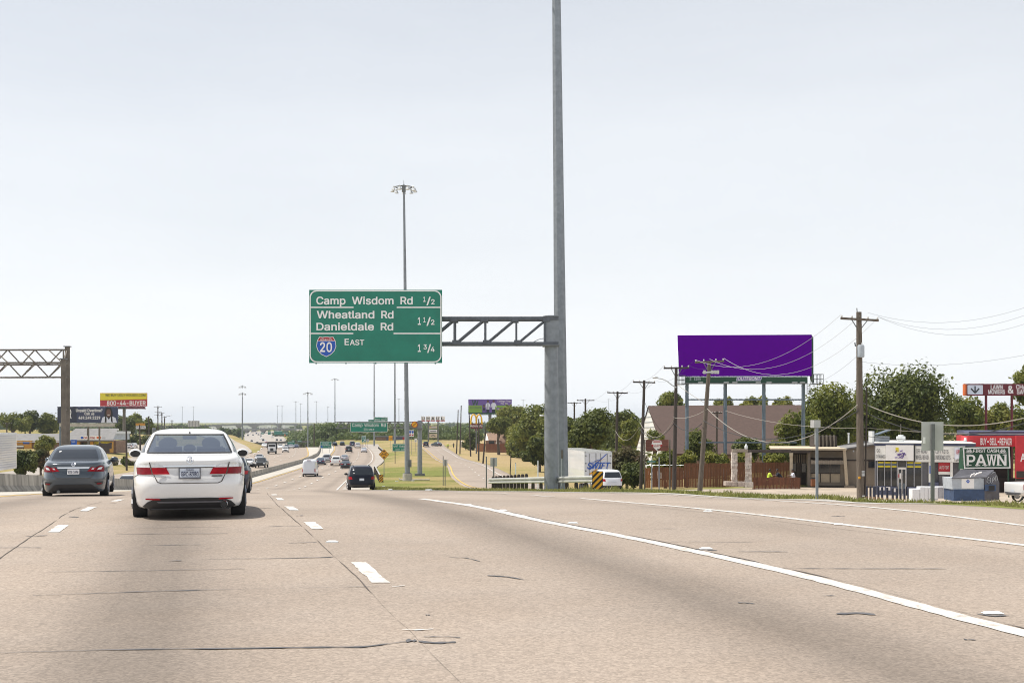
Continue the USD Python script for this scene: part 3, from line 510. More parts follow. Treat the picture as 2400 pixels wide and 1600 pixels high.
def body_of(kind, dims):
    """shell, body mesh with wheel arches cut, wheel places (y, r), for a kind of vehicle"""
    key = (kind, dims)
    if key in BODY: return BODY[key]
    sl = {'sedan': SEDAN, 'suv': SUV, 'pickup': PICK, 'van': VAN}[kind]; base = {'sedan': (4.84, 1.83, 1.46), 'suv': (4.76, 1.87, 1.785), 'pickup': (5.65, 1.97, 1.875), 'van': (5.84, 2.06, 2.60)}[kind]
    k = [d / b for d, b in zip(dims, base)]; scl = lambda s: [(z * k[2], a * k[0], b * k[0], w * k[1], n) for z, a, b, w, n in s]
    sh = Shell(scl(sl)); m = man(*sh.mesh()); wy = {'sedan': (-1.42, 1.42), 'suv': (-1.40, 1.42), 'pickup': (-1.75, 1.85), 'van': (-1.75, 1.95)}[kind]; r = {'sedan': .325, 'suv': .375, 'pickup': .40, 'van': .36}[kind]
    wy = [y * k[0] for y in wy]; W = dims[1] / 2; cab = None
    if kind == 'pickup':
        cab = Shell(scl(CAB)); bed = m3.Manifold.cube([2 * W * .84, 1.75 * k[0], 1.0]).translate([-W * .84, -2.72 * k[0], .66]); m = (m - bed) + man(*cab.mesh())
    for y in wy:
        for s in (-1, 1): m = m - xcyl(min(s * (W - .30), s * (W + .1)), max(s * (W - .30), s * (W + .1)), y, r + .01, r + .065)
    BODY[key] = (sh, cab or sh, m, wy, r); return BODY[key]
def sym(poly): return [poly, [(-x, z) for x, z in poly][::-1]]
LIGHTS = {'sedan': [(.34, .80), (.80, .78), (.83, .90), (.42, .90)], 'suv': [(.62, .86), (.86, .86), (.86, 1.06), (.66, 1.06)], 'pickup': [(.80, .78), (.94, .78), (.93, 1.10), (.80, 1.10)], 'van': [(.86, .75), (1.0, .75), (.98, 1.25), (.88, 1.25)]}
HEAD = {'sedan': [(.45, .66), (.83, .72), (.82, .84), (.46, .78)], 'suv': [(.50, .80), (.88, .84), (.86, 1.0), (.55, .96)], 'pickup': [(.60, .78), (.92, .78), (.92, 1.0), (.62, 1.0)], 'van': [(.55, .80), (.95, .80), (.92, 1.08), (.62, 1.02)]}
def vehicle(name, label, kind, pm, loc, rz, group=None, dims=None, cat='car', far=False, view='rear', hero=None, rack=False):
    dims = dims or {'sedan': (4.84, 1.83, 1.46), 'suv': (4.76, 1.87, 1.785), 'pickup': (5.65, 1.97, 1.875), 'van': (5.84, 2.06, 2.60)}[kind]
    sh, top, m, wy, r = body_of(kind, dims); W = dims[1] / 2; kz = dims[2] / {'sedan': 1.46, 'suv': 1.785, 'pickup': 1.875, 'van': 2.6}[kind]; kx = dims[1] / {'sedan': 1.83, 'suv': 1.87, 'pickup': 1.97, 'van': 2.06}[kind]; ky = dims[0] / {'sedan': 4.84, 'suv': 4.76, 'pickup': 5.65, 'van': 5.84}[kind]
    t = thing(name, label, cat, loc, rz, group); S = lambda p: [(x * kx, z * kz) for x, z in p]; SY = lambda p: [(y * ky, z * kz) for y, z in p]
    if hero: hero(t, sh, m, wy, r, pm)
    else:
        usd = meshkit.arrays(m, 38); MB().add(usd[0], usd[1]).build('body', pm, t, smooth=38)
        rw = {'sedan': [(-.66, 1.085), (.66, 1.085), (.575, 1.355), (-.575, 1.355)], 'suv': [(-.72, 1.17), (.72, 1.17), (.60, 1.62), (-.60, 1.62)], 'pickup': [(-.72, 1.28), (.72, 1.28), (.64, 1.68), (-.64, 1.68)], 'van': None}[kind]
        if rw: top.drape(MB(), S(rw), 'rear').build('rear_window', 'glass_dark' if kind != 'sedan' else 'glass_tint', t, smooth=True)
        fw = {'sedan': [(-.70, 1.06), (.70, 1.06), (.57, 1.37), (-.57, 1.37)], 'suv': [(-.78, 1.17), (.78, 1.17), (.62, 1.64), (-.62, 1.64)], 'pickup': [(-.80, 1.23), (.80, 1.23), (.66, 1.73), (-.66, 1.73)], 'van': [(-.90, 1.30), (.90, 1.30), (.82, 2.0), (-.82, 2.0)]}[kind]
        if view == 'front' or not far: top.drape(MB(), S(fw), 'front').build('windscreen', 'glass_dark', t, smooth=True)
    if far:                                                                 # a few pixels in the photograph: body, glass, wheels
        for y in wy:
            [MB().tube([(s * (W - .02), y, r), (s * (W - .24), y, r)], r, 10).build('wheel', 'rubber', t) for s in (-1, 1)]
        return t
    sw = {'sedan': [[(-1.62, 1.08), (-.42, 1.06), (-.42, 1.36), (-.98, 1.35)], [(-.35, 1.06), (.78, 1.04), (.22, 1.33), (-.35, 1.365)]], 'suv': [[(-2.0, 1.18), (-1.05, 1.16), (-1.05, 1.63), (-1.86, 1.60)], [(-.98, 1.16), (-.12, 1.15), (-.12, 1.65), (-.98, 1.64)], [(-.05, 1.15), (.85, 1.15), (.48, 1.58), (-.05, 1.65)]],
          'pickup': [[(-.50, 1.25), (.30, 1.24), (.30, 1.72), (-.42, 1.70)], [(.37, 1.24), (1.10, 1.24), (.68, 1.66), (.37, 1.72)]], 'van': [[(1.0, 1.32), (1.95, 1.30), (1.60, 1.85), (1.0, 1.88)]]}[kind]
    for p in sw:
        for s in ('left', 'right'): top.drape(MB(), SY(p), s).build('side_window', 'glass_dark', t, smooth=True)
    tl, hd = S(LIGHTS[kind]), S(HEAD[kind])
    if not hero:
        for p in sym(tl): sh.drape(MB(), p, 'rear', 0.012).build('tail_light', 'lens_red', t, smooth=True)
    for p in sym(hd): sh.drape(MB(), p, 'front', 0.012).build('headlight', 'lens_clear', t, smooth=True)
    gr = {'sedan': [(-.38, .60), (.38, .60), (.42, .76), (-.42, .76)], 'suv': [(-.45, .66), (.45, .66), (.48, .95), (-.48, .95)], 'pickup': [(-.55, .70), (.55, .70), (.58, 1.02), (-.58, 1.02)], 'van': [(-.5, .72), (.5, .72), (.52, 1.02), (-.52, 1.02)]}[kind]
    sh.drape(MB(), S(gr), 'front', 0.010).build('grille', 'plastic_dark', t, smooth=True)
    sh.drape(MB(), S([(-.75 if kind == 'sedan' else -.8, .30 if kind == 'sedan' else .46), (.75 if kind == 'sedan' else .8, .30 if kind == 'sedan' else .46), (.70, .42 if kind == 'sedan' else .56), (-.70, .42 if kind == 'sedan' else .56)]), 'front', 0.010).build('front_bumper', 'plastic_dark', t, smooth=True)
    if not hero:
        z0 = {'sedan': .24, 'suv': .36, 'pickup': .46, 'van': .36}[kind]; mt = 'chrome' if kind == 'pickup' else 'plastic_dark'
        sh.drape(MB(), S([(-W / kx * .86, z0), (W / kx * .86, z0), (W / kx * .84, z0 + .16), (-W / kx * .84, z0 + .16)]), 'rear', 0.02).build('rear_bumper', mt, t, smooth=True)
        zp = {'sedan': .72, 'suv': .78, 'pickup': .62, 'van': .80}[kind]; sh.drape(MB(), S([(-.155, zp), (.155, zp), (.155, zp + .155), (-.155, zp + .155)]), 'rear', 0.024).build('license_plate', 'plate_white', t)
    for y in wy:
        for s in (-1, 1):
            w = MB(); tw = .22; xo = s * (W - .02); xi = s * (W - tw - .02); rr = np.array([r * .62, r * .93, r, r, r * .93, r * .62]); xx = np.array([0, 0, .03, tw - .03, tw, tw]) * -s + xo
            w.tube(np.stack([xx, np.full(6, y), np.full(6, r)], 1) if True else 0, rr, 22, cap=True)
            wh = w.build('wheel', 'rubber', t, smooth=40); rim = MB().tube([(xo + s * .004, y, r), (xo - s * .05, y, r)], [r * .58, r * .62], 16)
            for k in range(5):
                a = k * 2 * PI / 5; rim.beam((xo + s * .012, y, r), (xo + s * .012, y + math.cos(a) * r * .56, r + math.sin(a) * r * .56), .03, .06)
            rim.build('rim', 'rim', wh)
    zm = {'sedan': 1.0, 'suv': 1.12, 'pickup': 1.22, 'van': 1.42}[kind] * kz; ym = {'sedan': .75, 'suv': .75, 'pickup': 1.0, 'van': 1.75}[kind] * ky
    for s in (-1, 1):
        e = trimesh.creation.icosphere(2, 1.0); e.apply_scale([.115, .075, .085]); xm = (W * (1.01 if kind == 'sedan' else 1.03) + .03); MB().tm(e.apply_translation([s * xm, ym, zm])).beam((s * (xm - .16), ym, zm - .03), (s * (xm - .05), ym, zm - .02), .05).build('mirror', pm if hero else 'plastic_dark', t, smooth=True)
    if kind == 'suv' and rack:
        for s in (-1, 1): MB().beam((s * .56, -1.5, 1.80), (s * .56, .2, 1.80), .04).box((s * .56, -1.5, 1.775), (.04, .12, .05)).box((s * .56, .2, 1.775), (.04, .12, .05)).build('roof_rail', 'plastic_dark', t)
    if kind == 'van': MB().b2((-.30, -2.80, 2.50), (.30, -2.70, 2.56)).build('brake_light', 'lens_red_dark', t)
    return t
def heading(c, Y): return math.atan(-float((c(Y + 1) - c(Y - 1)) / 2))      # rz that turns +y along the road line
def on_road(x, Y, c, ahead=True, dy=0.0):
    """place seen at photograph column x and depth Y, facing along line c"""
    X = (x - 1200) * Y / FOC; return (X, Y, float(G(X, Y)) + float(lift(1, Y))), heading(c, Y) + (0 if ahead else PI)

# ---- the white sedan straight ahead: open cabin, seats, lamps, plate, valance
def hero_white(t, sh, m, wy, r, pm):
    inner = Shell([(z, a + .10, b - .10, w - .05, n) for z, a, b, w, n in SEDAN if z > .5 and z < 1.42]); cabin = man(*Shell([(.62, -1.30, 1.0, .74, 6), (.98, -1.45, 1.0, .74, 6), (1.06, -1.62, .80, .72, 6), (1.25, -1.28, .42, .655, 7), (1.34, -1.05, .18, .60, 7), (1.395, -.80, -.05, .52, 6)]).mesh())
    rw = Polygon([(-.665, 1.075), (.665, 1.075), (.60, 1.25), (.555, 1.355), (-.555, 1.355), (-.60, 1.25)]).buffer(.02).buffer(-.02); hole = MB().prism(rw, -2.2, -.6)
    fw = MB().prism([(-.66, 1.08), (.66, 1.08), (.55, 1.35), (-.55, 1.35)], .0, 1.5)
    sd = MB()
    for p in ([(-1.55, 1.08), (-.42, 1.06), (-.42, 1.345), (-1.0, 1.335)], [(-.34, 1.06), (.72, 1.05), (.22, 1.31), (-.34, 1.345)]):
        e = trimesh.creation.extrude_polygon(Polygon(p), 2.4, engine='earcut'); v = e.vertices; sd.add(np.stack([v[:, 2] - 1.2, v[:, 0], v[:, 1]], 1), e.faces)
    m = m - cabin - mbman(hole) - mbman(fw) - mbman(sd); a = meshkit.arrays(m, False); b = MB().add(a[0], a[1]).build('body', pm, t, smooth=32)
    sh.drape(MB(), rw.buffer(.012), 'rear', 0.004).build('rear_window', 'glass_clear', t, smooth=True)
    sh.drape(MB(), rw.buffer(.014).difference(rw.buffer(-.006)), 'rear', 0.008, .06).build('window_seal', 'plastic_dark', t, smooth=True)
    for s in (-1, 1):
        for y in (-.95, .10): MB().box((s * .36, y, .92), (.46, .16, .42), rx=.12).build('seat', 'seat', t); h = trimesh.creation.icosphere(2, 1); h.apply_scale([.15, .07, .11]); MB().tm(h.apply_translation([s * .36, y - .06, 1.20])).build('headrest', 'seat', t, smooth=True)
    h = trimesh.creation.icosphere(2, 1); h.apply_scale([.10, .05, .07]); MB().tm(h.apply_translation([0, -1.0, 1.13])).build('headrest', 'seat', t, smooth=True)
    MB().box((0, .30, 1.30), (.24, .05, .07)).build('rear_view_mirror', 'plastic_dark', t)
    D = lambda name, p, mat, off=.01, e=.05: sh.drape(MB(), p, 'rear', off, e).build(name, mat, t, smooth=True)
    for s in (-1, 1):
        q = lambda p: [(s * x, z) for x, z in p]
        D('tail_light', q([(.565, .742), (.80, .735), (.815, .845), (.60, .85)]), 'lens_red_dark', .016); D('tail_light', q([(.305, .742), (.552, .742), (.587, .85), (.36, .85)]), 'lens_red', .016)
        D('light_upper', q([(.60, .853), (.815, .848), (.79, .915), (.615, .915)]), 'lens_clear', .014); D('light_upper', q([(.40, .853), (.588, .853), (.60, .905), (.47, .905)]), 'lens_clear', .012)
        D('light_frame', q([(.552, .735), (.567, .735), (.615, .935), (.598, .935)]), 'joint_dark', .019)
        D('reflector', q([(.44, .352), (.66, .352), (.66, .374), (.46, .374)]), 'lens_red', .026)
        D('trunk_seam', q([(.54, .735), (.552, .735), (.50, .625), (.44, .600), (.0, .600), (.0, .612), (.43, .612), (.485, .632)]), 'joint_dark', .004, .04)
        D('bumper_seam', q([(.80, .725), (.90, .66), (.90, .668), (.80, .735)]), 'joint_dark', .005, .04)
    D('trunk_trim', [(-.40, .862), (.40, .862), (.41, .882), (-.41, .882)], 'chrome', .016); D('trunk_trim_shadow', [(-.38, .846), (.38, .846), (.38, .858), (-.38, .858)], 'joint_dark', .006)
    D('valance', [(-.72, .235), (-.64, .31), (-.52, .365), (-.3, .375), (.3, .375), (.52, .365), (.64, .31), (.72, .235), (.60, .175), (-.60, .175)], 'plastic_dark', .012)
    D('valance_lip', [(-.48, .30), (.48, .30), (.50, .325), (-.50, .325)], 'shop_grey', .020)
    D('license_plate', [(-.158, .675), (.158, .675), (.158, .838), (-.158, .838)], 'plate_white', .022); D('plate_frame', Polygon([(-.17, .665), (.17, .665), (.17, .85), (-.17, .85)]).difference(Polygon([(-.152, .69), (.152, .69), (.152, .835), (-.152, .835)])), 'shop_grey', .026, .03)
    D('badge_strip', [(.335, .705), (.50, .705), (.505, .722), (.34, .722)], 'plastic_dark', .010)
    ring = Point(0, 0).buffer(1, 24); em = Polygon([(x * .052, .965 + z * .047) for x, z in ring.exterior.coords]); D('emblem', em.difference(em.buffer(-.010)).union(Polygon([(-.030, .935), (-.018, .935), (-.014, .960), (.014, .960), (.018, .935), (.030, .935), (.022, .997), (.010, .997), (.012, .970), (-.012, .970), (-.010, .997), (-.022, .997)])), 'chrome', .016, .03)
    yb = float(sh.end(np.array([0.0]), np.array([.75]), -1)[0]); MB().text('GPC·8380', -.135, .135, .712, .075, yb - .026).build('plate_number', 'navy_panel', t); MB().text('TEXAS', -.06, .06, .808, .022, yb - .026).build('plate_number', 'navy_panel', t)
    MB().text('ACCORD', -.52, -.36, .695, .020, float(sh.end(np.array([-.45]), np.array([.70]), -1)[0]) - .006).build('model_lettering', 'chrome', t)
    MB().tube([(.53, -2.38, .265), (.53, -2.15, .265)], .052, 14, cap=False).tube([(.53, -2.385, .265), (.53, -2.37, .265)], [.052, .058], 14, cap=False).build('exhaust', 'chrome', t, smooth=True); MB().tube([(.53, -2.37, .265), (.53, -2.36, .265)], .048, 14).build('exhaust_bore', 'black', t)
    MB().b2((-.62, -2.05, .16), (.62, 1.9, .30)).build('underbody', 'plastic_dark', t)
    for s in (-1, 1): MB().prism(shapely.affinity.scale(Point(s * .955, 1.0).buffer(1, 12), .088, .058), .665, .685).build('mirror_glass', 'black', t)
    MB().box((0, -1.02, 1.40), (.03, .03, .02)).build('aerial', 'plastic_dark', t)
vehicle('sedan', 'pearl white sedan straight ahead showing its lit red tail lamps and plate GPC 8380', 'sedan', 'paint_pearl', *(lambda X, Y: ((X, Y, float(G(X, Y)) + .008), heading(L2c, Y) + .02))(-5.78, 20.65), hero=hero_white)
def hero_grey(t, sh, m, wy, r, pm):
    a = meshkit.arrays(m, False); MB().add(a[0], a[1]).build('body', pm, t, smooth=32); k = 1.0
    D = lambda name, p, mat, off=.01, e=.06: sh.drape(MB(), p, 'rear', off, e).build(name, mat, t, smooth=True)
    D('rear_window', Polygon([(-.60, 1.095), (.60, 1.095), (.55, 1.25), (.50, 1.345), (-.50, 1.345), (-.55, 1.25)]).buffer(.02), 'glass_dark', .006); D('window_sticker', [(-.46, 1.29), (-.40, 1.30), (-.39, 1.325), (-.45, 1.315)], 'sign_white', .012)
    for s in (-1, 1):
        q = lambda p: [(s * x, z) for x, z in p]
        D('tail_light', q([(.355, .785), (.545, .775), (.575, .88), (.47, .905)]), 'lens_red', .016); D('tail_light', q([(.555, .772), (.775, .765), (.765, .90), (.70, .945), (.585, .90)]), 'lens_red_dark', .016)
        D('light_upper', q([(.60, .82), (.70, .83), (.73, .90), (.64, .88)]), 'lens_clear', .021); D('light_upper', q([(.46, .83), (.52, .835), (.535, .875), (.48, .87)]), 'lens_clear', .021)
        D('trunk_seam', q([(.535, .765), (.550, .765), (.50, .645), (.43, .592), (0, .592), (0, .606), (.42, .606), (.485, .65)]), 'joint_dark', .004)
        D('bumper_vent', q([(.54, .49), (.76, .50), (.74, .42), (.64, .405)]), 'plastic_dark', .012); D('reflector', q([(.60, .425), (.72, .43), (.71, .465), (.60, .46)]), 'lens_red_dark', .018)
    D('trunk_trim', [(-.40, .865), (.40, .865), (.42, .905), (-.42, .905)], 'chrome', .018)
    D('valance', [(-.66, .24), (-.50, .41), (-.42, .43), (.42, .43), (.50, .41), (.66, .24), (.55, .19), (-.55, .19)], 'plastic_dark', .012)
    D('license_plate', [(-.155, .70), (.155, .70), (.155, .845), (-.155, .845)], 'sign_white', .022)
    yb = float(sh.end(np.array([0.0]), np.array([.77]), -1)[0]); MB().text('BTB-1676', -.13, .13, .735, .065, yb - .026).build('plate_number', 'navy_panel', t)
    ring = Point(0, .975).buffer(.05, 16); D('emblem', ring.difference(ring.buffer(-.014)).union(Polygon([(-.06, .966), (.06, .966), (.06, .984), (-.06, .984)])), 'chrome', .016, .03)
    MB().tube([(-.38, -2.36, .235), (-.38, -2.1, .235)], .04, 12).build('exhaust', 'steel_dark', t); MB().b2((-.60, -2.0, .17), (.60, 1.9, .32)).build('underbody', 'plastic_dark', t)
vehicle('sedan', 'blue-grey sedan in the left lane beside the concrete barrier', 'sedan', 'paint_bluegrey', *(lambda X, Y: ((X, Y, float(G(X, Y)) + .01), heading(L2c, Y) + .065))(-12.75, 34.0), dims=(4.62, 1.77, 1.49), hero=hero_grey)
vehicle('sedan', 'dark car almost hidden ahead of the pearl white sedan', 'sedan', 'paint_ink', *on_road(532, 45, L2c), dims=(4.9, 1.86, 1.52))
V = lambda name, label, kind, pm, x, Y, c=L2c, ahead=True, **k: vehicle(name, label, kind, pm, *on_road(x, Y, c, ahead), **k)
sv = V('off_road_car', 'black sport utility car with one brake lamp lit, ahead beside the grass median', 'suv', 'paint_ink', 845, 82.5, group=None, rack=True, dims=(4.8, 1.93, 1.80))
sh = body_of('suv', (4.8, 1.93, 1.80))[0]
sh.drape(MB(), Point(-.56, 1.52).buffer(.05), 'rear', .02).build('window_sticker', 'sign_white', sv); sh.drape(MB(), Point(-.53, 1.30).buffer(.035), 'rear', .02).build('window_sticker', 'sign_white', sv); sh.drape(MB(), Point(.52, .44).buffer(.07), 'rear', .03).build('exhaust', 'steel_brown', sv)
V('van', 'white high-roofed delivery van in the left lane beside the median barrier', 'van', 'paint_vanwhite', 727.5, 178, cat='van')
G1 = 'traffic ahead in the dip'
V('sedan', 'dark blue sedan just right of the white delivery van', 'sedan', 'paint_navy', 752.5, 233, group=G1)
V('off_road_car', 'silver sport utility car ahead of the dark blue sedan', 'suv', 'paint_silver', 766.5, 250, group=G1)
V('pickup', 'white pickup truck in the middle of the pack ahead', 'pickup', 'paint_bright', 788, 228, cat='pickup truck', group=G1)
V('sedan', 'silver sedan beside and ahead of the white pickup', 'sedan', 'paint_silver', 808, 258, group=G1)
V('sedan', 'charcoal sedan just behind the white pickup', 'sedan', 'paint_charcoal', 811, 212, group=G1)
V('off_road_car', 'charcoal sport utility car alone on the far rise', 'suv', 'paint_charcoal', 817.5, 342, group=G1, dims=(5.0, 2.1, 1.95))
V('off_road_car', 'white sport utility car going over the far crest', 'suv', 'paint_bright', 838, 408, group=G1, dims=(5.0, 2.05, 1.95))
V('off_road_car', 'navy sport utility car half behind the white one on the far crest', 'suv', 'paint_navy', 825.5, 418, group=G1, dims=(5.0, 2.05, 1.95))
V('sedan', 'pale silver sedan in the right lane near the far crest', 'sedan', 'paint_vanwhite', 853, 345, group=G1)
V('sedan', 'black car sinking behind the far crest next to the small green sign', 'sedan', 'paint_ink', 784.5, 424, group=G1, far=True)
V('sedan', 'dark car sinking behind the far crest in the centre lane', 'sedan', 'paint_charcoal', 802, 426, group=G1, far=True)
G2 = 'oncoming traffic beyond the barrier'
V('pickup', 'dark grey oncoming pickup nearest the barrier', 'pickup', 'paint_charcoal', 613.5, 216, LYc, False, cat='pickup truck', group=G2, view='front')
V('sedan', 'silver oncoming sedan behind the dark grey pickup', 'sedan', 'paint_silver', 608, 262, LYc, False, group=G2, view='front')
V('sedan', 'white oncoming sedan beside the mirror of the pearl white car', 'sedan', 'paint_bright', 584, 226, LYc, False, group=G2, view='front')
V('off_road_car', 'white oncoming sport utility car right of the dump truck', 'suv', 'paint_bright', 669, 343, LYc, False, group=G2, view='front')
V('sedan', 'blue-grey oncoming car just behind the white sport utility car', 'sedan', 'paint_bluegrey', 672, 398, LYc, False, group=G2, view='front')
V('sedan', 'white oncoming car between the dump truck and the white sport utility car', 'sedan', 'paint_bright', 657, 396, LYc, False, group=G2, view='front', far=True)
V('sedan', 'white oncoming car at the far left, left of the dump truck', 'sedan', 'paint_bright', 619.5, 402, LYc, False, group=G2, view='front', far=True)
V('sedan', 'pale oncoming car right of the white sport utility car', 'sedan', 'paint_silver', 682, 405, LYc, False, group=G2, view='front', far=True)
V('sedan', 'dark oncoming car nearest the yellow line under the low bridge', 'sedan', 'paint_navy', 694, 410, LYc, False, group=G2, view='front', far=True)
V('sedan', 'white-roofed car whose top shows over the barrier between the two near sedans', 'sedan', 'paint_bright', 300, 112, LYc, False, group=G2, view='front')
# dump truck and trailers
def dump_truck(label, x, Y):
    loc, rz = on_road(x, Y, LYc, False); t = thing('dump_truck', label, 'truck', loc, rz)
    MB().prism(Polygon([(-1.0, .75), (1.0, .75), (.95, 1.75), (.6, 1.95), (-.6, 1.95), (-.95, 1.75)]), 2.2, 3.9).build('bonnet', 'paint_bright', t); MB().prism(Polygon([(-1.12, 1.0), (1.12, 1.0), (1.05, 2.2), (.92, 2.95), (-.92, 2.95), (-1.05, 2.2)]), .8, 2.3).build('cab', 'paint_bright', t)
    MB().prism([(-.95, 2.05), (.95, 2.05), (.84, 2.75), (-.84, 2.75)], 2.30, 2.33).build('windscreen', 'glass_dark', t); MB().prism([(-.45, .95), (.45, .95), (.45, 1.65), (-.45, 1.65)], 3.9, 3.94).build('grille', 'plastic_dark', t); MB().b2((-1.2, 3.75, .5), (1.2, 4.05, .85)).build('bumper', 'plastic_dark', t)
    b = MB(); b.b2((-1.28, -4.0, 1.2), (1.28, .6, 1.35)); [b.b2((s * 1.28 - .05, -4.0, 1.35), (s * 1.28 + .05, .6, 3.0)) for s in (-1, 1)]; b.b2((-1.28, .5, 1.35), (1.28, .6, 3.35)).b2((-1.3, .5, 3.3), (1.3, 1.6, 3.42)); b.build('tipper_body', 'plastic_dark', t)
    for s in (-1, 1): MB().b2((s * .8 - .16, 3.86, 1.15), (s * .8 + .16, 3.93, 1.45)).build('headlight', 'lens_clear', t); MB().b2((s * 1.3 - .09, 1.9, 1.9), (s * 1.3 + .09, 2.0, 2.5)).build('mirror', 'plastic_dark', t)
    for y in (3.0, -1.6, -2.9):
        for s in (-1, 1): MB().tube([(s * 1.2, y, .52), (s * .85, y, .52)], .52, 16).build('wheel', 'rubber', t)
dump_truck('white dump truck with black tipper coming up the oncoming lanes', 638, 327)
def box_trailer(label, loc, rz, L=15.5, W=2.6, H=4.05, front=False):
    t = thing('box_trailer', label, 'trailer', loc, rz)
    MB().b2((-W / 2, 0, 1.1), (W / 2, L, H)).build('box', 'paint_bright', t); fr = MB()
    for x in (-W / 2 + .05, W / 2 - .05): fr.b2((x - .06, -.03, 1.1), (x + .06, 0, H + .01))
    fr.b2((-W / 2, -.03, H - .14), (W / 2, 0, H + .01)).b2((-W / 2, -.03, 1.02), (W / 2, 0, 1.2)); fr.build('rear_frame', 'stud_white', t)
    for s in (-1, 1):
        d = MB().b2((s * .60 - .57, -.022, 1.22), (s * .60 + .57, -.004, H - .16)).build('door', 'vanish' if 0 else 'paint_vanwhite', t); rods = MB()
        for x in (s * .22, s * .85): rods.tube([(x, -.05, 1.25), (x, -.05, H - .18)], .022, 6)
        for z in (1.5, 2.2, 2.9, 3.6): rods.b2((s * 1.17 - .08, -.05, z), (s * 1.17 + .06, -.02, z + .09))
        rods.build('locking_rod', 'steel_dark', d)
    MB().b2((-W / 2 + .1, -.02, .45), (W / 2 - .1, .08, .58)).b2((-.7, 0, .5), (-.6, .1, 1.1)).b2((.6, 0, .5), (.7, .1, 1.1)).build('rear_guard', 'steel_dark', t)
    for y in (1.2, 2.5):
        for s in (-1, 1): MB().tube([(s * 1.25, y, .5), (s * .75, y, .5)], .5, 16).build('wheel', 'rubber', t)
    return t
tr = box_trailer('white box trailer lettered SWIFT behind the guard rail', (px(1402, 990, 107)[0], 107, float(G(7.9, 107)) - .45), math.atan(.13))
MB().text('SWIFT', -1.08, .98, 2.45, .56, -.075, slant=.25, depth=.02).build('lettering', 'sign_blue', tr)
sw = MB(); 
for (x0, z0, x1, z1, w) in ((-.95, 2.35, .85, 3.82, .10), (-.55, 3.05, .1, 3.3, .07)): MB().prism([(x0, z0), (x0 + .25, z0 + .04), (x1, z1), (x1 - .12, z1 - .02)], -.06, -.045).build('swoosh', 'sign_blue', tr)
[MB().prism(q_, -.06, -.045).build('swoosh', 'sign_yellow', tr) for q_ in ([(-.30, 3.08), (.1, 3.16), (.95, 3.5), (.8, 3.40)], [(-.90, 1.95), (-.70, 1.92), (.0, 2.40), (-.25, 2.38)])]; MB().prism([(-1.0, 1.25), (-.45, 1.25), (-.45, 1.62), (-1.0, 1.62)], -.05, -.03).build('warning_placard', 'sign_yellow', tr)
MB().prism([(.45, 1.32), (.95, 1.32), (.95, 1.52), (.45, 1.52)], -.05, -.035).build('placard', 'sign_blue', tr)
V('off_road_car', 'silver-white sport utility car behind the striped marker on the service road', 'suv', 'paint_vanwhite', 1420, 94.5, FLc, dims=(4.9, 1.82, 1.74))
vehicle('pickup', 'white pickup truck cut by the right edge of the picture, tailgate towards us', 'pickup', 'paint_bright', (31.45, 66.9, EYE - 187 * 66.5 / FOC), -1.29, cat='pickup truck')
V('off_road_car', 'black sport utility car at the top of the service road', 'suv', 'paint_ink', 998, 416, FLc, dims=(5.0, 2.0, 1.9))
V('sedan', 'grey car turning at the top of the service road', 'sedan', 'paint_bluegrey', 1023, 420, lambda Y: -np.asarray(Y) * 1.0, dims=(4.9, 1.9, 1.6))
x0 = px(15, 990, 86); tl = box_trailer('white ribbed trailer on the oncoming lanes cut by the left edge of the picture', (x0[0] - 2.1, 80, float(G(-39, 84)) + .06), heading(LYc, 84))
rb = MB()
for k in range(14): rb.b2((1.30, .3, 1.3 + k * .19), (1.325, 15.2, 1.36 + k * .19))
rb.build('side_rib', 'appliance_grey', tl)
# parked cars on the left, tiny far traffic
G3 = 'cars parked by the shops on the left'
for lab, kind, pm, x, Y, a in (('white sport utility car parked broadside left of the pearl white sedan', 'suv', 'paint_bright', 295, 352, 1.5), ('white hatchback parked left of the broadside white car', 'suv', 'paint_bright', 274, 366, .3), ('silver sedan parked furthest left in the car park', 'sedan', 'paint_silver', 250, 346, 1.45), ('white sedan parked furthest right in the car park', 'sedan', 'paint_bright', 315, 370, .2), ('red car parked behind the white hatchback', 'sedan', 'paint_red', 265, 382, .6)):
    X = (x - 1200) * Y / FOC; vehicle('parked_car', lab, kind, pm, (X, Y, float(G(X, Y)) + .35), a, group=G3)
G4 = 'tiny far traffic'
protos = {}
rngf = random.Random(8)
far_spots = [(590, 905, 'sedan', 'paint_ink'), (603, 820, 'suv', 'paint_charcoal'), (608, 812, 'sedan', 'paint_silver'), (611, 1010, 'sedan', 'paint_bright'), (617, 930, 'suv', 'paint_ink'), (622, 905, 'sedan', 'paint_bright'), (624, 850, 'sedan', 'paint_red'), (649, 930, 'suv', 'paint_charcoal'), (650, 820, 'sedan', 'paint_silver'), (658, 935, 'sedan', 'paint_navy'), (667, 845, 'sedan', 'paint_bright'),
    (581, 1220, 'suv', 'paint_ink'), (593, 1260, 'sedan', 'paint_charcoal'), (585, 1400, 'sedan', 'paint_bright'), (601, 1400, 'suv', 'paint_navy'), (606, 1290, 'sedan', 'paint_ink'), (577, 1520, 'sedan', 'paint_silver'), (590, 1600, 'suv', 'paint_charcoal'), (612, 1180, 'sedan', 'paint_silver'), (638, 1090, 'suv', 'paint_bright')]
desc = {'paint_ink': 'black', 'paint_charcoal': 'charcoal', 'paint_silver': 'silver', 'paint_bright': 'white', 'paint_red': 'red', 'paint_navy': 'navy'}
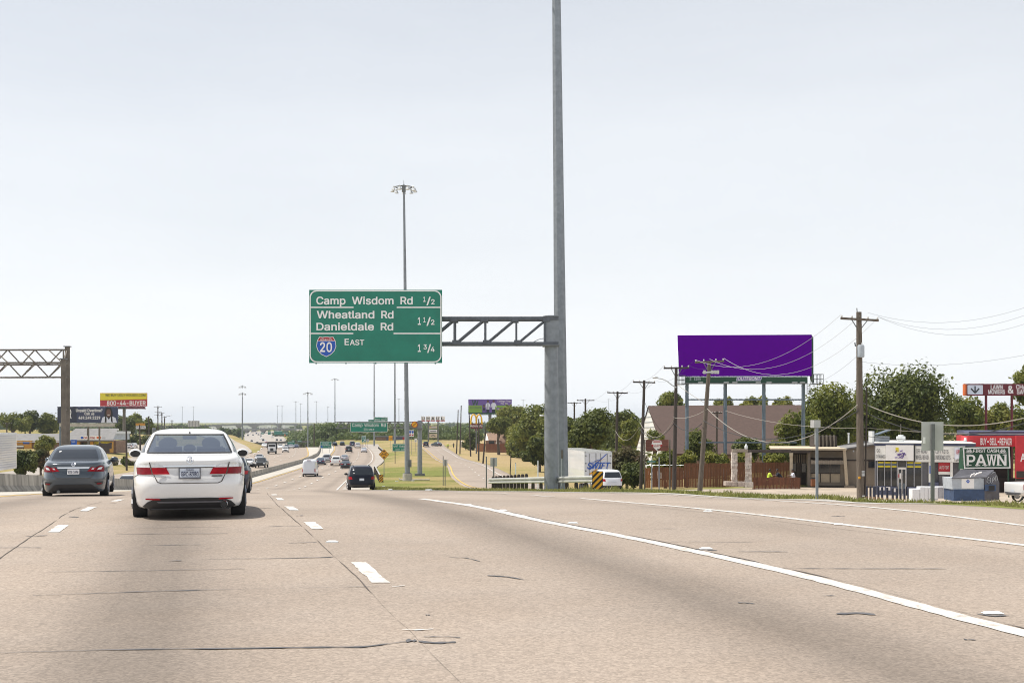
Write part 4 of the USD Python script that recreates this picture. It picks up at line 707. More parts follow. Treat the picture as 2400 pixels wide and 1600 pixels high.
for i, (x, Y, kind, pm) in enumerate(far_spots):
    X = (x - 1200) * Y / FOC; loc = (X, Y, float(G(X, Y)) + .0002 * Y); rz = heading(FARL, Y) + (PI if x < 625 else 0)
    wh = 'just above the low bridge' if Y < 870 else 'on the lower half of the pale motorway' if Y < 1000 else 'on the upper half of the pale motorway' if Y < 1300 else 'near the flyovers on the pale motorway'
    lab = f"tiny {desc[pm]} {'car' if kind == 'sedan' else 'tall car'} {wh}, {'left' if x < 613 else 'right'} side"
    if (kind, pm) not in protos: protos[(kind, pm)] = vehicle('distant_car', lab, kind, pm, loc, rz, group=f"tiny far {desc[pm]} {'cars' if kind == 'sedan' else 'tall cars'}", far=True, view='front')
    else: copy_of(protos[(kind, pm)], lab, loc, rz, group=f"tiny far {desc[pm]} {'cars' if kind == 'sedan' else 'tall cars'}")
# ================================================================== SIGNS, GANTRIES, MASTS, RAILS
class Board:
    """a flat sign at depth Y: pixel columns and rows of the photograph become metres on its face; local origin at the foot"""
    def __init__(self, name, label, cat, cx, Y, group=None, z=None, rz=0.0):
        self.cx, self.Y, self.s = cx, Y, Y / FOC; X = (cx - 1200) * self.s; self.z = float(G(X, Y)) if z is None else z
        self.t = thing(name, label, cat, (X, Y, self.z), rz, group)
    def x(self, px_): return (px_ - self.cx) * self.s
    def h(self, py): return EYE - (py - HOR) * self.s - self.z
    def rect(self, mb, x0, y0, x1, y1, ya, yb): return mb.b2((self.x(x0), min(ya, yb), self.h(y1)), (self.x(x1), max(ya, yb), self.h(y0)))
    def panel(self, name, x0, y0, x1, y1, mat, ya=0.0, yb=0.05, label=None): return self.rect(MB(), x0, y0, x1, y1, ya, yb).build(name, mat, self.t, label=label)
    def word(self, s, x0, x1, base, cap, mat='sign_white', y=-.03, bold=True, name='legend', slant=0.0):
        return MB().text(s, self.x(x0), self.x(x1), self.h(base), cap * self.s, y, bold, slant=slant).build(name, mat, self.t)
    def poly(self, name, pts, mat, ya, yb): return MB().prism([(self.x(a), self.h(b)) for a, b in pts], ya, yb).build(name, mat, self.t)
    def post(self, px_, y0, r, mat='steel_galv', y=.10, name='post', n=8, sink=.4): return MB().tube([(self.x(px_), y, -sink), (self.x(px_), y, self.h(y0))], r, n).build(name, mat, self.t, smooth=40)
def rrect(x0, y0, x1, y1, r): return shapely.geometry.box(x0 + r, y0 + r, x1 - r, y1 - r).buffer(r, 8)

# ---- the big guide sign
b = Board('guide_sign', 'large green guide sign listing Camp Wisdom Rd, Wheatland Rd, Danieldale Rd and Interstate 20 East', 'road sign', 880, 68.0)
x0, x1, z0, z1 = b.x(724.5), b.x(1036), b.h(850.5), b.h(679)
MB().b2((x0, 0, z0), (x1, .05, z1)).build('panel', 'sign_green', b.t)
MB().prism(rrect(x0 + .03, z0 + .03, x1 - .03, z1 - .03, .42).difference(rrect(x0 + .10, z0 + .10, x1 - .10, z1 - .10, .36)), -.014, -.002).build('border', 'sign_white', b.t)
for y in range(5): MB().beam((x0 + .4 + y * (x1 - x0 - .8) / 4, .09, z0 - .06), (x0 + .4 + y * (x1 - x0 - .8) / 4, .09, z1 - .1), .07).build('stiffener', 'steel_galv', b.t)
K = 1 / 7.35; zx = lambda v: 740 + v * K; zy = lambda v: 680 + v * K
for s, a, c, base, cap in (('Camp', 10, 515, 241, 126), ('Wisdom', 625, 1342, 241, 126), ('Rd', 1460, 1672, 241, 126), ('Wheatland', 20, 1010, 482, 124), ('Rd', 1128, 1340, 482, 124), ('Danieldale', 12, 1005, 688, 124), ('Rd', 1120, 1335, 688, 124),
        ('1', 1853, 1893, 197, 82), ('/', 1908, 1980, 241, 118), ('2', 1988, 2048, 241, 82), ('1', 1758, 1812, 592, 122), ('1', 1853, 1893, 550, 82), ('/', 1908, 1980, 592, 118), ('2', 1985, 2045, 592, 82),
        ('1', 1758, 1812, 1057, 122), ('3', 1858, 1915, 1017, 82), ('/', 1920, 1985, 1057, 118), ('4', 1982, 2048, 1057, 82), ('E', 498, 572, 943, 106), ('AST', 588, 835, 943, 90)):
    b.word(s, zx(a), zx(c), zy(base), cap * K, y=-.003)
for a, c, y0, y1 in ((725.5, 828.7, 718.6, 721.6), (930, 1035, 718.6, 721.6), (725.5, 828, 779.8, 782.8), (922.5, 1035, 779.8, 782.8)): b.rect(MB(), a, y0, c, y1, -.012, -.002).build('divider', 'sign_white', b.t)
def shield(cx, cz, w, h):
    p = [(-.34, .5), (-.2, .46), (0, .50), (.2, .46), (.34, .5), (.46, .30), (.5, .02), (.42, -.20), (.25, -.38), (0, -.5), (-.25, -.38), (-.42, -.20), (-.5, .02), (-.46, .30)]
    return Polygon([(cx + x * w, cz + z * h) for x, z in p]).buffer(.02 * w)
scx, scz, sw_, sh_ = b.x(764.7), b.h(812.2), 45 * b.s, 46 * b.s; S = shield(scx, scz, sw_, sh_)
shd = MB().prism(S, -.010, -.002).build('route_shield', 'sign_white', b.t); inn = S.buffer(-.035); cut = scz + .29 * sh_
MB().prism(inn.intersection(shapely.geometry.box(-99, -99, 99, cut - .015)), -.018, -.011).build('shield_field', 'sign_blue', shd); MB().prism(inn.intersection(shapely.geometry.box(-99, cut + .015, 99, 99)), -.018, -.011).build('shield_band', 'sign_red', shd)
MB().text('20', b.x(750.2), b.x(778.5), b.h(824), 21.5 * b.s, -.019, True).build('shield_number', 'sign_white', shd); MB().text('INTERSTATE', b.x(750.5), b.x(779), b.h(798), 4.2 * b.s, -.019, False).build('shield_number', 'sign_white', shd)

# ---- its cantilever
def lattice(t, p0, p1, ztop, zbot, planes, n, mat, chord, web, zig=True, zface=None):
    """truss arm: chords, uprights and diagonals, each a part; p0, p1 = (x) ends, planes = y of the faces"""
    for y in planes:
        for z in (ztop, zbot): MB().beam((p0, y, z), (p1, y, z), chord).build('chord', mat, t)
        xs = np.linspace(p0, p1, n + 1)
        for i in range(n + 1): MB().beam((xs[i], y, zbot), (xs[i], y, ztop), web).build('upright', mat, t)
        for i in range(n): MB().beam((xs[i] + .05, y, zbot), (xs[i + 1] - .05, y, ztop), web * .8).build('diagonal', mat, t)
    for z in (ztop, zbot):
        for i, x in enumerate(np.linspace(p0, p1, n + 1)): MB().beam((x, planes[0], z - .01), (x, planes[-1], z - .01), web * .8).build('cross_bar', mat, t)
Y = 69.4; s = Y / FOC; X = px(1292, 990, Y)[0]; gz = float(G(X, Y)); t = thing('sign_gantry', 'galvanised cantilever post and truss arm carrying the large green sign', 'gantry', (X, Y, gz))
H = lambda py: EYE - (py - HOR) * s - gz
MB().tube([(0, 0, -.6), (0, 0, H(742))], [.43, .405], 20).build('post', 'steel_galv', t, smooth=40); MB().cyl((0, 0, H(742)), .43, .05, 20).build('post_cap', 'steel_galv', t)
ax = lambda p: (p - 1292) * s
for y in (-.5, .5):
    for py in (747.5, 806): MB().beam((ax(744), y, H(py)), (ax(1308), y, H(py)), .17, .19).build('chord', 'steel_truss', t)
    for p in (782, 853, 924, 995, 1066, 1137.5, 1210, 1277):
        MB().beam((ax(p), y, H(806)), (ax(p), y, H(747.5)), .12).build('upright', 'steel_truss', t)
        if p < 1270: MB().beam((ax(p + 7), y, H(802)), (ax(p + 68), y, H(751)), .10).build('diagonal', 'steel_truss', t); [MB().box(q_, (.42, .21, .24)).build('gusset', 'steel_truss', t) for q_ in ((ax(p + 3), y, H(803)), (ax(p + 70), y, H(750.5)))]
for p in (782, 853, 924, 995, 1066, 1137.5, 1210):
    for py in (747.5, 806): MB().beam((ax(p), -.5, H(py)), (ax(p), .5, H(py)), .09).build('cross_bar', 'steel_truss', t)
MB().b2((ax(1277), -.52, H(806)), (ax(1309), -.42, H(748))).build('end_plate', 'steel_galv', t)
MB().b2((ax(1272), -.62, H(812)), (ax(1310), .62, H(809))).build('bracket', 'steel_dark', t); MB().b2((ax(1272), -.62, H(744.5)), (ax(1309), .62, H(742.5))).build('bracket', 'steel_dark', t)
MB().tube([(ax(1251), -.5, H(802)), (ax(1262), -.6, H(797)), (ax(1276), -.6, H(794))], .02, 6).build('lamp_arm', 'steel_galv', t)
MB().b2((ax(1276), -.9, -.1), (ax(1310), .9, .12)).build('base_plate', 'steel_dark', t)

# ---- high mast lamps
def mast(label, x, Y, ytop, zb=None, top_x=None, r0=.36, r1=.12, drum=False, head=True, n=12, lamp_r=1.55, mat='steel_galv', heads=8, group='tall high mast lamps along the motorway', second=None):
    s = Y / FOC; X = (x - 1200) * s; g = float(G(X, Y)) if zb is None else zb; t = thing('high_mast_lamp', label, 'lamp mast', (X, Y, g), 0, group)
    h = EYE - (ytop - HOR) * s - g; dx = ((top_x or x) - x) * s; base = 1.0 if drum else 0.0
    MB().tube([(0, 0, base - .3), (dx * .5, 0, h * .5), (dx, 0, h)], [r0, (r0 + r1) / 2, r1], n).build('shaft', mat, t, smooth=50 if n > 8 else False)
    if drum: MB().tube([(0, 0, -.5), (0, 0, base)], [.68, .64], 20).build('concrete_base', 'concrete', t, smooth=40); MB().tube([(0, 0, base), (0, 0, base + .08)], [.55, .55], 12).build('base_flange', 'steel_dark', t); MB().b2((.32, -.5, 1.9), (.58, -.15, 2.9)).build('control_box', 'steel_dark', t)
    for hh in ([h] + ([second] if second else [])):
        if head and hh:
            rg = MB(); a = np.linspace(0, 2 * PI, 25); rg.tube(np.stack([dx + lamp_r * .72 * np.cos(a), lamp_r * .72 * np.sin(a), np.full(25, hh - .35)], 1), .07, 5, cap=False)
            for k in range(4): rg.beam((dx, 0, hh - .2), (dx + lamp_r * .72 * math.cos(k * PI / 2 + .4), lamp_r * .72 * math.sin(k * PI / 2 + .4), hh - .35), .07)
            rg.build('lamp_ring', 'steel_dark', t); MB().tube([(dx, 0, hh - 1.0), (dx, 0, hh - .1)], .28, 8).build('winch_head', 'steel_dark', t); MB().tube([(dx, 0, hh - .1), (dx, 0, hh + .6)], [.05, .02], 5).build('spike', 'steel_dark', t)
            for k in range(heads):
                c, q = math.cos(k * 2 * PI / heads + .25), math.sin(k * 2 * PI / heads + .25); e = np.array([dx + lamp_r * c, lamp_r * q, hh])
                MB().tube([e + [-.25 * c, -.25 * q, -.38], e + [0, 0, -.45], e + [.02 * c, .02 * q, -.62], e + [.04 * c, .04 * q, -.95]], [.06, .13, .13, .30], 8).build('lamp', 'lamp_head', t)
    return t
m = mast('huge octagonal lamp mast beside the sign gantry rising out of the picture', 1316.5, 75.5, -60, top_x=1303.5, r0=.475, r1=.29, n=8)
for nm, bx, mt in (('access_door', ((-.055, -.50, 2.1), (.06, -.44, 2.65)), 'steel_brown'), ('seam_highlight', ((-.03, -.47, .3), (.0, -.43, 2.1)), 'stud_white')): MB().b2(*bx).build(nm, mt, m)  # pale strip: the highlight along the mast, painted as colour
MB().tube([(0, 0, -.1), (0, 0, .1)], .75, 12).build('base_plate', 'steel_dark', m)
mast('tall lamp mast on a round concrete drum in the grass median', 955, 158, 433, top_x=946.5, r0=.37, r1=.13, drum=True, heads=9)
mast('second lamp mast standing behind the small exit sign on the median', 925.5, 330, 735, r0=.33, r1=.12)
mast('third lamp mast at the crest behind the small Camp Wisdom Rd sign', 877, 420, 785, r0=.33, r1=.12)
mast('lamp mast behind the far crest, left of the small Camp Wisdom Rd sign', 785, 620, 887, r0=.40, r1=.16, lamp_r=1.8)
mast('lamp mast beside the end of the barrier where it bends out of sight', 721.5, 470, 919, r0=.32, r1=.14, lamp_r=1.7)
mast('lamp mast on the grass bank at the left end of the low bridge', 568, 470, 920, r0=.34, r1=.14, lamp_r=1.3, second=22.0)
for x, Y, yt, d in ((651, 1500, 950, 'far pale lamp mast, left one of the pair above the flyover'), (661, 1500, 951, 'far pale lamp mast, right one of the pair above the flyover'), (693.5, 1170, 940, 'far lamp mast rising from the foot of the curved ramp'), (705, 1350, 945, 'far pale lamp mast just left of the nearer mast at the barrier'), (741, 1300, 940, 'far lamp mast over the left edge of the woods'), (768.5, 1500, 952, 'far short lamp mast over the woods'),
        (427, 1500, 953, 'far lamp mast above the pearl white roof, left of two'), (453, 1500, 953, 'far lamp mast above the pearl white roof, right of two'), (935, 1250, 934, 'thin far lamp mast right of the median mast'), (1226, 1300, 936, 'far lamp mast over the trees left of the sign gantry'), (1427, 1350, 935, 'far lamp mast between the utility poles right of the huge mast')):
    mast(d, x, Y, yt, r0=.42, r1=.20, lamp_r=2.4, n=6, heads=5)

# ---- guard rails
def w_beam(name_t, label, P0, P1, h, ground=None, posts=(), tall=0, pitch=3.8, group=None, mat='rail_metal'):
    P0, P1 = np.array(P0, float), np.array(P1, float); L = np.linalg.norm((P1 - P0)[:2]); rz = math.atan2(P1[1] - P0[1], P1[0] - P0[0]); z0 = float(G(*P0)); z1 = float(G(*P1)); t = thing(name_t, label, 'guard rail', (P0[0], P0[1], z0), rz, group); slope = (z1 - z0) / L
    prof = np.array([(.02, -.155), (-.06, -.12), (-.06, -.06), (.02, -.01), (.02, .01), (-.06, .06), (-.06, .12), (.02, .155)]) * [1.3, 1.22]; k = max(1, int(round(L / pitch)))
    for i in range(k):
        a, c = L * i / k - .06, L * (i + 1) / k + .04; V = [[x, p[0] - (.006 if i % 2 else 0), h[0] + (h[1] - h[0]) * x / L + slope * x + p[1]] for x in (a, c) for p in prof]
        MB().add(V, [[j, j + 1, 9 + j, 8 + j] for j in range(7)]).build('rail', mat, t, smooth=30)
    for x, top in posts: MB().tube([(x, .17, slope * x - .8), (x, .17, slope * x + top - .12), (x, .17, slope * x + top - .03), (x, .17, slope * x + top)], [.115, .115, .09, .04], 8).build('post', 'pole_wood_dark', t, smooth=40)
    return t, L
pa, pc = px(1147, 990, 82)[:2], px(1402, 990, 63.5)[:2]; Lr = np.linalg.norm(pa - pc)
posts = [(.35 + i * .0345 * Lr + (.3 * i * .1), 1.0 + .01 * i) for i in range(3)] + [(.105 * Lr + i * .0385 * Lr, 1.02 + .012 * i) for i in range(8)] + [(.44 * Lr + i * .075 * Lr, .52) for i in range(8)]
gr, L = w_beam('guard_rail', 'long pale steel guard rail on dark wooden posts in front of the sign gantry', pa, pc, (.66, .68), posts=posts)
MB().b2((L - .05, -.09, .30), (L + .28, .03, .92)).build('end_terminal', 'stud_white', gr)
s_ = MB(); s_.b2((L + .02, -.10, .80), (L + .22, -.091, .84)).b2((L + .02, -.10, .58), (L + .22, -.091, .62)).b2((L + .02, -.10, .36), (L + .22, -.091, .40)).beam((L + .04, -.096, .60), (L + .04, -.096, .82), .03, .012).beam((L + .2, -.096, .38), (L + .2, -.096, .60), .03, .012).build('terminal_mark', 'black', gr)
w_beam('guard_rail', 'short guard rail ending in a striped nose behind the black sport utility car', px(893, 990, 152)[:2], px(878.5, 990, 205)[:2], (.62, .62), posts=[(2 + 5 * i, .75) for i in range(10)])
w_beam('guard_rail', 'short guard rail on the rise behind the yellow diamond sign', px(907, 990, 300)[:2], px(886, 990, 404)[:2], (.62, .70), posts=[(2 + 9 * i, .75) for i in range(11)], pitch=12)
def striped(label, x, Y, w, h, z, tilt=0.0, posts=True, group=None):
    X = (x - 1200) * Y / FOC; t = thing('object_marker', label, 'marker', (X, Y, float(G(X, Y))), 0, group); R = shapely.geometry.box(-w / 2, z, w / 2, z + h)
    MB().b2((-w / 2 - .02, 0, z - .02), (w / 2 + .02, .03, z + h + .02)).build('board', 'black', t)
    st = w * .62
    for k in range(-3, int(h / st) + 3):
        q = Polygon([(-w, z + k * st - w * 1.0), (w, z + k * st + w * 1.0), (w, z + k * st + w * 1.0 + st * .52), (-w, z + k * st - w * 1.0 + st * .52)]).intersection(R)
        if q.area > 1e-3: MB().prism(q, -.012, -.002).build('stripe', 'sign_yellow', t)
    if posts:
        for s in (-1, 1): MB().beam((s * w * .25, .06, -.4), (s * w * .25, .06, z + h * .8), .05).build('post', 'steel_dark', t)
striped('yellow and black striped object marker at the end of the long guard rail', 1400.5, 62, .54, .97, .10)
striped('small yellow and black striped nose of the guard rail behind the black car', 893, 150.5, .55, .95, .10)

# ---- second gantry in the dip with the smaller Camp Wisdom Rd sign
Y = 178; b = Board('sign_gantry', 'cantilever gantry in the median dip holding the smaller Camp Wisdom Rd sign', 'gantry', 984, Y)
MB().tube([(0, 0, -.3), (0, 0, b.h(985))], [.38, .33], 14).build('post', 'steel_galv', b.t, smooth=40); MB().b2((-.75, -.6, -.1), (.75, .6, .35)).build('base_plate', 'steel_dark', b.t); MB().b2((b.x(979), -.6, b.h(1003)), (b.x(989), .6, b.h(987.5))).build('end_plate', 'steel_galv', b.t); MB().b2((b.x(978), -.6, b.h(1007)), (b.x(990), .6, b.h(1003))).build('bracket', 'steel_dark', b.t)
for y in (-.5, .5):
    for py in (988.5, 1003): MB().beam((b.x(787), y, b.h(py)), (b.x(986), y, b.h(py)), .13).build('chord', 'steel_dark', b.t)
    for k in range(11): p = 790 + k * 19; MB().beam((b.x(p), y, b.h(1003)), (b.x(p + 9.5), y, b.h(988.5)), .10).build('diagonal', 'steel_dark', b.t); MB().beam((b.x(p + 9.5), y, b.h(988.5)), (b.x(p + 19), y, b.h(1003)), .07).build('diagonal', 'steel_dark', b.t)
g2 = Board('guide_sign', 'smaller green sign reading Camp Wisdom Rd 1/4 MILE under an EXIT 419 tab', 'road sign', 865, 177)
g2.panel('panel', 821, 989, 908.5, 1012, 'sign_green'); g2.panel('exit_tab', 876, 977, 909, 987.2, 'sign_green'); g2.panel('exit_tab', 863.5, 983, 875.8, 988.6, 'sign_green', .06, .10)
for q in ((821.4, 989.4, 908.1, 1011.6), (876.4, 977.4, 908.6, 986.8)): R = shapely.geometry.box(g2.x(q[0]), g2.h(q[3]), g2.x(q[2]), g2.h(q[1])); MB().prism(R.difference(R.buffer(-.05)), -.02, -.004).build('border', 'sign_white', g2.t)
for s, a, c, ba, cap in (('Camp', 825, 849.5, 999.5, 7.6), ('Wisdom', 854, 887.5, 999.5, 7.6), ('Rd', 893, 904.5, 999.5, 7.6), ('1/4', 852.5, 861.5, 1008, 5), ('MILE', 864.5, 877, 1008, 4), ('EXIT', 879, 890, 984.6, 4), ('419', 893.5, 906, 984.8, 5.4), ('EXIT', 865.5, 873, 987.4, 2.6)): g2.word(s, a, c, ba, cap, y=-.006, bold=False)
def disc(b, name, cx, cy, r, mat, y0, y1): return MB().prism(Point(b.x(cx), b.h(cy)).buffer(r * b.s, 12), y0, y1).build(name, mat, b.t)
o = Board('warning_lamp_sign', 'round orange disc with a dark diagonal bar on the gantry end', 'road sign', 971.5, 176.6); disc(o, 'disc', 971.5, 994.5, 7.4, 'sign_red', 0, .04); disc(o, 'face', 971.5, 994.5, 6.3, 'sign_yellow', -.012, -.002)
MB().beam((o.x(967), -.02, o.h(998.5)), (o.x(976), -.02, o.h(990.5)), .02, .07).build('bar', 'black', o.t); MB().b2((o.x(969), .05, o.h(1001)), (o.x(974), .5, o.h(988))).build('bracket', 'steel_dark', o.t)
d = Board('warning_sign', 'yellow diamond warning sign on a thin post in the green median', 'road sign', 900, 175); r = 12.6
d.poly('panel', [(900 - r, 1064.5), (900, 1064.5 - r), (900 + r, 1064.5), (900, 1064.5 + r)], 'sign_yellow', 0, .03); R = Polygon([(d.x(900 - r + 1), d.h(1064.5)), (d.x(900), d.h(1064.5 - r + 1)), (d.x(900 + r - 1), d.h(1064.5)), (d.x(900), d.h(1064.5 + r - 1))]); MB().prism(R.difference(R.buffer(-.035)), -.01, -.002).build('border', 'black', d.t)
for cy in (1057.3, 1071.3): d.poly('hazard_mark', [(897.6, cy), (900, cy - 2.6), (902.6, cy), (900, cy + 2.6)], 'black', -.012, -.002)
lp = MB(); 
for p, q in (((892, 1068), (897, 1061)), ((897, 1061), (898.5, 1065.5)), ((895, 1065), (905, 1064)), ((902, 1061.5), (907, 1061.5)), ((902, 1061.5), (902, 1067)), ((902, 1067), (907, 1066))): lp.beam((d.x(p[0]), -.012, d.h(p[1])), (d.x(q[0]), -.012, d.h(q[1])), .02, .06)
lp.build('symbol', 'black', d.t); d.post(900, 1075, .05, y=.06)
u = Board('guide_sign', 'green exit sign for UNT Dallas half hidden by the median lamp mast', 'road sign', 926, 232); u.panel('panel', 919.5, 1039.5, 957, 1057, 'sign_green'); R = shapely.geometry.box(u.x(920), u.h(1056.5), u.x(956.5), u.h(1040)); MB().prism(R.difference(R.buffer(-.05)), -.02, -.004).build('border', 'sign_white', u.t)
for s, a, c, ba, cap in (('UNT', 923, 933, 1047.3, 4.2), ('Dallas', 936.5, 953, 1047.3, 4.2), ('EXIT', 927.5, 936.5, 1054.3, 3.2), ('419', 940.5, 949, 1054.6, 4.2)): u.word(s, a, c, ba, cap, y=-.006, bold=False)
u.post(926, 1042, .07, 'steel_brown'); u.post(950, 1042, .07, 'steel_brown')
def small_sign(name, label, x0, y0, x1, y1, Y, mat, posts=None, words=(), bord=None, group=None, cat='road sign', pr=.05, pmat='steel_galv', wm='sign_white'):
    b = Board(name, label, cat, (x0 + x1) / 2, Y, group); b.panel('panel', x0, y0, x1, y1, mat)
    if bord: R = shapely.geometry.box(b.x(x0), b.h(y1), b.x(x1), b.h(y0)); MB().prism(R.buffer(-.012 * Y / 100).difference(R.buffer(-.03 * Y / 100)), -.01, -.002).build('border', bord, b.t)
    for p in (posts or [(x0 + x1) / 2]): b.post(p, y1 - .5 * (y1 - y0), pr, pmat)
    for s, a, c, ba, cap in words: b.word(s, a, c, ba, cap, wm, y=-.008, bold=False)
    return b
e = small_sign('exit_sign', 'small green gore sign with an arrow on two posts at the far crest', 847.5, 1020.5, 858, 1036, 400, 'sign_green_far', [849.5, 856], [('EXIT', 849, 856.5, 1024.5, 2.6), ('419', 849.5, 856, 1029.3, 3)], 'sign_white'); e.poly('arrow', [(851, 1034.5), (852.5, 1034.8), (855, 1031.8), (855.8, 1032.6), (856, 1030), (853.2, 1030.2), (854, 1031)], 'sign_white', -.02, -.006)
small_sign('road_sign', 'pale back of a small sign right of the green gore sign', 858.8, 1028.5, 865, 1035, 402, 'sign_back')
small_sign('road_sign', 'yellow square sign on a post in front of the low brick building', 911, 1020.5, 919.7, 1032, 380, 'sign_yellow', words=[('45', 913, 918, 1029, 4)], wm='black')
sg = small_sign('route_sign', 'white marker sign with blue and red shields right of the median lamp mast', 958.5, 1007.5, 970, 1022.5, 290, 'sign_white', [964])
for k in (961.3, 967.2): sg.poly('shield', [(k - 2.3, 1009), (k + 2.3, 1009), (k + 2.5, 1013), (k, 1016), (k - 2.5, 1013)], 'sign_blue', -.02, -.004); sg.poly('arrow', [(k - 2, 1018), (k + 2, 1017), (k + 2, 1020), (k - 2, 1021)], 'sign_red', -.02, -.004)
small_sign('speed_sign', 'small white speed sign left of the service road', 971.5, 1027, 977, 1035.5, 330, 'sign_white', words=[('40', 972.5, 976, 1034, 3)], wm='black')
small_sign('road_sign', 'small red and white do-not-enter sign behind the median lamp mast', 943.5, 1024, 948, 1030, 330, 'sign_red')
s5 = small_sign('guide_sign', 'small green guide sign with a blue shield by the end of the barrier', 750.5, 1034, 777.2, 1050.5, 336, 'sign_green_far', [756, 772], [('Laureland', 755, 770, 1040, 2.6), ('Camp Wisdom', 754, 774, 1044, 2.2), ('1/2', 769.5, 774.5, 1048.6, 2)], 'sign_white'); s5.poly('shield', [(752, 1044.5), (756, 1044.5), (756, 1047), (754, 1049), (752, 1047)], 'sign_blue', -.02, -.006)
Yb = 519.5
for x0, y0, x1, y1, dsc in ((674, 1034, 690.5, 1042, 'green sign hung on the front of the low bridge'), (684, 1031, 690.5, 1034, 'small green tab above the bridge sign'), (697, 1031.5, 707, 1035, 'narrow green sign on the low bridge right of its neighbour')):
    b = Board('bridge_sign', dsc, 'road sign', (x0 + x1) / 2, Yb - .5, z=-9.0); b.panel('panel', x0, y0, x1, y1, 'sign_green_far'); b.rect(MB(), x0 + 1, y0 + .9, x1 - 1, y0 + 1.5, -.05, -.004).build('legend', 'sign_white', b.t)
    b.rect(MB(), x0 + 1, y1 - .4, x0 + 1.8, y0 + .4, .05, .9).build('bracket', 'steel_dark', b.t)
fg = Board('far_gantry', 'distant gantry across the motorway below the flyovers', 'gantry', 645, 1105); fg.rect(MB(), 611, 1014.6, 680, 1015.6, .2, .8).build('beam', 'steel_dark', fg.t)
for p in (611, 680): fg.rect(MB(), p - .4, 1030, p + .4, 1014.6, .2, .8).build('post', 'steel_dark', fg.t)
for x0, y0, x1, y1, dsc in ((611.5, 1013, 619, 1017.2, 'far green sign, leftmost on the distant gantry'), (628, 1010, 634.5, 1018, 'far pale green sign, second from left on the distant gantry'), (642.5, 1009, 661.5, 1018, 'far large green sign in the middle of the distant gantry'), (662.2, 1012.5, 676, 1018.2, 'far green sign, rightmost on the distant gantry')):
    b = Board('far_guide_sign', dsc, 'road sign', (x0 + x1) / 2, 1104); b.panel('panel', x0, y0, x1, y1, 'sign_green_far', 0, .1); b.rect(MB(), x0 + .8, y0 + 1.2, x1 - .8, y0 + 1.9, -.1, -.01).build('legend', 'sign_white', b.t); b.rect(MB(), x0 + 1, y1 - .3, x0 + 1.5, y0 + .3, .12, .4).build('bracket', 'steel_dark', b.t)
small_sign('work_sign', 'small orange work sign by the motorway under the far ramp', 666.3, 1017.3, 669, 1020.8, 800, 'orange'); small_sign('work_sign', 'small red-orange work sign right of the orange one by the far road', 681.3, 1021, 684.6, 1024.6, 760, 'red_print')

# ---- gantry at the left edge
Y = 78; b = Board('sign_gantry', 'brown steel box-truss gantry running out of the left edge of the picture', 'gantry', 153, Y); b.s0 = b.s
def q(p_, y, py): k = (Y + y) / FOC; return ((p_ - 1200) * k - (153 - 1200) * b.s, y, EYE - (py - HOR) * k - b.z)
for p_, y, top, nm in ((149, -.75, 842, .165), (158, .75, 813, .165)):
    e_ = q(p_, y, top); MB().tube([(e_[0], y, -.5), e_], nm, 12).build('post', 'steel_brown', b.t, smooth=40); MB().box((e_[0], y, e_[2] + .03), (.40, .40, .07)).build('post_cap', 'steel_dark', b.t)
for y, zt in ((-.75, (849.5, 884)), (.75, (819.5, 854))):
    for py in zt: MB().beam(q(-330, y, py + 1.5), q(159 if y > 0 else 150, y, py), .11).build('chord', 'steel_brown', b.t)
for k in range(10):
    p_ = 146 - k * 64; n_ = p_ - 64; m_ = (p_ + n_) / 2
    for y, a_, c_ in ((-.75, 849.5, 884), (.75, 819.5, 854)): MB().beam(q(p_, y, a_), q(m_, y, c_), .07).build('diagonal', 'steel_brown', b.t); MB().beam(q(m_, y, c_), q(n_, y, a_), .07).build('diagonal', 'steel_brown', b.t)
    MB().beam(q(p_, -.75, 849.5), q(m_, .75, 819.5), .06).build('diagonal', 'steel_brown', b.t); MB().beam(q(p_, .75, 854), q(m_, -.75, 884), .06).build('diagonal', 'steel_brown', b.t)
MB().beam(q(149, -.75, 842), q(148.5, -.75, 819), .08).build('tie', 'steel_brown', b.t); MB().beam(q(150, -.75, 842), q(157, .75, 820), .08).build('tie', 'steel_brown', b.t)
for py in (852, 884, 960): MB().beam(q(149, -.75, py), q(158, .75, py), .09).build('tie', 'steel_brown', b.t)
# gantry over the oncoming lanes behind the white roof
Y = 262; b = Board('sign_gantry', 'dark truss gantry with a sign back rising above the pearl white roof', 'gantry', 361, Y); MB().tube([(0, 0, -.4), (0, 0, b.h(1002))], .40, 12).build('post', 'steel_galv', b.t, smooth=40)
for py in (998, 1009):
    for y in (-.4, .4): MB().beam((b.x(372), y, b.h(py)), (b.x(492), y, b.h(py)), .13).build('chord', 'steel_dark', b.t)
for k in range(9): p = 377 + 13 * k; MB().beam((b.x(p), -.4, b.h(998)), (b.x(p + 10), -.4, b.h(1009)), .16).build('diagonal', 'steel_dark', b.t)
b.panel('sign_back', 442, 985.5, 469, 999.5, 'sign_back', -.6, -.5); [b.rect(MB(), 445 + 7 * k, 999, 445.7 + 7 * k, 986, -.66, -.6).build('stiffener', 'steel_dark', b.t) for k in range(4)]; MB().b2((b.x(358), -.5, b.h(1009)), (b.x(375), .5, b.h(1007))).build('arm', 'steel_dark', b.t)

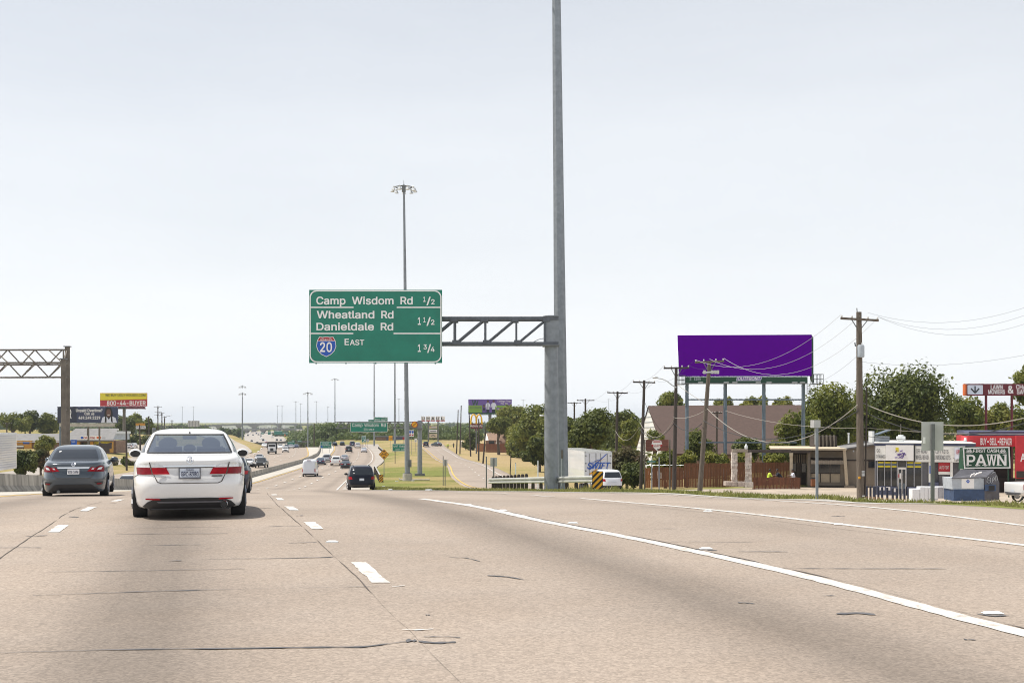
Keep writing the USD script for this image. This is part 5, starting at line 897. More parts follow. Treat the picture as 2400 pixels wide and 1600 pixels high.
# ---- delineators and sign backs by the service road and on the right verge
def stick(label, x, y0, y1, Y, r=.035, mat='steel_galv', lean=0.0, group='thin marker posts by the service road', name='marker_post'):
    s = Y / FOC; X = (x - 1200) * s; z1 = EYE - (y0 - HOR) * s; z0 = EYE - (y1 - HOR) * s; t = thing(name, label, 'post', (X, Y, z0), 0, group); g = float(G(X, Y)) - z0
    MB().tube([(0, 0, min(-.3, g - .2)), (lean * (z1 - z0), 0, z1 - z0)], r, 8).build('post', mat, t, smooth=40); MB().tube([(lean * (z1 - z0), 0, z1 - z0), (lean * (z1 - z0), 0, z1 - z0 + .03)], r * 1.15, 8).build('cap', 'steel_dark', t); return t
stick('dark marker post with a flange at the left edge of the service road', 1038.8, 1069, 1129, 140, .05, 'steel_dark')
sb = Board('road_sign', 'back of a narrow sign on a dark post left of the service road', 'road sign', 1043.3, 139); sb.panel('plate', 1038.3, 1076.5, 1048.6, 1091.5, 'sign_back', .05, .07); sb.post(1043.3, 1077, .055, 'steel_dark', y=0)
stick('tall thin post right of the service road beside the guard rail', 1140, 1070.5, 1140, 84, .045, 'steel_dark')
sb = Board('road_sign', 'square sign back on a dark post above the left end of the guard rail', 'road sign', 1157, 96); sb.panel('plate', 1149, 1072, 1165, 1092.5, 'sign_back', .05, .07); sb.post(1157, 1073, .065, 'steel_dark', y=0)
stick('dark leaning stump of a post in the dry grass', 1195.5, 1084.5, 1065, 150, .06, 'pole_wood_dark') if 0 else stick('dark leaning post in the dry grass left of the huge mast', 1195, 1065, 1085, 150, .07, 'pole_wood_dark', .12)
stick('pale flat marker behind the wooden posts, left one', 1208.3, 1085, 1112, 90, .05, 'stud_white'); stick('pale flat marker behind the wooden posts, right one', 1260.8, 1079, 1110, 90, .055, 'stud_white')
sb = Board('road_sign', 'large grey sign back on a steel post at the right verge before the white appliances', 'road sign', 2186.5, 30.2); sb.panel('plate', 2161, 988, 2212.5, 1056, 'sign_back', .04, .045); MB().b2((sb.x(2182), -.02, -.4), (sb.x(2190), .04, sb.h(1056))).build('post', 'steel_dark', sb.t); MB().b2((sb.x(2183), -.03, sb.h(1054)), (sb.x(2190.5), .035, sb.h(993))).build('post_top', 'steel_dark', sb.t); MB().b2((sb.x(2164.5), .03, sb.h(1039)), (sb.x(2170), .039, sb.h(1024))).build('sticker', 'sign_white', sb.t)
sb = Board('road_sign', 'narrow sign seen almost edge-on on a grey post before the tan restaurant', 'road sign', 1916, 29.5); MB().b2((sb.x(1912), -.03, -.4), (sb.x(1917.5), .03, sb.h(1002))).build('post', 'steel_galv', sb.t); MB().box((sb.x(1914.5), .14, sb.h(993)), (.165, .36, sb.h(984) - sb.h(1002))).build('plate', 'sign_back', sb.t); MB().box((sb.x(1918.5), .25, sb.h(1022)), (.075, .02, sb.h(1003) - sb.h(1042))).build('plate', 'sign_back', sb.t)
sn = Board('street_name_sign', 'small green street-name sign on a thin post by the fence', 'road sign', 1527, 88); sn.post(1527.5, 1072, .045, 'steel_galv', y=.03); sn.panel('blade', 1517.7, 1079, 1536.5, 1083.8, 'sign_green_far', -.03, .0); sn.word('Kirnwood Dr', 1519, 1535, 1082.7, 2.4, y=-.034, bold=False); MB().box((sn.x(1527), 0, sn.h(1074.5)), (.03, .55, .16)).build('blade', 'stud_white', sn.t)
stick('bare grey steel post right of the street-name sign', 1544.5, 1071.5, 1151, 87, .05, 'steel_galv', .01)

# ---- concrete rubbish on the grass, bridge and flyovers
lb = thing('low_bridge', 'low dark bridge crossing the oncoming lanes', 'bridge', (px(654, 0, 520)[0], 520, -9.0)); q = lambda p: (p - 654) * 520 / FOC; hz = lambda py: EYE - (py - HOR) * 520 / FOC + 9.0
MB().add([[q(572), 0, hz(1042.5)], [q(738), 0, hz(1036)], [q(738), 9, hz(1036)], [q(572), 9, hz(1042.5)], [q(572), 0, hz(1039)], [q(738), 0, hz(1032)], [q(738), 9, hz(1032)], [q(572), 9, hz(1039)]], [[0, 1, 5, 4], [1, 2, 6, 5], [2, 3, 7, 6], [3, 0, 4, 7], [4, 5, 6, 7], [3, 2, 1, 0]]).build('deck', 'steel_dark', lb)
MB().beam((q(572), -.05, hz(1038.6)), (q(738), -.05, hz(1031.6)), .25).build('parapet', 'steel_brown', lb)
for p in (606, 653, 701, 715): MB().b2((q(p) - .35, 1, -6), (q(p) + .35, 7, hz(1040.5))).build('pier', 'steel_dark', lb)
def flyover(label, Y0, pts, th, piers, mat='flyover_concrete', col=None):
    s = Y0 / FOC; t = thing('flyover', label, 'bridge', (px(620, 0, Y0)[0], Y0, -12)); Q = [np.array([(x - 620) * s, dy, EYE - (y - HOR) * s + 12]) for x, y, dy in pts]
    for i in range(len(Q) - 1):
        a, c = Q[i], Q[i + 1]; MB().add([a, c, c + [0, 12, 0], a + [0, 12, 0], a - [0, 0, th], c - [0, 0, th], c + [0, 12, -th], a + [0, 12, -th]], [[0, 1, 2, 3], [4, 7, 6, 5], [0, 4, 5, 1], [2, 6, 7, 3], [0, 3, 7, 4], [1, 5, 6, 2]]).build('deck', mat, t)
    for x, w in piers:
        X = (x - 620) * s; k = np.interp(X, [p[0] for p in Q], [p[2] for p in Q]); MB().b2((X - w, 3, -2), (X + w, 9, k - th - 2)).build('pier', mat, t)
        MB().add([[X - w, 2, k - th - 3.5], [X + w, 2, k - th - 3.5], [X + w, 10, k - th - 3.5], [X - w, 10, k - th - 3.5], [X - 3.4 * w, 1, k - th], [X + 3.4 * w, 1, k - th], [X + 3.4 * w, 11, k - th], [X - 3.4 * w, 11, k - th]], [[0, 1, 5, 4], [1, 2, 6, 5], [2, 3, 7, 6], [3, 0, 4, 7], [4, 5, 6, 7]]).build('pier_cap', mat, t)
flyover('upper far flyover arching across the motorway', 1650, [(430, 999, 0), (470, 996.5, 0), (510, 994.3, 0), (545, 993, 0), (590, 991.8, 0), (640, 991.2, 0), (680, 992, 0), (720, 993.5, 0), (760, 996, 0), (800, 999.5, 0)], 2.3, [(557.5, 1.3), (593, 2.6), (652, 1.2), (695, 1.3), (510, 1.3), (476, 1.2)])
flyover('lower far flyover curving towards the right-hand ramp', 1500, [(470, 1007, 0), (560, 1005.5, 0), (600, 1003.6, 0), (650, 1003, 0), (690, 1004, 0), (712, 1006.5, 0)], 2.0, [(575, 1.2), (615, 1.2), (650, 1.0), (668, 1.0), (688, 1.1)])
rp = thing('far_ramp', 'pale curved ramp descending on the right below the flyovers', 'ramp', (px(700, 0, 1100)[0], 1100, -13)); s = 1100 / FOC
cv = [(694, 1006.5, 717, 1007.0, 160), (703, 1011.5, 716.5, 1012, 80), (700, 1017, 712, 1018, 0), (690, 1022, 706, 1024, -90), (674, 1025, 692, 1029.5, -200)]
V = [];
for a, ya, c, yc, dy in cv: f = (1100 + dy) / 1100; V += [[((a - 1200) * f + 500) * s, dy, EYE - (ya - HOR) * s * f + 13], [((c - 1200) * f + 500) * s, dy, EYE - (yc - HOR) * s * f + 13]]
MB().add(V, [[2 * i, 2 * i + 1, 2 * i + 3, 2 * i + 2] for i in range(4)]).add([[x, y, z - 1.5] for x, y, z in V], [[2 * i, 2 * i + 2, 2 * i + 3, 2 * i + 1] for i in range(4)]).add(V + [[x, y, z - 4.5] for x, y, z in V], [[2 * i + 1, 2 * i + 11, 2 * i + 13, 2 * i + 3] for i in range(4)]).build('roadway', 'concrete_far', rp)
# ================================================================== THE RIGHT-HAND SIDE: SHOPS, SIGNS, FENCE, CHURCH
zA = lambda x, y: (2000 + x / 5.88, 1000 + y / 5.88)          # reading scales used while measuring the photograph
zB = lambda x, y: (1700 + x / 6.533, 960 + y / 6.533)
def R(b, name, q, mat, ya=0.0, yb=.06, parent=None, z=zA, label=None):
    (x0, y0), (x1, y1) = z(q[0], q[1]), z(q[2], q[3]); return b.rect(MB(), x0, y0, x1, y1, ya, yb).build(name, mat, parent or b.t, label=label)
# ---- wheel and repair shop
b = Board('repair_shop', 'white-fronted repair shop with dark blue trim and big windows behind the bollards', 'shop', 2160, 90, rz=-.30)
SD = 12.0
b.rect(MB(), 2057, 1180, 2276, 1042, .30, SD).build('wall', 'shop_grey', b.t); b.rect(MB(), 2054, 1044, 2278, 1038, -.15, SD + .1).build('parapet', 'shop_blue', b.t); b.rect(MB(), 2054, 1038.6, 2278, 1037, -.22, SD + .15).build('parapet_cap', 'wall_white', b.t)
for q in ((335, 262, 468, 468), (850, 262, 1500, 482)): R(b, 'fascia', q, 'wall_white', -.20, .31)
R(b, 'sign_panel', (470, 252, 835, 466), 'sign_white', -.30, -.205); R(b, 'downpipe', (838, 240, 856, 480), 'plastic_dark', -.30, -.22)
lg = MB(); cx, cy = zA(650, 385); rr = random.Random(3)
for k in range(16):
    a = rr.uniform(-.3, .9); x = rr.uniform(-11, 9); y = rr.uniform(-9, 9); lg.beam((b.x(cx + x), -.315, b.h(cy + y)), (b.x(cx + x + 6 * math.cos(a)), -.315, b.h(cy + y - 6 * math.sin(a))), .02, .07)
lg.build('logo', 'violet', b.t); R(b, 'logo_flash', (600, 285, 640, 345), 'yellow_print', -.325, -.31)
for s, x0, x1, y, c, bo in (('GO', 350, 395, 352, 48, 0), ('DYNAMIC', 345, 465, 432, 45, 0), ('OFF ROAD', 872, 1010, 362, 60, 0), ('WHEEL REPAIR', 865, 1030, 448, 60, 0), ('LIFT KITS', 1120, 1285, 362, 52, 0), ('LOWERING KITS', 1100, 1310, 448, 60, 0), ('TIRES', 1345, 1480, 470, 50, 0)):
    (a, z), (c2, _) = zA(x0, y), zA(x1, y); b.word(s, a, c2, z, c / 5.88, 'shop_grey', y=-.205, bold=False)
R(b, 'glazing_back', (360, 480, 945, 965), 'black', .24, .29)
for x0, x1 in ((366, 446), (456, 536), (546, 616), (752, 838), (850, 938)):
    p = R(b, 'window', (x0, 486, x1, 822), 'glass_dark', .16, .20)
    for y0, y1 in ((486, 506), (540, 562)): R(b, 'window_banner', (x0 + 2, y0, x1 - 2, y1), 'yellow_print', .13, .155, p)
    R(b, 'window_banner', (x0 + 2, 508, x1 - 2, 538), 'steel_blue', .13, .155, p)
for x in (358, 448, 538, 618, 740, 840, 940): R(b, 'mullion', (x, 478, x + 9, 822), 'appliance_grey', .05, .17)
dr = R(b, 'door', (630, 560, 738, 960), 'sign_white', .10, .16)
for x0, x1 in ((642, 676), (690, 728)): R(b, 'door_pane', (x0, 590, x1, 930), 'glass_dark', .07, .099, dr)
for q, m in (((652, 640, 672, 720), 'sign_white'), ((636, 655, 650, 700), 'red_print'), ((645, 770, 668, 920), 'steel_blue'), ((700, 780, 726, 925), 'steel_blue')): R(b, 'poster', q, m, .05, .069, dr)
R(b, 'transom', (630, 484, 738, 552), 'glass_dark', .16, .2); R(b, 'stall_riser', (350, 826, 620, 965), 'shop_blue', .02, .20); R(b, 'stall_riser', (748, 826, 942, 965), 'shop_blue', .02, .20)
for q in ((385, 838, 455, 880), (478, 832, 530, 880), (560, 850, 610, 900), (762, 850, 800, 920)): R(b, 'riser_sign', q, 'sign_white', -.01, .018)
R(b, 'recess', (948, 486, 1030, 965), 'shop_grey', .1, .29)
for q in ((1032, 486, 1108, 760), (1310, 486, 1342, 770)): R(b, 'column', q, 'wall_white', -.15, .29)
for q in ((1032, 760, 1108, 965), (1310, 770, 1370, 965), (1110, 760, 1160, 965)): R(b, 'column_base', q, 'shop_blue', -.17, .29)
R(b, 'column_poster', (1042, 530, 1070, 640), 'sign_blue', -.18, -.155); R(b, 'door_sign', (1160, 490, 1308, 610), 'red_print', .05, .25); (a, z), (c2, _) = zA(1172, 575), zA(1296, 575); b.word('AUTO TINT', a, c2, z, 7, 'sign_white', y=.04, bold=False)
gd = R(b, 'roll_door', (1168, 655, 1312, 960), 'shop_grey', .12, .25)
for y in range(668, 960, 36): R(b, 'slat', (1170, y, 1310, y + 30), 'shop_grey', .09, .119, gd)
R(b, 'door_lintel', (1160, 612, 1312, 652), 'wall_white', .02, .25); R(b, 'poster', (1425, 500, 1530, 620), 'steel_blue', .0, .05); R(b, 'poster', (1435, 560, 1490, 590), 'sign_white', -.02, -.002)
bn = MB(); 
for i, (x0, x1) in enumerate(((1362, 1408), (1408, 1454), (1454, 1502))): bn.add([[b.x(zA(x0, 0)[0]), -.30 - .05 * (i % 2), b.h(zA(0, 442 - 8 * i)[1])], [b.x(zA(x1, 0)[0]), -.35 + .05 * (i % 2), b.h(zA(0, 434 - 8 * i)[1])], [b.x(zA(x1, 0)[0]), -.35 + .05 * (i % 2), b.h(zA(0, 285)[1])], [b.x(zA(x0, 0)[0]), -.30 - .05 * (i % 2), b.h(zA(0, 283)[1])]], [[0, 1, 2, 3]])
bnp = bn.build('banner', 'cloth_white', b.t); (a, z), (c2, _) = zA(1382, 370), zA(1500, 370); b.word('APPLIANCE', a, c2, z, 10, 'red_print', y=-.40)
# roof things
rv = Board('roof_cooler', 'grey boxy cooler with an open flap on the left end of the repair shop roof', 'air conditioner', 2066, 93, z=b.h(1040) + b.z); R(rv, 'box', (310, 130, 500, 215), 'steel_galv', 0, 1.4); R(rv, 'side', (272, 60, 300, 215), 'stud_white', .2, 1.2); MB().beam((rv.x(2052), 0, rv.h(1018)), (rv.x(2084), 0, rv.h(1007)), .9, .08).build('flap', 'steel_blue', rv.t)
rv = Board('roof_ventilator', 'round white ventilator on the repair shop roof', 'roof vent', 2116, 93, z=b.h(1038) + b.z); s = rv.s; MB().tube([(0, .5, -.2), (0, .5, .22), (0, .5, .23), (0, .5, .48), (0, .5, .5), (0, .5, .62)], [.28, .28, .36, .36, .22, .20], 14).build('cowl', 'stud_white', rv.t, smooth=30); MB().tube([(0, .5, .6), (0, .5, 1.5)], .03, 6).build('pipe', 'steel_brown', rv.t)
# ---- bollards
bs = None
for i, (x, yb) in enumerate(((185, 960), (237, 962), (282, 964), (294, 968), (345, 970), (397, 978), (468, 985), (543, 990), (600, 992), (650, 996), (705, 998), (758, 1000))):
    pxx = zA(x, yb)[0]; Y = 79 - .25 * i; X = (pxx - 1200) * Y / FOC; z = EYE - (zA(0, yb)[1] - HOR) * Y / FOC; lab = 'dark blue steel bollard, ' + ('first', 'second', 'third', 'fourth, touching the third,', 'fifth', 'sixth', 'seventh', 'eighth', 'ninth', 'tenth', 'eleventh', 'last')[i] + ' from the left before the repair shop'
    if bs is None:
        bs = thing('bollard', lab, 'bollard', (X, Y, z), 0, 'bollards in front of the repair shop'); MB().tube([(0, 0, -.5), (0, 0, .70), (0, 0, .74)], [.075, .075, .04], 10).build('pipe', 'navy_panel_dark', bs, smooth=40); MB().tube([(0, 0, -.4), (0, 0, .03)], .085, 10).build('foot', 'roof_house', bs)
    else: copy_of(bs, lab, (X, Y, z), 0, 'bollards in front of the repair shop')
# ---- appliances
for q, lab, mat, sp in (((815, 855, 918, 1025), 'white washing machine at the left end of the row by the road', 'appliance', .5), ((922, 825, 1030, 1025), 'tall white freezer second from the left in the row', 'appliance', .62), ((1034, 826, 1168, 1008), 'white fridge third from the left behind the sign post', 'appliance', .6), ((1172, 825, 1292, 985), 'white appliance with a grey front', 'appliance', .55), ((1284, 868, 1378, 982), 'low white dryer at the right end of the row beside the dumpster', 'appliance', .5)):
    (x0, y0), (x1, y1) = zA(q[0], q[1]), zA(q[2], q[3]); a = Board('kitchen_appliance', lab, 'appliance', (x0 + x1) / 2, 72, 'white appliances by the road', z=EYE - (y1 - HOR) * 72 / FOC); w = a.x(x1) - a.x(x0); h = a.h(y0)
    MB().b2((-w / 2, .03, 0), (w / 2, .65, h)).build('cabinet', mat, a.t); MB().b2((-w * sp, 0, .06), (w * (sp - .08) - .02, .028, h - .04)).build('door', 'appliance_grey' if 'grey front' in lab else mat, a.t) if sp <= .5 else [MB().b2((-w / 2 + .01 + k * w / 2, 0, .06), (-w / 2 - .01 + (k + 1) * w / 2, .028, h - .04)).build('door', 'appliance_grey' if 'grey front' in lab else mat, a.t) for k in (0, 1)]
    MB().b2((-w * .46, .0, 0), (w * .46, .6, .05)).build('plinth', 'appliance_grey', a.t)
# ---- dumpster
d = Board('dumpster', 'blue and grey steel dumpster with open lids and scrawled graffiti on its side', 'dumpster', 2288, 66, z=EYE - (1173.5 - HOR) * 66 / FOC); X0, X1, X2 = (d.x(zA(v, 0)[0]) for v in (1385, 1808, 2048)); H = lambda y: d.h(zA(0, y)[1])
MB().prism([(X0, 0), (X1, 0), (X1, H(862)), (X0, H(862))], 0, 1.5).build('lower_front', 'dump_blue', d.t); MB().prism([(X0 - .05, H(860)), (X1, H(860)), (X1, H(710)), (X0 - .1, H(700))], .06, 1.5).build('upper_front', 'dump_panel', d.t)
MB().add([[X1, 0, 0], [X2, .35, .03], [X2, .35, H(770)], [X2 - .25, .3, H(620)], [X1, 0, H(705)], [X1, 1.5, 0], [X2, 1.6, .03], [X2, 1.6, H(770)], [X2 - .25, 1.6, H(620)], [X1, 1.5, H(705)]], [[0, 1, 2, 4], [4, 2, 3, 3], [5, 9, 7, 6], [9, 8, 7, 7], [1, 6, 7, 2], [2, 7, 8, 3], [3, 8, 9, 4], [0, 5, 6, 1]]).build('side', 'dump_grey', d.t)
MB().b2((X1 + .02, -.14, H(880)), (X1 + .60, .14, H(795))).build('fork_pocket', 'dump_blue', d.t); MB().b2((X1 + .18, -.145, H(872)), (X1 + .52, -.141, H(803))).build('pocket_opening', 'black', d.t)
MB().b2((d.x(zA(1495, 0)[0]), .03, H(848)), (d.x(zA(1668, 0)[0]), .058, H(715))).build('label_panel', 'sign_white', d.t)
cx, cz = d.x(zA(1582, 0)[0]), H(750); r = .11; rg = Polygon([(cx - r, cz), (cx, cz + r), (cx + r, cz), (cx, cz - r)]); MB().prism(rg.difference(rg.buffer(-.045)), .012, .028).build('emblem', 'sign_blue', d.t)
MB().add([[X0 - .15, -.05, H(700)], [X0 + .5, .3, H(590)], [X2 - .25, .5, H(595)], [X1 + .1, .0, H(690)], [X0 - .15, -.05, H(712)], [X0 + .5, .3, H(604)], [X2 - .25, .5, H(609)], [X1 + .1, .0, H(702)]], [[0, 3, 2, 1], [4, 5, 6, 7], [0, 4, 7, 3], [0, 1, 5, 4], [2, 3, 7, 6]]).build('lid', 'shop_grey', d.t)
wb = MB(); wb.tube([(d.x(zA(1600, 0)[0]), -.12, H(690)), (d.x(zA(1620, 0)[0]), -.12, H(655)), (d.x(zA(1660, 0)[0]), -.12, H(640))], .03, 6).tube([(d.x(zA(1650, 0)[0]), -.1, H(672)), (d.x(zA(1700, 0)[0]), -.1, H(640)), (d.x(zA(1760, 0)[0]), -.1, H(622))], .04, 6); wb.build('bag', 'sign_white', d.t)
gf = MB()
for pl in ([(1880, 690), (1850, 705), (1845, 760), (1880, 775), (1900, 740), (1870, 735)], [(1905, 700), (1900, 765), (1925, 775)], [(1935, 700), (1930, 770)], [(1935, 735), (1960, 730), (1955, 690), (1985, 745)], [(1985, 680), (1990, 730), (2015, 735), (2005, 670)]):
    gf.tube([(d.x(zA(x, 0)[0]), .35 * (d.x(zA(x, 0)[0]) - X1) / (X2 - X1) - .012, H(y)) for x, y in pl], .012, 4)
gf.build('graffiti', 'stud_white', d.t)
# ---- PAWN sign
p = Board('pawn_sign', 'green A-board style sign reading FIRST CASH PAWN above the dumpster', 'shop sign', 2311, 71, rz=-.22)
c_ = [zA(1522, 283), zA(2135, 265), zA(2148, 572), zA(1540, 582)]; pts = [(p.x(x), p.h(y)) for x, y in c_]
MB().prism(pts, 0, .30).build('board', 'sign_green_dark', p.t); PG = Polygon(pts); MB().prism(PG.buffer(-.02).difference(PG.buffer(-.09)), -.03, -.002).build('border', 'sign_white', p.t); MB().add([[p.x(zA(1505, 0)[0]), .5, p.h(zA(0, 290)[1])], [pts[0][0], .0, pts[0][1]], [pts[3][0], .0, pts[3][1]], [p.x(zA(1490, 0)[0]), .6, p.h(zA(0, 590)[1])]], [[0, 1, 2, 3]]).build('side', 'sign_green_dark', p.t)
for s, x0, x1, y, cp in (('FIRST', 1662, 1822, 352, 45), ('CASH', 1842, 1996, 350, 45), ('P', 1578, 1690, 535, 150), ('A', 1692, 1835, 533, 150), ('W', 1838, 1962, 530, 150), ('N', 1972, 2092, 528, 150)):
    (a, z), (c2, _) = zA(x0, y), zA(x1, y); p.word(s, a, c2, z, cp / 5.88, y=-.004)
sf = MB()                                                     # slab serifs of the big word
for x0, x1, y in ((1572, 1640, 535), (1572, 1620, 392), (1686, 1752, 535), (1778, 1846, 533), (1832, 1885, 388), (1915, 1968, 388), (1966, 2030, 530), (2044, 2096, 388), (1966, 2010, 388)): sf.b2((p.x(zA(x0, 0)[0]), -.016, p.h(zA(0, y)[1])), (p.x(zA(x1, 0)[0]), -.004, p.h(zA(0, y)[1]) + .045))
sf.build('serif', 'sign_white', p.t)
for cx in (1610, 2046):
    ar = MB(); x, z = p.x(zA(cx, 0)[0]), p.h(zA(0, 352)[1]); 
    for k in range(7): a = k * PI / 6; ar.beam((x + .06 * math.cos(a), -.01, z + .06 * math.sin(a)), (x + .19 * math.cos(a), -.01, z + .24 * math.sin(a)), .02, .045)
    ar.b2((x - .2, -.02, z - .03), (x + .2, -.004, z + .01)).build('emblem', 'sign_white', p.t)
for x0, y0, x1, y1 in ((1540, 585, 1470, 700), (2120, 575, 2128, 700)): MB().beam((p.x(zA(x0, 0)[0]), .15, p.h(zA(0, y0)[1])), (p.x(zA(x1, 0)[0]), .15, p.h(zA(0, y1)[1]) - 1.2), .07).build('leg', 'sign_green_dark', p.t)
pt = MB(); [pt.b2((p.x(zA(1590 + 34 * k, 0)[0]), -.02, p.h(zA(0, 604)[1])), (p.x(zA(1612 + 34 * k, 0)[0]), .05, p.h(zA(0, 590)[1]))) for k in range(6)]; pt.build('under_lettering', 'sign_white', p.t)
# ---- red repair building
r_ = Board('red_shop', 'bright red shop with a dark flat roof and BUY SELL REPAIR lettering', 'shop', 2330, 94, rz=-.30)
SB = MB(); R(r_, 'wall', (1600, 122, 2215, 270), 'red_wall', 0, .3); R(r_, 'wall', (2210, 118, 2700, 700), 'red_wall', -.6, .3); R(r_, 'lower_shade_wall', (1600, 720, 2700, 1120), 'trim_brown', 2.6, 3.0); R(r_, 'lower_shade_wall', (2210, 701, 2700, 1120), 'trim_brown', -.5, .3); R(r_, 'roof', (1622, 62, 2700, 120), 'shop_blue', .6, 14); R(r_, 'rear_shade_wall', (1600, 270, 2215, 720), 'trim_brown', 3.0, 3.2); R(r_, 'end_wall', (1592, 130, 1606, 700), 'red_wall', .3, 12); R(r_, 'window_band', (2100, 290, 2190, 420), 'red_print', 2.9, 2.99)  # dark brown rear and lower walls stand in for shade beneath the front
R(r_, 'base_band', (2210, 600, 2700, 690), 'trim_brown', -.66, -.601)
for s, x0, x1, y, cp in (('BUY', 1765, 1842, 246, 88), ('SELL', 1884, 1978, 246, 88), ('REPAIR', 2012, 2165, 246, 88)):
    (a, z), (c2, _) = zA(x0, y), zA(x1, y); r_.word(s, a, c2, z, cp / 5.88, y=-.01)
for x in (1862, 1996): (a, z) = zA(x, 205); MB().prism(Point(r_.x(a), r_.h(z)).buffer(.07, 6), -.02, -.002).build('dot', 'sign_white', r_.t)
for s, x0, x1, y, cp in (('Appliance', 2262, 2700, 468, 105), ('214-555', 2330, 2600, 570, 60)):
    if 'A' in s: (a, z), (c2, _) = zA(x0, y), zA(x1, y); r_.word(s, a, c2, z, cp / 5.88, y=-.61)
(a, z) = zA(1568, 185); MB().tube([(r_.x(a), -.1, r_.h(zA(0, 215)[1])), (r_.x(a), -.1, r_.h(zA(0, 150)[1]))], [.16, .08], 8).build('wall_lamp', 'stud_white', r_.t)
# ---- lawn mower sign
l = Board('shop_sign', 'long maroon sign on two posts reading LAWN MOWERS & CHAIN SAWS with an arrow', 'shop sign', 2343, 108)
l.panel('board', 2262, 899, 2440, 926.5, 'maroon', 0, .4); l.panel('board_end', 2260.5, 899.5, 2264.5, 926, 'orange', -.05, .42); aw = MB().prism(rrect(l.x(2267.5), l.h(924), l.x(2303.5), l.h(902), .08), -.03, -.002).build('arrow_panel', 'plate_white', l.t)
ar = MB(); ar.b2((l.x(2283.5), -.05, l.h(917)), (l.x(2286.5), -.032, l.h(904.5))); [ar.beam((l.x(2285), -.04, l.h(920.5)), (l.x(2285 + k * 9.5), -.04, l.h(910)), .02, .12) for k in (-1, 1)]; ar.build('arrow', 'black', aw)
for s, x0, x1, y, cp in (('LAWN', 2322, 2350, 911.5, 9.5), ('MOWERS', 2316, 2355.5, 923, 10), ('&', 2362, 2375.5, 921, 17), ('CHAIN', 2381, 2418, 911, 9.5), ('SAWS', 2383, 2416, 923, 10)): l.word(s, x0, x1, y, cp, 'sign_white', y=-.004, bold=True)
for x in (2313, 2373.5): l.post(x, 926, .11, 'maroon', y=.2)
# ---- tan restaurant
t = Board('restaurant', 'low tan restaurant with dark windows, a shingled awning and a grey gabled end', 'restaurant', 1960, 105, rz=-.20)
Rb = lambda name, q, mat, ya=0., yb=.06, parent=None: R(t, name, q, mat, ya, yb, parent, zB)
Rb('wall', (1270, 620, 1845, 1165), 'wall_tan', 0, 8); Rb('wall', (1845, 600, 2335, 1180), 'wall_tan', -.5, 9)
tx = lambda v: t.x(zB(v, 0)[0]); th = lambda v: t.h(zB(0, v)[1])
MB().add([[tx(1845), -.49, th(602)], [tx(2335), -.49, th(602)], [tx(2335), -.49, th(520)]], [[0, 1, 2]]).build('gable', 'wall_tan', t.t)
MB().add([[tx(1740), -.8, th(598)], [tx(2340), -.8, th(500)], [tx(2345), -.8, th(520)], [tx(1745), -.8, th(618)], [tx(1740), 9.5, th(598)], [tx(2340), 9.5, th(500)], [tx(2345), 9.5, th(520)], [tx(1745), 9.5, th(618)]], [[0, 3, 2, 1], [0, 1, 5, 4], [4, 5, 6, 7], [3, 7, 6, 2]]).build('roof', 'roof_grey', t.t)
MB().add([[tx(1760), 3.0, th(560)], [tx(2110), 3.0, th(480)], [tx(2330), 3.0, th(500)], [tx(1800), 0, th(598)], [tx(2330), -.2, th(512)]], [[0, 3, 4, 2], [0, 2, 1, 1]]).build('roof_slope', 'roof_grey', t.t)
Rb('fascia', (720, 585, 1830, 612), 'trim_cream', -1.6, 8.2); Rb('fascia_board', (360, 612, 1300, 655), 'trim_brown', -1.5, -1.2); Rb('fascia_board', (1300, 610, 1845, 632), 'trim_brown', -.1, .05)
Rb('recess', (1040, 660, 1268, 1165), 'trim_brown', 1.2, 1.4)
for x in range(1050, 1265, 34): Rb('slat', (x, 690, x + 16, 860), 'wall_tan_dark', 1.05, 1.19)
for q in ((1050, 830, 1105, 950), (1195, 830, 1262, 965)): Rb('window', q, 'glass_dark', 1.0, 1.19)
Rb('door', (1115, 820, 1188, 1165), 'trim_brown', .95, 1.19)
Rb('pillar', (1268, 650, 1306, 1165), 'wall_tan_dark', -.9, .1); Rb('pillar', (998, 660, 1042, 1165), 'trim_cream', -1.4, -1.1); Rb('pillar_cap', (992, 655, 1046, 705), 'trim_cream', -1.5, -1.0)
aw = MB().add([[tx(1320), 0, th(735)], [tx(1785), 0, th(735)], [tx(1800), -1.2, th(800)], [tx(1308), -1.2, th(800)], [tx(1308), -1.2, th(826)], [tx(1800), -1.2, th(826)], [tx(1320), 0, th(826)], [tx(1785), 0, th(826)]], [[0, 3, 2, 1], [3, 4, 5, 2], [0, 6, 4, 3], [1, 2, 5, 7], [4, 6, 7, 5]]).build('awning', 'trim_brown', t.t)
for k in range(14): MB().b2((tx(1310 + k * 35), -1.26, th(824)), (tx(1343 + k * 35), -1.2, th(765 + 3 * (k % 2)))).build('shingle', 'wall_tan', aw)
for x0, x1 in ((1318, 1450), (1458, 1600), (1608, 1752)): w = Rb('window', (x0, 834, x1, 968), 'glass_dark', -.06, -.002); Rb('frame', (x0, 966, x1, 976), 'trim_brown', -.10, -.061, w)
for q in ((1330, 980, 1455, 1108), (1470, 980, 1600, 1108), (1616, 980, 1752, 1108)): Rb('panel', q, 'trim_cream', -.05, -.003)
for x in (1458, 1604): Rb('panel_rail', (x, 976, x + 10, 1110), 'trim_brown', -.08, -.003)
MB().beam((tx(1800), -1.3, th(600)), (tx(1836), -1.3, th(1142)), .26, .3).build('slanted_post', 'trim_cream', t.t); Rb('step', (1800, 1150, 1945, 1190), 'wall_tan_dark', -1.7, -.9)
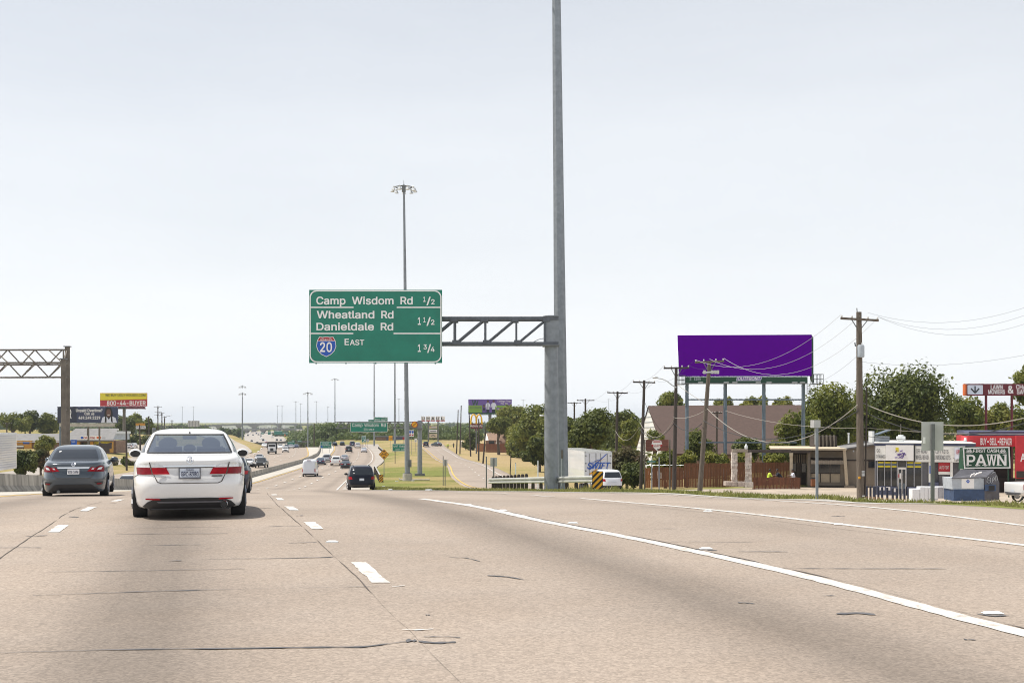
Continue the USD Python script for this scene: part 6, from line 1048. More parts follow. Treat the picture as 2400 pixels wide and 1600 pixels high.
Rb('band', (1845, 758, 2335, 776), 'trim_brown', -.56, -.501); w = Rb('window', (2160, 776, 2286, 882), 'trim_brown', -.56, -.501); Rb('pane', (2172, 788, 2274, 870), 'glass_dark', -.58, -.561, w); Rb('lamp', (1935, 615, 1955, 640), 'stud_white', -.6, -.5)
pb = Board('trash_bin', 'wooden slatted bin in front of the restaurant windows', 'bin', 1908, 102.5); 
for k in range(7): R(pb, 'slat', (1322 + k * 10, 1056, 1330 + k * 10, 1168), 'fence_wood_pale_lit', 0, .04, None, zB)
R(pb, 'lid', (1318, 1040, 1396, 1056), 'plastic_dark', -.03, .5, None, zB); R(pb, 'core', (1325, 1058, 1390, 1168), 'fence_wood', .045, .45, None, zB)
ac = Board('roof_unit', 'dark brown screened air conditioner on the restaurant roof', 'air conditioner', 1944, 110, z=th(590) + t.z); R(ac, 'box', (1365, 400, 1720, 590), 'trim_brown', .2, 1.8, None, zB)
for x in range(1370, 1716, 58): R(ac, 'post', (x, 385, x + 20, 590), 'steel_brown', 0, .19, None, zB)
vp = Board('vent_pipe', 'white vent pipe on the restaurant roof', 'pipe', 1989, 108, z=th(580) + t.z); MB().tube([(0, 0, -.3), (0, 0, vp.h(1017))], .07, 8).build('pipe', 'stud_white', vp.t); MB().cyl((0, 0, vp.h(1017)), .10, .12, 8).build('cap', 'stud_white', vp.t)
# ---- stone gateway, patio wall, fence
g = Board('stone_gateway', 'two pale stone pillars carrying a brown beam at the patio', 'gateway', 1740, 100.5)
rr = random.Random(5)
for xa, xb in ((104, 184), (318, 402)):
    n = 11
    for k in range(n):
        y1 = 1112 - k * (1112 - 650) / n; y0 = y1 - (1112 - 650) / n + 2; sp = rr.uniform(.3, .7); j = [rr.uniform(-3, 3) for _ in range(4)]; c = xa + sp * (xb - xa)
        for a, e in ((xa + j[0], c - 1.2), (c + 1.2, xb + j[1])): R(g, 'stone', (a, y0, e, y1), rr.choice(('stone', 'stone', 'stone_b')), rr.uniform(-.05, .0), .52, None, zB)
for q in ((-5, 1098, 75, 1160), (79, 1100, 172, 1164), (178, 1102, 285, 1175), (288, 1104, 415, 1184)): R(g, 'base_stone', q, rr.choice(('stone', 'stone_b')), -.35, .75, None, zB)
R(g, 'beam', (112, 602, 350, 648), 'wall_tan', .05, .45, None, zB); R(g, 'beam', (345, 610, 1010, 655), 'trim_brown', .1, .4, None, zB)
fx = g.x(zB(326, 0)[0]); fz = g.h(zB(0, 603)[1]); MB().tube([(fx, .2, fz), (fx, .2, fz + .06), (fx, .2, fz + .10), (fx, .2, fz + .26), (fx, .2, fz + .38), (fx, .2, fz + .5)], [.12, .12, .15, .14, .07, .015], 12).build('finial', 'stud_white', g.t, smooth=40)
def plank_fence(name, label, runs, Y, z0s, mats, pw=.15, parent_name='plank', group=None, dy=0):
    b = Board(name, label, 'fence', sum(r[0] + r[1] for r in runs) / (2 * len(runs)), Y, group); r = random.Random(int(Y * 7))
    for (x0, x1, y0, y1), mat in zip(runs, mats):
        n = max(2, int((b.x(x1) - b.x(x0)) / pw)); m = MB()
        for k in range(n): a = b.x(x0) + (b.x(x1) - b.x(x0)) * k / n; o = r.uniform(0, .02); m.b2((a + .008, o, b.h(y1) - .3), (a + (b.x(x1) - b.x(x0)) / n - .008, o + .022, b.h(y0) + r.uniform(-.03, .03)))
        m.build('plank_wall', mat, b.t, kind='stuff')
        for z in (.3, .85): MB().b2((b.x(x0), .045, b.h(y1) + z * (b.h(y0) - b.h(y1)) - .05), (b.x(x1), .09, b.h(y1) + z * (b.h(y0) - b.h(y1)) + .05)).build('rail', mat, b.t)
    return b
plank_fence('wood_fence', 'long red-brown plank fence behind the stone gateway', [(1512, 1524.5, 1096, 1135.5), (1526, 1602, 1094, 1134.5), (1603, 1717, 1085, 1134.5), (1717, 1860, 1083, 1137)], 116, None, ['fence_wood_pale_lit', 'fence_wood', 'fence_wood', 'fence_wood'])  # first run takes the paler wood, sunlight put into its colour
plank_fence('patio_fence', 'low red-brown plank wall around the patio', [(1763.5, 1876, 1118, 1139.5)], 101.5, None, ['fence_wood'], .12)
lw = thing('plastic_sheet', 'pale corrugated sheet lying over the fence gate', 'roof sheet', px(1562, 1093, 117.2)); rf = MB(); rf.add([[a * .14, dy, .03 * (i % 2) + .14 - .006 * abs(i - 7)] for i, a in enumerate(range(-14, 15, 2)) for dy in (-.3, 1.5)], [[2 * i, 2 * i + 2, 2 * i + 3, 2 * i + 1] for i in range(14)]); rf.build('sheet', 'stud_white', lw)
# ---- people on the patio
def person(label, x, Y, z0, pose, top, hair='hair', trousers='cloth_dark', name='person', standing=False, scale=1.0, face=-PI / 2):
    X = (x - 1200) * Y / FOC; t = thing(name, label, 'person', (X, Y, z0), face); J = pose; man_ = lambda ids: sum(bone_list(J, ids), m3.Manifold())
    def bone_list(J, pairs): return [m3.Manifold.batch_hull([m3.Manifold.sphere(J[a][1], 14).translate(list(J[a][0])), m3.Manifold.sphere(J[c][1], 14).translate(list(J[c][0]))]) for a, c in pairs]
    def piece(nm, pairs, mat, grow=0.0, parent=None):
        JJ = {k: (v[0], v[1] + grow) for k, v in J.items()}; bl = [m3.Manifold.batch_hull([m3.Manifold.sphere(JJ[a][1], 16).translate(list(map(float, JJ[a][0]))), m3.Manifold.sphere(JJ[c][1], 16).translate(list(map(float, JJ[c][0])))]) for a, c in pairs]
        mm = bl[0]
        for q in bl[1:]: mm = mm + q
        v, f, _ = meshkit.arrays(mm.refine_to_length(.05)); tm = trimesh.Trimesh(v, f); trimesh.smoothing.filter_taubin(tm, iterations=6); return MB().tm(tm).build(nm, mat, parent or t, smooth=True)
    body = piece('body', [('pel', 'chest'), ('chest', 'neck'), ('neck', 'head'), ('head', 'brow'), ('ls', 'rs'), ('ls', 'le'), ('le', 'lw'), ('lw', 'lh'), ('rs', 're'), ('re', 'rw'), ('rw', 'rh'), ('pel', 'lk'), ('lk', 'lf'), ('lf', 'lt'), ('pel', 'rk'), ('rk', 'rf'), ('rf', 'rt')], 'skin')
    piece('shirt', [('pel', 'chest'), ('ls', 'rs'), ('chest', 'ls'), ('chest', 'rs'), ('ls', 'le'), ('rs', 're')], top, .012); piece('trousers', [('pel', 'lk'), ('lk', 'lf'), ('pel', 'rk'), ('rk', 'rf')], trousers, .012)
    hd = np.array(J['brow'][0]); h = trimesh.creation.icosphere(2, .108); h.apply_scale([1, 1.05, .85]); MB().tm(h.apply_translation(hd + [-.02, 0, .05])).build('hair', hair, t, smooth=True); fh = np.array(J['head'][0]); MB().tm(trimesh.creation.icosphere(1, .022).apply_translation(fh + [.105, 0, .0])).build('nose', 'skin', t)
    for s in (-1, 1): MB().tm(trimesh.creation.icosphere(1, .014).apply_translation(fh + [.098, .038 * s, .045])).build('eye', 'black', t)
    for s, w in ((1, 'lh'), (-1, 'rh')):
        c = np.array(J[w][0]); [MB().tube([c + [.0, .012 * (k - 1.5) * 2, 0], c + [.05, .014 * (k - 1.5) * 2, -.02], c + [.075 - .005 * abs(k - 1.5), .014 * (k - 1.5) * 2, -.05]], [.010, .009, .007], 6).build('finger', 'skin', t) for k in range(4)]; MB().tube([c + [-.01, .03 * s, 0], c + [.03, .055 * s, -.01], c + [.055, .05 * s, -.03]], [.011, .010, .008], 6).build('thumb', 'skin', t)
    return t
def seated(lean=.15, reach=.25): return {'pel': ((0, 0, .48), .15), 'chest': ((lean * .7, 0, .82), .15), 'neck': ((lean, 0, 1.05), .06), 'head': ((lean + .05, 0, 1.17), .085), 'brow': ((lean + .03, 0, 1.26), .095), 'ls': ((lean * .9, .19, .98), .065), 'rs': ((lean * .9, -.19, .98), .065),
    'le': ((lean + .12, .24, .74), .048), 're': ((lean + .12, -.24, .74), .048), 'lw': ((lean + .12 + reach, .14, .78), .034), 'rw': ((lean + .12 + reach, -.14, .78), .034), 'lh': ((lean + .20 + reach, .12, .78), .036), 'rh': ((lean + .20 + reach, -.12, .78), .036),
    'lk': ((.42, .11, .50), .075), 'rk': ((.42, -.11, .50), .075), 'lf': ((.40, .12, .06), .05), 'rf': ((.40, -.12, .06), .05), 'lt': ((.55, .12, .04), .035), 'rt': ((.55, -.12, .04), .035)}
gz = EYE - (1139 - HOR) * 104 / FOC
person('person in a lime hi-vis vest sitting at the left of the patio table', 1801, 104, gz + .17, seated(.12), 'hi_vis', face=0.1)
person('person in dark clothes leaning far forward over the patio table', 1833, 104, gz + .20, seated(.42, .15), 'cloth_dark', face=PI)
person('person in a grey shirt sitting by the cream pillar', 1861, 103.4, gz + .20, seated(.10), 'cloth_white', face=PI)
tb = Board('picnic_table', 'brown patio table between the seated people', 'table', 1818, 104, z=gz); MB().b2((-.8, -.35, .72), (.8, .35, .77)).build('table_top', 'fence_wood', tb.t); [MB().b2((s * .6 - .04, -.3, 0), (s * .6 + .04, .3, .72)).build('leg', 'fence_wood', tb.t) for s in (-1, 1)]
for x, nm in ((1799, 'left'), (1836, 'middle'), (1863, 'right')):
    bn = Board('stool', f'low wooden stool under the {"hi-vis" if nm == "left" else "leaning dark" if nm == "middle" else "grey-shirted"} person on the patio', 'stool', x, 104 if nm != 'right' else 103.4, z=gz); MB().b2((-.22, -.2, .46), (.22, .2, .51)).build('seat', 'fence_wood', bn.t); [MB().b2((sx * .18 - .025, sy * .15 - .025, 0), (sx * .18 + .025, sy * .15 + .025, .46)).build('leg', 'fence_wood', bn.t) for sx in (-1, 1) for sy in (-1, 1)]
# ---- barbecue sign
w = Board('restaurant_sign', 'dark red wooden board with a red and white badge on two poles above the fence', 'shop sign', 1540, 112); w.panel('board', 1513.5, 1030, 1567, 1056.5, 'wood_sign', 0, .08)
for x in (1511, 1570): w.post(x, 1029, .075, 'steel_brown', y=.04)
def shp(name, pts, mat, ya, yb): return w.poly(name, [(1539.5 + x, 1043 + y) for x, y in pts], mat, ya, yb)
shp('badge', [(-10, -10), (-5, -12), (5, -12), (10, -10), (13, -1), (9, 4), (2, 12), (-1, 12), (-9, 4), (-13, -1)], 'sign_white', -.02, -.002); shp('badge_band', [(-13.5, -2), (13.5, -2), (11, 3.6), (-11, 3.6)], 'red_print', -.03, -.021); shp('badge_top', [(-8, -10), (8, -10), (9, -7), (-9, -7)], 'red_print', -.03, -.021); shp('badge_dot', [(1, 8), (4, 8), (4, 11), (1, 11)], 'black', -.03, -.021)
w.word('BBQ', 1531.5, 1547.5, 1045.6, 4.4, 'sign_white', y=-.032)
# ---- OUTFRONT billboard
B = Board('billboard', 'blank violet billboard on steel posts with an OUTFRONT name plate', 'billboard', 1745, 125)
c_ = [(1588.2, 785.7), (1902.5, 783.8), (1902.3, 881.3), (1591.6, 881.8)]; pts = [(B.x(x), B.h(y)) for x, y in c_]
MB().prism(pts, 0, .12).build('panel', 'purple', B.t); MB().prism([(pts[1][0] + .01, pts[1][1] - .05), (pts[1][0] + .2, pts[1][1] - .3), (pts[1][0] + .22, B.h(897)), (pts[1][0] + .01, B.h(880))], .1, .9).build('frame_edge', 'sign_green_dark', B.t)
B.panel('back_frame', 1592, 790, 1900, 880, 'sign_green_dark', .125, .5)
ap = B.panel('apron', 1605, 882.5, 1893, 897, 'sign_green_dark', .02, .10)
for y in (886, 889.5, 893): B.rect(MB(), 1605, y, 1893, y + .7, -.0, .018).build('apron_rib', 'sign_green_dark', ap)
npz = Polygon([(B.x(1726), B.h(891.5)), (B.x(1728), B.h(882)), (B.x(1786), B.h(882)), (B.x(1782), B.h(891.5))]); npl = MB().prism(npz, -.06, -.01).build('name_plate', 'violet', B.t); MB().prism(npz.buffer(.03).difference(npz.buffer(-.03)), -.07, -.061).build('plate_border', 'plate_white', npl); MB().text('OUTFRONT', B.x(1728.5), B.x(1781), B.h(890.3), 7 * B.s, -.075, slant=.15).build('plate_lettering', 'sign_white', npl)
for s, a, c in (('2', 1616, 1620), ('E205', 1627, 1642)): B.word(s, a, c, 890.5, 5.5, 'plate_white', y=-.005, bold=False)
for x in (1612, 1702, 1793, 1886): MB().tube([(B.x(x), .6, -.3), (B.x(x), .6, B.h(897.5))], .20, 8).build('post', 'steel_blue', B.t, smooth=40)
for y0, a, c in ((936, 1612, 1886), (1036.5, 1640, 1870)): MB().beam((B.x(a), .6, B.h(y0)), (B.x(c), .6, B.h(y0)), .16).build('cross_beam', 'steel_blue', B.t)
ct = B.rect(MB(), 1605, 899.5, 1890, 897.4, -.5, .4).build('catwalk', 'steel_dark', B.t)
for x in (1640, 1700, 1720, 1775, 1800, 1860, 1878): B.rect(MB(), x - 5, 897.2, x + 6, 895.2, -.55, -.2).build('light_fixture', 'lamp_head', ct)
def cage(x0, x1, y0, y1, nm):
    m_ = MB()
    for x in np.linspace(x0, x1, 4):
        for yy in (-.3, .7): m_.beam((B.x(x), yy, B.h(y1)), (B.x(x), yy, B.h(y0)), .05)
    for y in np.linspace(y0, y1, 3):
        for yy in (-.3, .7): m_.beam((B.x(x0), yy, B.h(y)), (B.x(x1), yy, B.h(y)), .05)
        for x in (x0, x1): m_.beam((B.x(x), -.3, B.h(y)), (B.x(x), .7, B.h(y)), .05)
    m_.b2((B.x(x0), -.3, B.h(y1) - .06), (B.x(x1), .7, B.h(y1))).build('side_platform', 'steel_dark', B.t)
cage(1586, 1605, 880, 900, 'l'); cage(1903, 1928, 877, 899.5, 'r')
ld = MB()
for x in (1891, 1898): ld.beam((B.x(x), -.1, B.h(925)), (B.x(x), -.1, B.h(898)), .05)
for y in range(900, 926, 4): ld.beam((B.x(1891), -.1, B.h(y)), (B.x(1898), -.1, B.h(y)), .04)
ld.build('ladder', 'steel_dark', B.t)
# ---- church with the great brown roof
c = thing('church', 'steep brown-roofed building with a white gable behind the billboard posts', 'building', (px(1700, 0, 168)[0], 168, float(G(31, 168)))); Q = lambda x, y, Y: px(x, y, Y) - np.array([px(1700, 0, 168)[0], 168, float(G(31, 168))])
a0, a1, e0, e1 = Q(1519, 950.5, 176), Q(1882, 948.5, 178), Q(1556, 1062, 163), Q(1884, 1066, 165); bk0, bk1 = Q(1488, 1058, 191), Q(1840, 1062, 193)
MB().add([a0, a1, e1, e0, a0 - [0, -.2, .25], a1 - [0, -.2, .25], e1 - [0, -.1, .25], e0 - [0, -.1, .25]], [[0, 3, 2, 1], [4, 5, 6, 7], [0, 4, 7, 3], [3, 7, 6, 2], [1, 2, 6, 5]]).build('roof', 'roof_brown', c); MB().add([a0, a1, bk1, bk0], [[0, 1, 2, 3]]).build('roof', 'roof_brown', c)
ga, gb = e0 + [.1, .2, -.1], bk0 + [.1, 0, 0]; MB().add([a0 + [.15, 0, -.1], ga, gb, ga - [0, 0, 6], gb - [0, 0, 6]], [[0, 2, 1], [1, 2, 4], [1, 4, 3]]).build('gable', 'wall_white', c); MB().add([ga, e1 + [-.1, .2, -.1], e1 + [-.1, .2, -6], ga - [0, 0, 6]], [[0, 1, 2, 3]]).build('wall', 'wall_brick', c)
bo = MB(); up = a0 + [.15, 0, -.1]
for k in range(1, 9): f = k / 9; p0 = up + (ga - up) * f; p1 = up + (gb - up) * f; bo.beam(p0 + [-.04, -.03, 0], p1 + [-.04, -.03, 0], .03, .06)
bo.build('gable_board', 'dump_panel', c)
# ---- centre: UHAUL sign, arches, W billboard, house, brick building
U = Board('pole_sign', 'tall two-post sign with five letter boxes reading UHAUL', 'shop sign', 1015, 450)
for s, x0, x1 in (('U', 987, 996.6), ('H', 998.4, 1008), ('A', 1009.6, 1019.6), ('U', 1021.2, 1030.8), ('L', 1032.4, 1042.6)):
    bx = U.panel('letter_box', x0, 975.2, x1, 986.8, 'sign_white', 0, .5); U.rect(MB(), x0 + .2, 984.6, x1 - .2, 986.6, -.05, -.01).build('band', 'red_print', bx); MB().text(s, U.x(x0 + 1.6), U.x(x1 - 1.6), U.h(983.4), 6.4 * U.s, -.012, True, .1).build('letter', 'black', bx)
for x in (1004, 1026.5): U.post(x, 986, .30, 'steel_dark', y=.3)
U.rect(MB(), 987, 987.2, 1042.6, 986.7, .1, .4).build('cross_beam', 'steel_dark', U.t)
for q, m in (((1006.2, 997.8, 1024.3, 1004), 'trim_cream'), ((1006.2, 1006.3, 1024.3, 1013.4), 'sign_white'), ((1006.2, 1016, 1024.3, 1025.6), 'trim_cream')): U.panel('sub_panel', *q, m, .1, .4)
U.rect(MB(), 1007, 1000, 1010, 998.8, .0, .09).build('sub_lettering', 'red_print', U.t); U.rect(MB(), 1011, 1002.5, 1022, 999.5, .0, .09).build('sub_lettering', 'appliance_grey', U.t); U.rect(MB(), 1008, 1011.3, 1022.5, 1009, .0, .09).build('sub_lettering', 'shop_grey', U.t); U.poly('sub_emblem', [(1009, 1022), (1015, 1018), (1021, 1022), (1018, 1022), (1015, 1020), (1012, 1022)], 'shop_grey', .0, .09)
A = Board('arches_sign', 'golden double-arch restaurant sign over a red name panel on a pole', 'restaurant sign', 1116.5, 330)
for k in (0, 1):
    x0 = 1103 + 12.8 * k; a = np.linspace(0, PI, 17); MB().tube(np.stack([A.x(x0 + 7) - np.cos(a) * 6.6 * A.s, np.full(17, .1), A.h(993.5) + np.sin(a) ** .72 * 22.5 * A.s], 1), [.17 + .10 * abs(math.cos(v)) for v in a], 8).build('arch', 'arch_gold', A.t, smooth=40)
A.panel('name_panel', 1103.5, 992.3, 1131, 1003.8, 'maroon', -.1, .4); A.word("McDonald's", 1101.5, 1130.5, 999.8, 4.6, y=-.11); A.post(1116.5, 1003, .22, 'steel_dark'); A.panel('lower_panel', 1112.5, 1004.3, 1120, 1009, 'maroon', 0, .2)
W = Board('billboard', 'violet and lime school billboard with a big W and three people in white shirts', 'billboard', 1148, 380); W.panel('panel', 1097.5, 935.5, 1199.5, 970, 'violet', 0, .4); W.panel('green_field', 1097.8, 949.6, 1130, 966.5, 'lime', -.03, -.005); W.panel('green_field', 1160, 949.6, 1199.3, 966, 'lime', -.03, -.005); W.panel('lower_frame', 1100, 966.6, 1198, 970.5, 'sign_green_dark', -.04, .3)
W.word('W', 1106, 1121.5, 949, 11.5, 'sign_green_dark', y=-.01); W.word('UPLIFT WISDOM', 1101, 1127.5, 957, 4, 'navy_panel', y=-.035, bold=False); W.word('College Prep', 1166, 1197, 941.5, 4.2, y=-.01, bold=False); W.word('For All', 1174, 1190, 947.3, 4.2, y=-.01, bold=False); W.panel('text_band', 1164, 955, 1197, 961, 'violet', -.06, -.032); W.word('Apply Today', 1166, 1190, 959.3, 3, y=-.065, bold=False)
for cx, top, hw, sk in ((1134.3, 948, 2.6, 'cloth_dark'), (1143.5, 937, 5, 'cloth_white'), (1157, 936.5, 5.5, 'cloth_white')):
    W.poly('printed_person', [(cx - hw * .62, 961), (cx - hw * .66, top + 15), (cx - hw * 1.1, top + 19), (cx - hw, top + 10), (cx - hw * .45, top + 7), (cx + hw * .45, top + 7), (cx + hw, top + 10), (cx + hw * 1.25, top + 18), (cx + hw * .66, top + 15), (cx + hw * .62, 961)], sk, -.07, -.04); MB().prism(Point(W.x(cx), W.h(top + 3.6)).buffer(2.5 * W.s, 8), -.09, -.072).build('printed_face', 'skin', W.t); MB().prism(Point(W.x(cx), W.h(top + 2.3)).buffer(2.2 * W.s, 8), -.085, -.073).build('printed_hair', 'hair', W.t)
[W.poly('printed_trousers', [(cx - w_, 966.3), (cx - w_, 959), (cx + w_, 959), (cx + w_, 966.3)], 'cloth_dark', -.08, -.071) for cx, w_ in ((1143.5, 3.4), (1157, 3.8))]; W.poly('printed_tie', [(1143, 945), (1144, 945), (1144.4, 957), (1143.4, 959), (1142.6, 957)], 'cloth_dark', -.09, -.072)
MB().tube([(W.x(1148), .8, -.5), (W.x(1148), .8, W.h(968))], .55, 12).build('column', 'steel_dark', W.t, smooth=40); W.rect(MB(), 1105, 972, 1192, 970.8, -.9, .3).build('catwalk', 'steel_dark', W.t)
h = Board('house', 'brick house with brown roofs and white gables behind a plank fence and trees', 'house', 1158, 345)
hr = lambda nm, pts, mat: MB().add([[h.x(x), y, h.h(z)] for x, z, y in pts], [list(range(4))]).build(nm, mat, h.t)
hr('roof', [(1139, 1015, 4), (1180, 1013, 4), (1186, 1032, 0), (1145, 1031, 0)], 'roof_house'); hr('gable', [(1136.5, 1032, 1), (1145, 1031.5, 0), (1139.3, 1015.5, 4), (1139, 1015.5, 4)], 'wall_white'); h.rect(MB(), 1139, 1053, 1190, 1031, .1, 6).build('wall', 'wall_brick', h.t)
hr('roof', [(1168, 1025, -.5), (1184, 1014, 3), (1196, 1034, 0), (1178, 1036, -1.2)], 'roof_house'); MB().prism([(h.x(1161), h.h(1041)), (h.x(1166.5), h.h(1025)), (h.x(1172.5), h.h(1041))], -1.3, -1.2).build('gable', 'wall_white', h.t); h.rect(MB(), 1161, 1054, 1190, 1036, -1.15, 0).build('wall', 'wall_brick', h.t); h.rect(MB(), 1146, 1042, 1158, 1033, .0, .09).build('window', 'glass_dark', h.t); h.rect(MB(), 1168.5, 1035.5, 1165, 1040.5, -1.35, -1.31).build('gable_window', 'wall_tan', h.t)
plank_fence('wood_fence', 'brown plank fence with one end coloured paler as if sunlit in front of the brick house', [(1116, 1137, 1039, 1056), (1137.5, 1191, 1039.5, 1057)], 335, None, ['fence_wood_pale_lit', 'fence_wood'], .3)
k = Board('brick_building', 'low grey-brown building with a dark roof behind the median at the crest', 'building', 912, 470); k.rect(MB(), 881, 1049, 929, 1023.5, 0, 8).build('wall', 'wall_brick', k.t); k.rect(MB(), 906, 1049, 946, 1024, -.3, 8.1).build('wall', 'shop_blue', k.t); k.rect(MB(), 879.5, 1024, 947, 1021.8, -.6, 9).build('roof', 'shop_grey', k.t); k.rect(MB(), 903, 1041.5, 934, 1036, -2.4, -.31).build('canopy', 'dump_panel', k.t)
for x in (884, 891, 898): k.rect(MB(), x, 1045, x + 4.5, 1028, -.08, -.004).build('window', 'wall_brick', k.t)
gbx = Board('stone_box', 'pale round-topped stone structure by the poles at the top of the service road', 'utility box', 1082.5, 410); gbx.rect(MB(), 1079.5, 1048, 1086, 1034, 0, 1.0).build('body', 'stone', gbx.t); MB().tube([(gbx.x(1082.7), .5, gbx.h(1034)), (gbx.x(1082.7), .5, gbx.h(1032))], [.5, .25], 10).build('cap', 'stone', gbx.t)
stand = dict(seated()); stand.update({'pel': ((0, 0, .95), .15), 'chest': ((.02, 0, 1.28), .16), 'neck': ((.03, 0, 1.50), .06), 'head': ((.05, 0, 1.60), .085), 'brow': ((.04, 0, 1.68), .095), 'ls': ((.02, .19, 1.43), .065), 'rs': ((.02, -.19, 1.43), .065), 'le': ((.03, .26, 1.15), .05), 're': ((.03, -.26, 1.15), .05), 'lw': ((.15, .24, .92), .035), 'rw': ((.15, -.24, .92), .035), 'lh': ((.20, .24, .86), .036), 'rh': ((.20, -.24, .86), .036), 'lk': ((.03, .12, .5), .075), 'rk': ((.0, -.12, .5), .075), 'lf': ((0, .13, .07), .05), 'rf': ((-.02, -.13, .07), .05), 'lt': ((.16, .14, .04), .035), 'rt': ((.14, -.14, .04), .035)})
X = px(1050, 0, 402)[0]; person('road worker in a hi-vis vest standing at the top of the service road', 1050, 402, float(G(X, 402)), stand, 'hi_vis', hair='sign_white')
X = px(1063, 0, 408)[0]; person('second road worker in dark clothes right of the hi-vis one', 1063, 408, float(G(X, 408)), stand, 'cloth_dark', face=PI / 2)
# ---- left: shops and billboards
Y = 300; m = Board('shop_row', 'long low shop row with a grey roof and orange-yellow walls behind the oncoming lanes', 'shops', 130, Y); rf = MB()
rf.add([[m.x(-30), -1, m.h(1036)], [m.x(150), -1, m.h(1036)], [m.x(150), 9, m.h(1016.5)], [m.x(-30), 9, m.h(1016.5)]], [[0, 1, 2, 3]]).build('roof', 'roof_grey', m.t); MB().add([[m.x(150), -2, m.h(1031)], [m.x(270), -2, m.h(1032)], [m.x(252), 8, m.h(1004)], [m.x(150), 8, m.h(1004)]], [[0, 1, 2, 3]]).build('roof', 'roof_grey', m.t)
m.rect(MB(), 150, 1033.5, 272, 1030.5, -2.3, -1.9).build('eaves', 'shop_grey', m.t); m.rect(MB(), -30, 1062, 272, 1033, 0, 8).build('wall', 'wall_brick', m.t); m.rect(MB(), 36, 1043, 76, 1032, -.5, -.01).build('fascia', 'wall_orange', m.t); m.rect(MB(), 58, 1060, 76, 1043, -.5, -.01).build('pier', 'wall_orange', m.t); m.rect(MB(), 56, 1040, 71, 1034.5, -.6, -.51).build('shop_sign', 'sign_blue', m.t); m.word('AUTO SALES', 37, 51, 1038, 3, 'navy_panel', y=-.52, bold=False); m.rect(MB(), 36, 1047, 58, 1043.5, -.9, -.01).build('awning', 'stud_white', m.t)
m.rect(MB(), 215, 1040, 262, 1031, -.6, -.01).build('fascia', 'yellow_print', m.t)
for x in (185, 216, 262): m.rect(MB(), x, 1060, x + 7, 1030.5, -1.6, -.9).build('pier', 'wall_orange', m.t)
for x0, x1 in ((192, 214), (226, 240), (242, 258)): m.rect(MB(), x0, 1056, x1, 1037, -.2, -.02).build('window', 'glass_dark', m.t)
ss = m.rect(MB(), 196, 1029.3, 246, 1020.5, -2.6, -2.4).build('roof_sign', 'sign_white', m.t); MB().text('CAR BUYING', m.x(205), m.x(231), m.h(1027.5), 4.6 * m.s, -2.62, True).build('sign_lettering', 'red_print', ss); m.rect(MB(), 198, 1027.5, 204, 1022.5, -2.66, -2.61).build('sign_emblem', 'sign_blue', ss); m.rect(MB(), 235, 1027, 245, 1022.5, -2.66, -2.61).build('sign_emblem', 'orange', ss)
m2 = Board('white_shed', 'pale flat-roofed shed behind the shop row', 'building', 265, 330); m2.rect(MB(), 235, 1008, 265, 1004.2, 0, 5).build('roof', 'wall_white', m2.t); m2.rect(MB(), 250, 1016, 296, 1010.5, -1, 4).build('roof', 'stud_white', m2.t); m2.rect(MB(), 252, 1030, 294, 1016, -.5, 3.5).build('wall', 'dump_panel', m2.t)
bl = Board('street_sign_board', 'blue signboard just right of the brown gantry post', 'shop sign', 173, 255); bl.panel('panel', 166, 1030, 180, 1043.5, 'sign_blue'); bl.word('SALE', 168, 176, 1036, 3, y=-.01, bold=False); bl.post(173, 1043, .1)
n = Board('billboard', 'dark blue lawyer billboard asking Unpaid Overtime? Call us with a portrait', 'billboard', 205, 262); n.panel('panel', 134.5, 952.5, 275.5, 990.5, 'navy_panel', 0, .4); n.panel('dark_field', 134.8, 952.8, 180, 990.2, 'navy_panel_dark', -.02, -.003); n.panel('apron', 139, 991.5, 268, 999.5, 'concrete', .1, .3)
n.word('R', 160, 167.5, 980, 21, y=-.025); n.word('Unpaid Overtime?', 178, 240, 964.5, 6.5, y=-.01); n.word('Call us', 198, 221, 971.8, 5.6, y=-.01); n.word('469.249.2229', 184, 235, 981.8, 6.5, y=-.01)
n.poly('printed_hair', [(245, 990), (245, 965), (248, 955), (254, 952.8), (260, 955), (264, 966), (265, 990)], 'hair', -.02, -.004); n.poly('printed_shirt', [(237, 990.2), (240, 978), (249, 974), (255, 983), (261, 974), (271, 979), (274, 990.2)], 'cloth_white', -.03, -.021); n.poly('printed_hair', [(245.5, 990), (247, 966), (249.5, 962), (250, 989)], 'hair', -.04, -.031); n.poly('printed_hair', [(264.5, 990), (262, 962), (259.5, 966), (260.5, 988)], 'hair', -.04, -.031); MB().prism(shapely.affinity.scale(Point(n.x(254.8), n.h(967.5)).buffer(1), 5.6 * n.s, 9.5 * n.s), -.05, -.032).build('printed_face', 'skin', n.t); n.rect(MB(), 252.2, 972.2, 257.2, 971, -.06, -.051).build('printed_smile', 'sign_white', n.t)
MB().tube([(n.x(139), .8, -.5), (n.x(139), .8, n.h(991))], .33, 10).build('column', 'steel_blue', n.t, smooth=40); [n.post(x, 992, .18, 'steel_brown', y=.6) for x in (205, 231)]
v = Board('billboard', 'yellow and red house-buying billboard reading 800-44-BUYER on one column', 'billboard', 289, 330); v.panel('panel', 234.5, 920.5, 344.2, 952, 'red_print', 0, .4); v.poly('yellow_field', [(234.8, 920.8), (344, 920.8), (344, 935), (234.8, 937.5)], 'yellow_print', -.03, -.004)
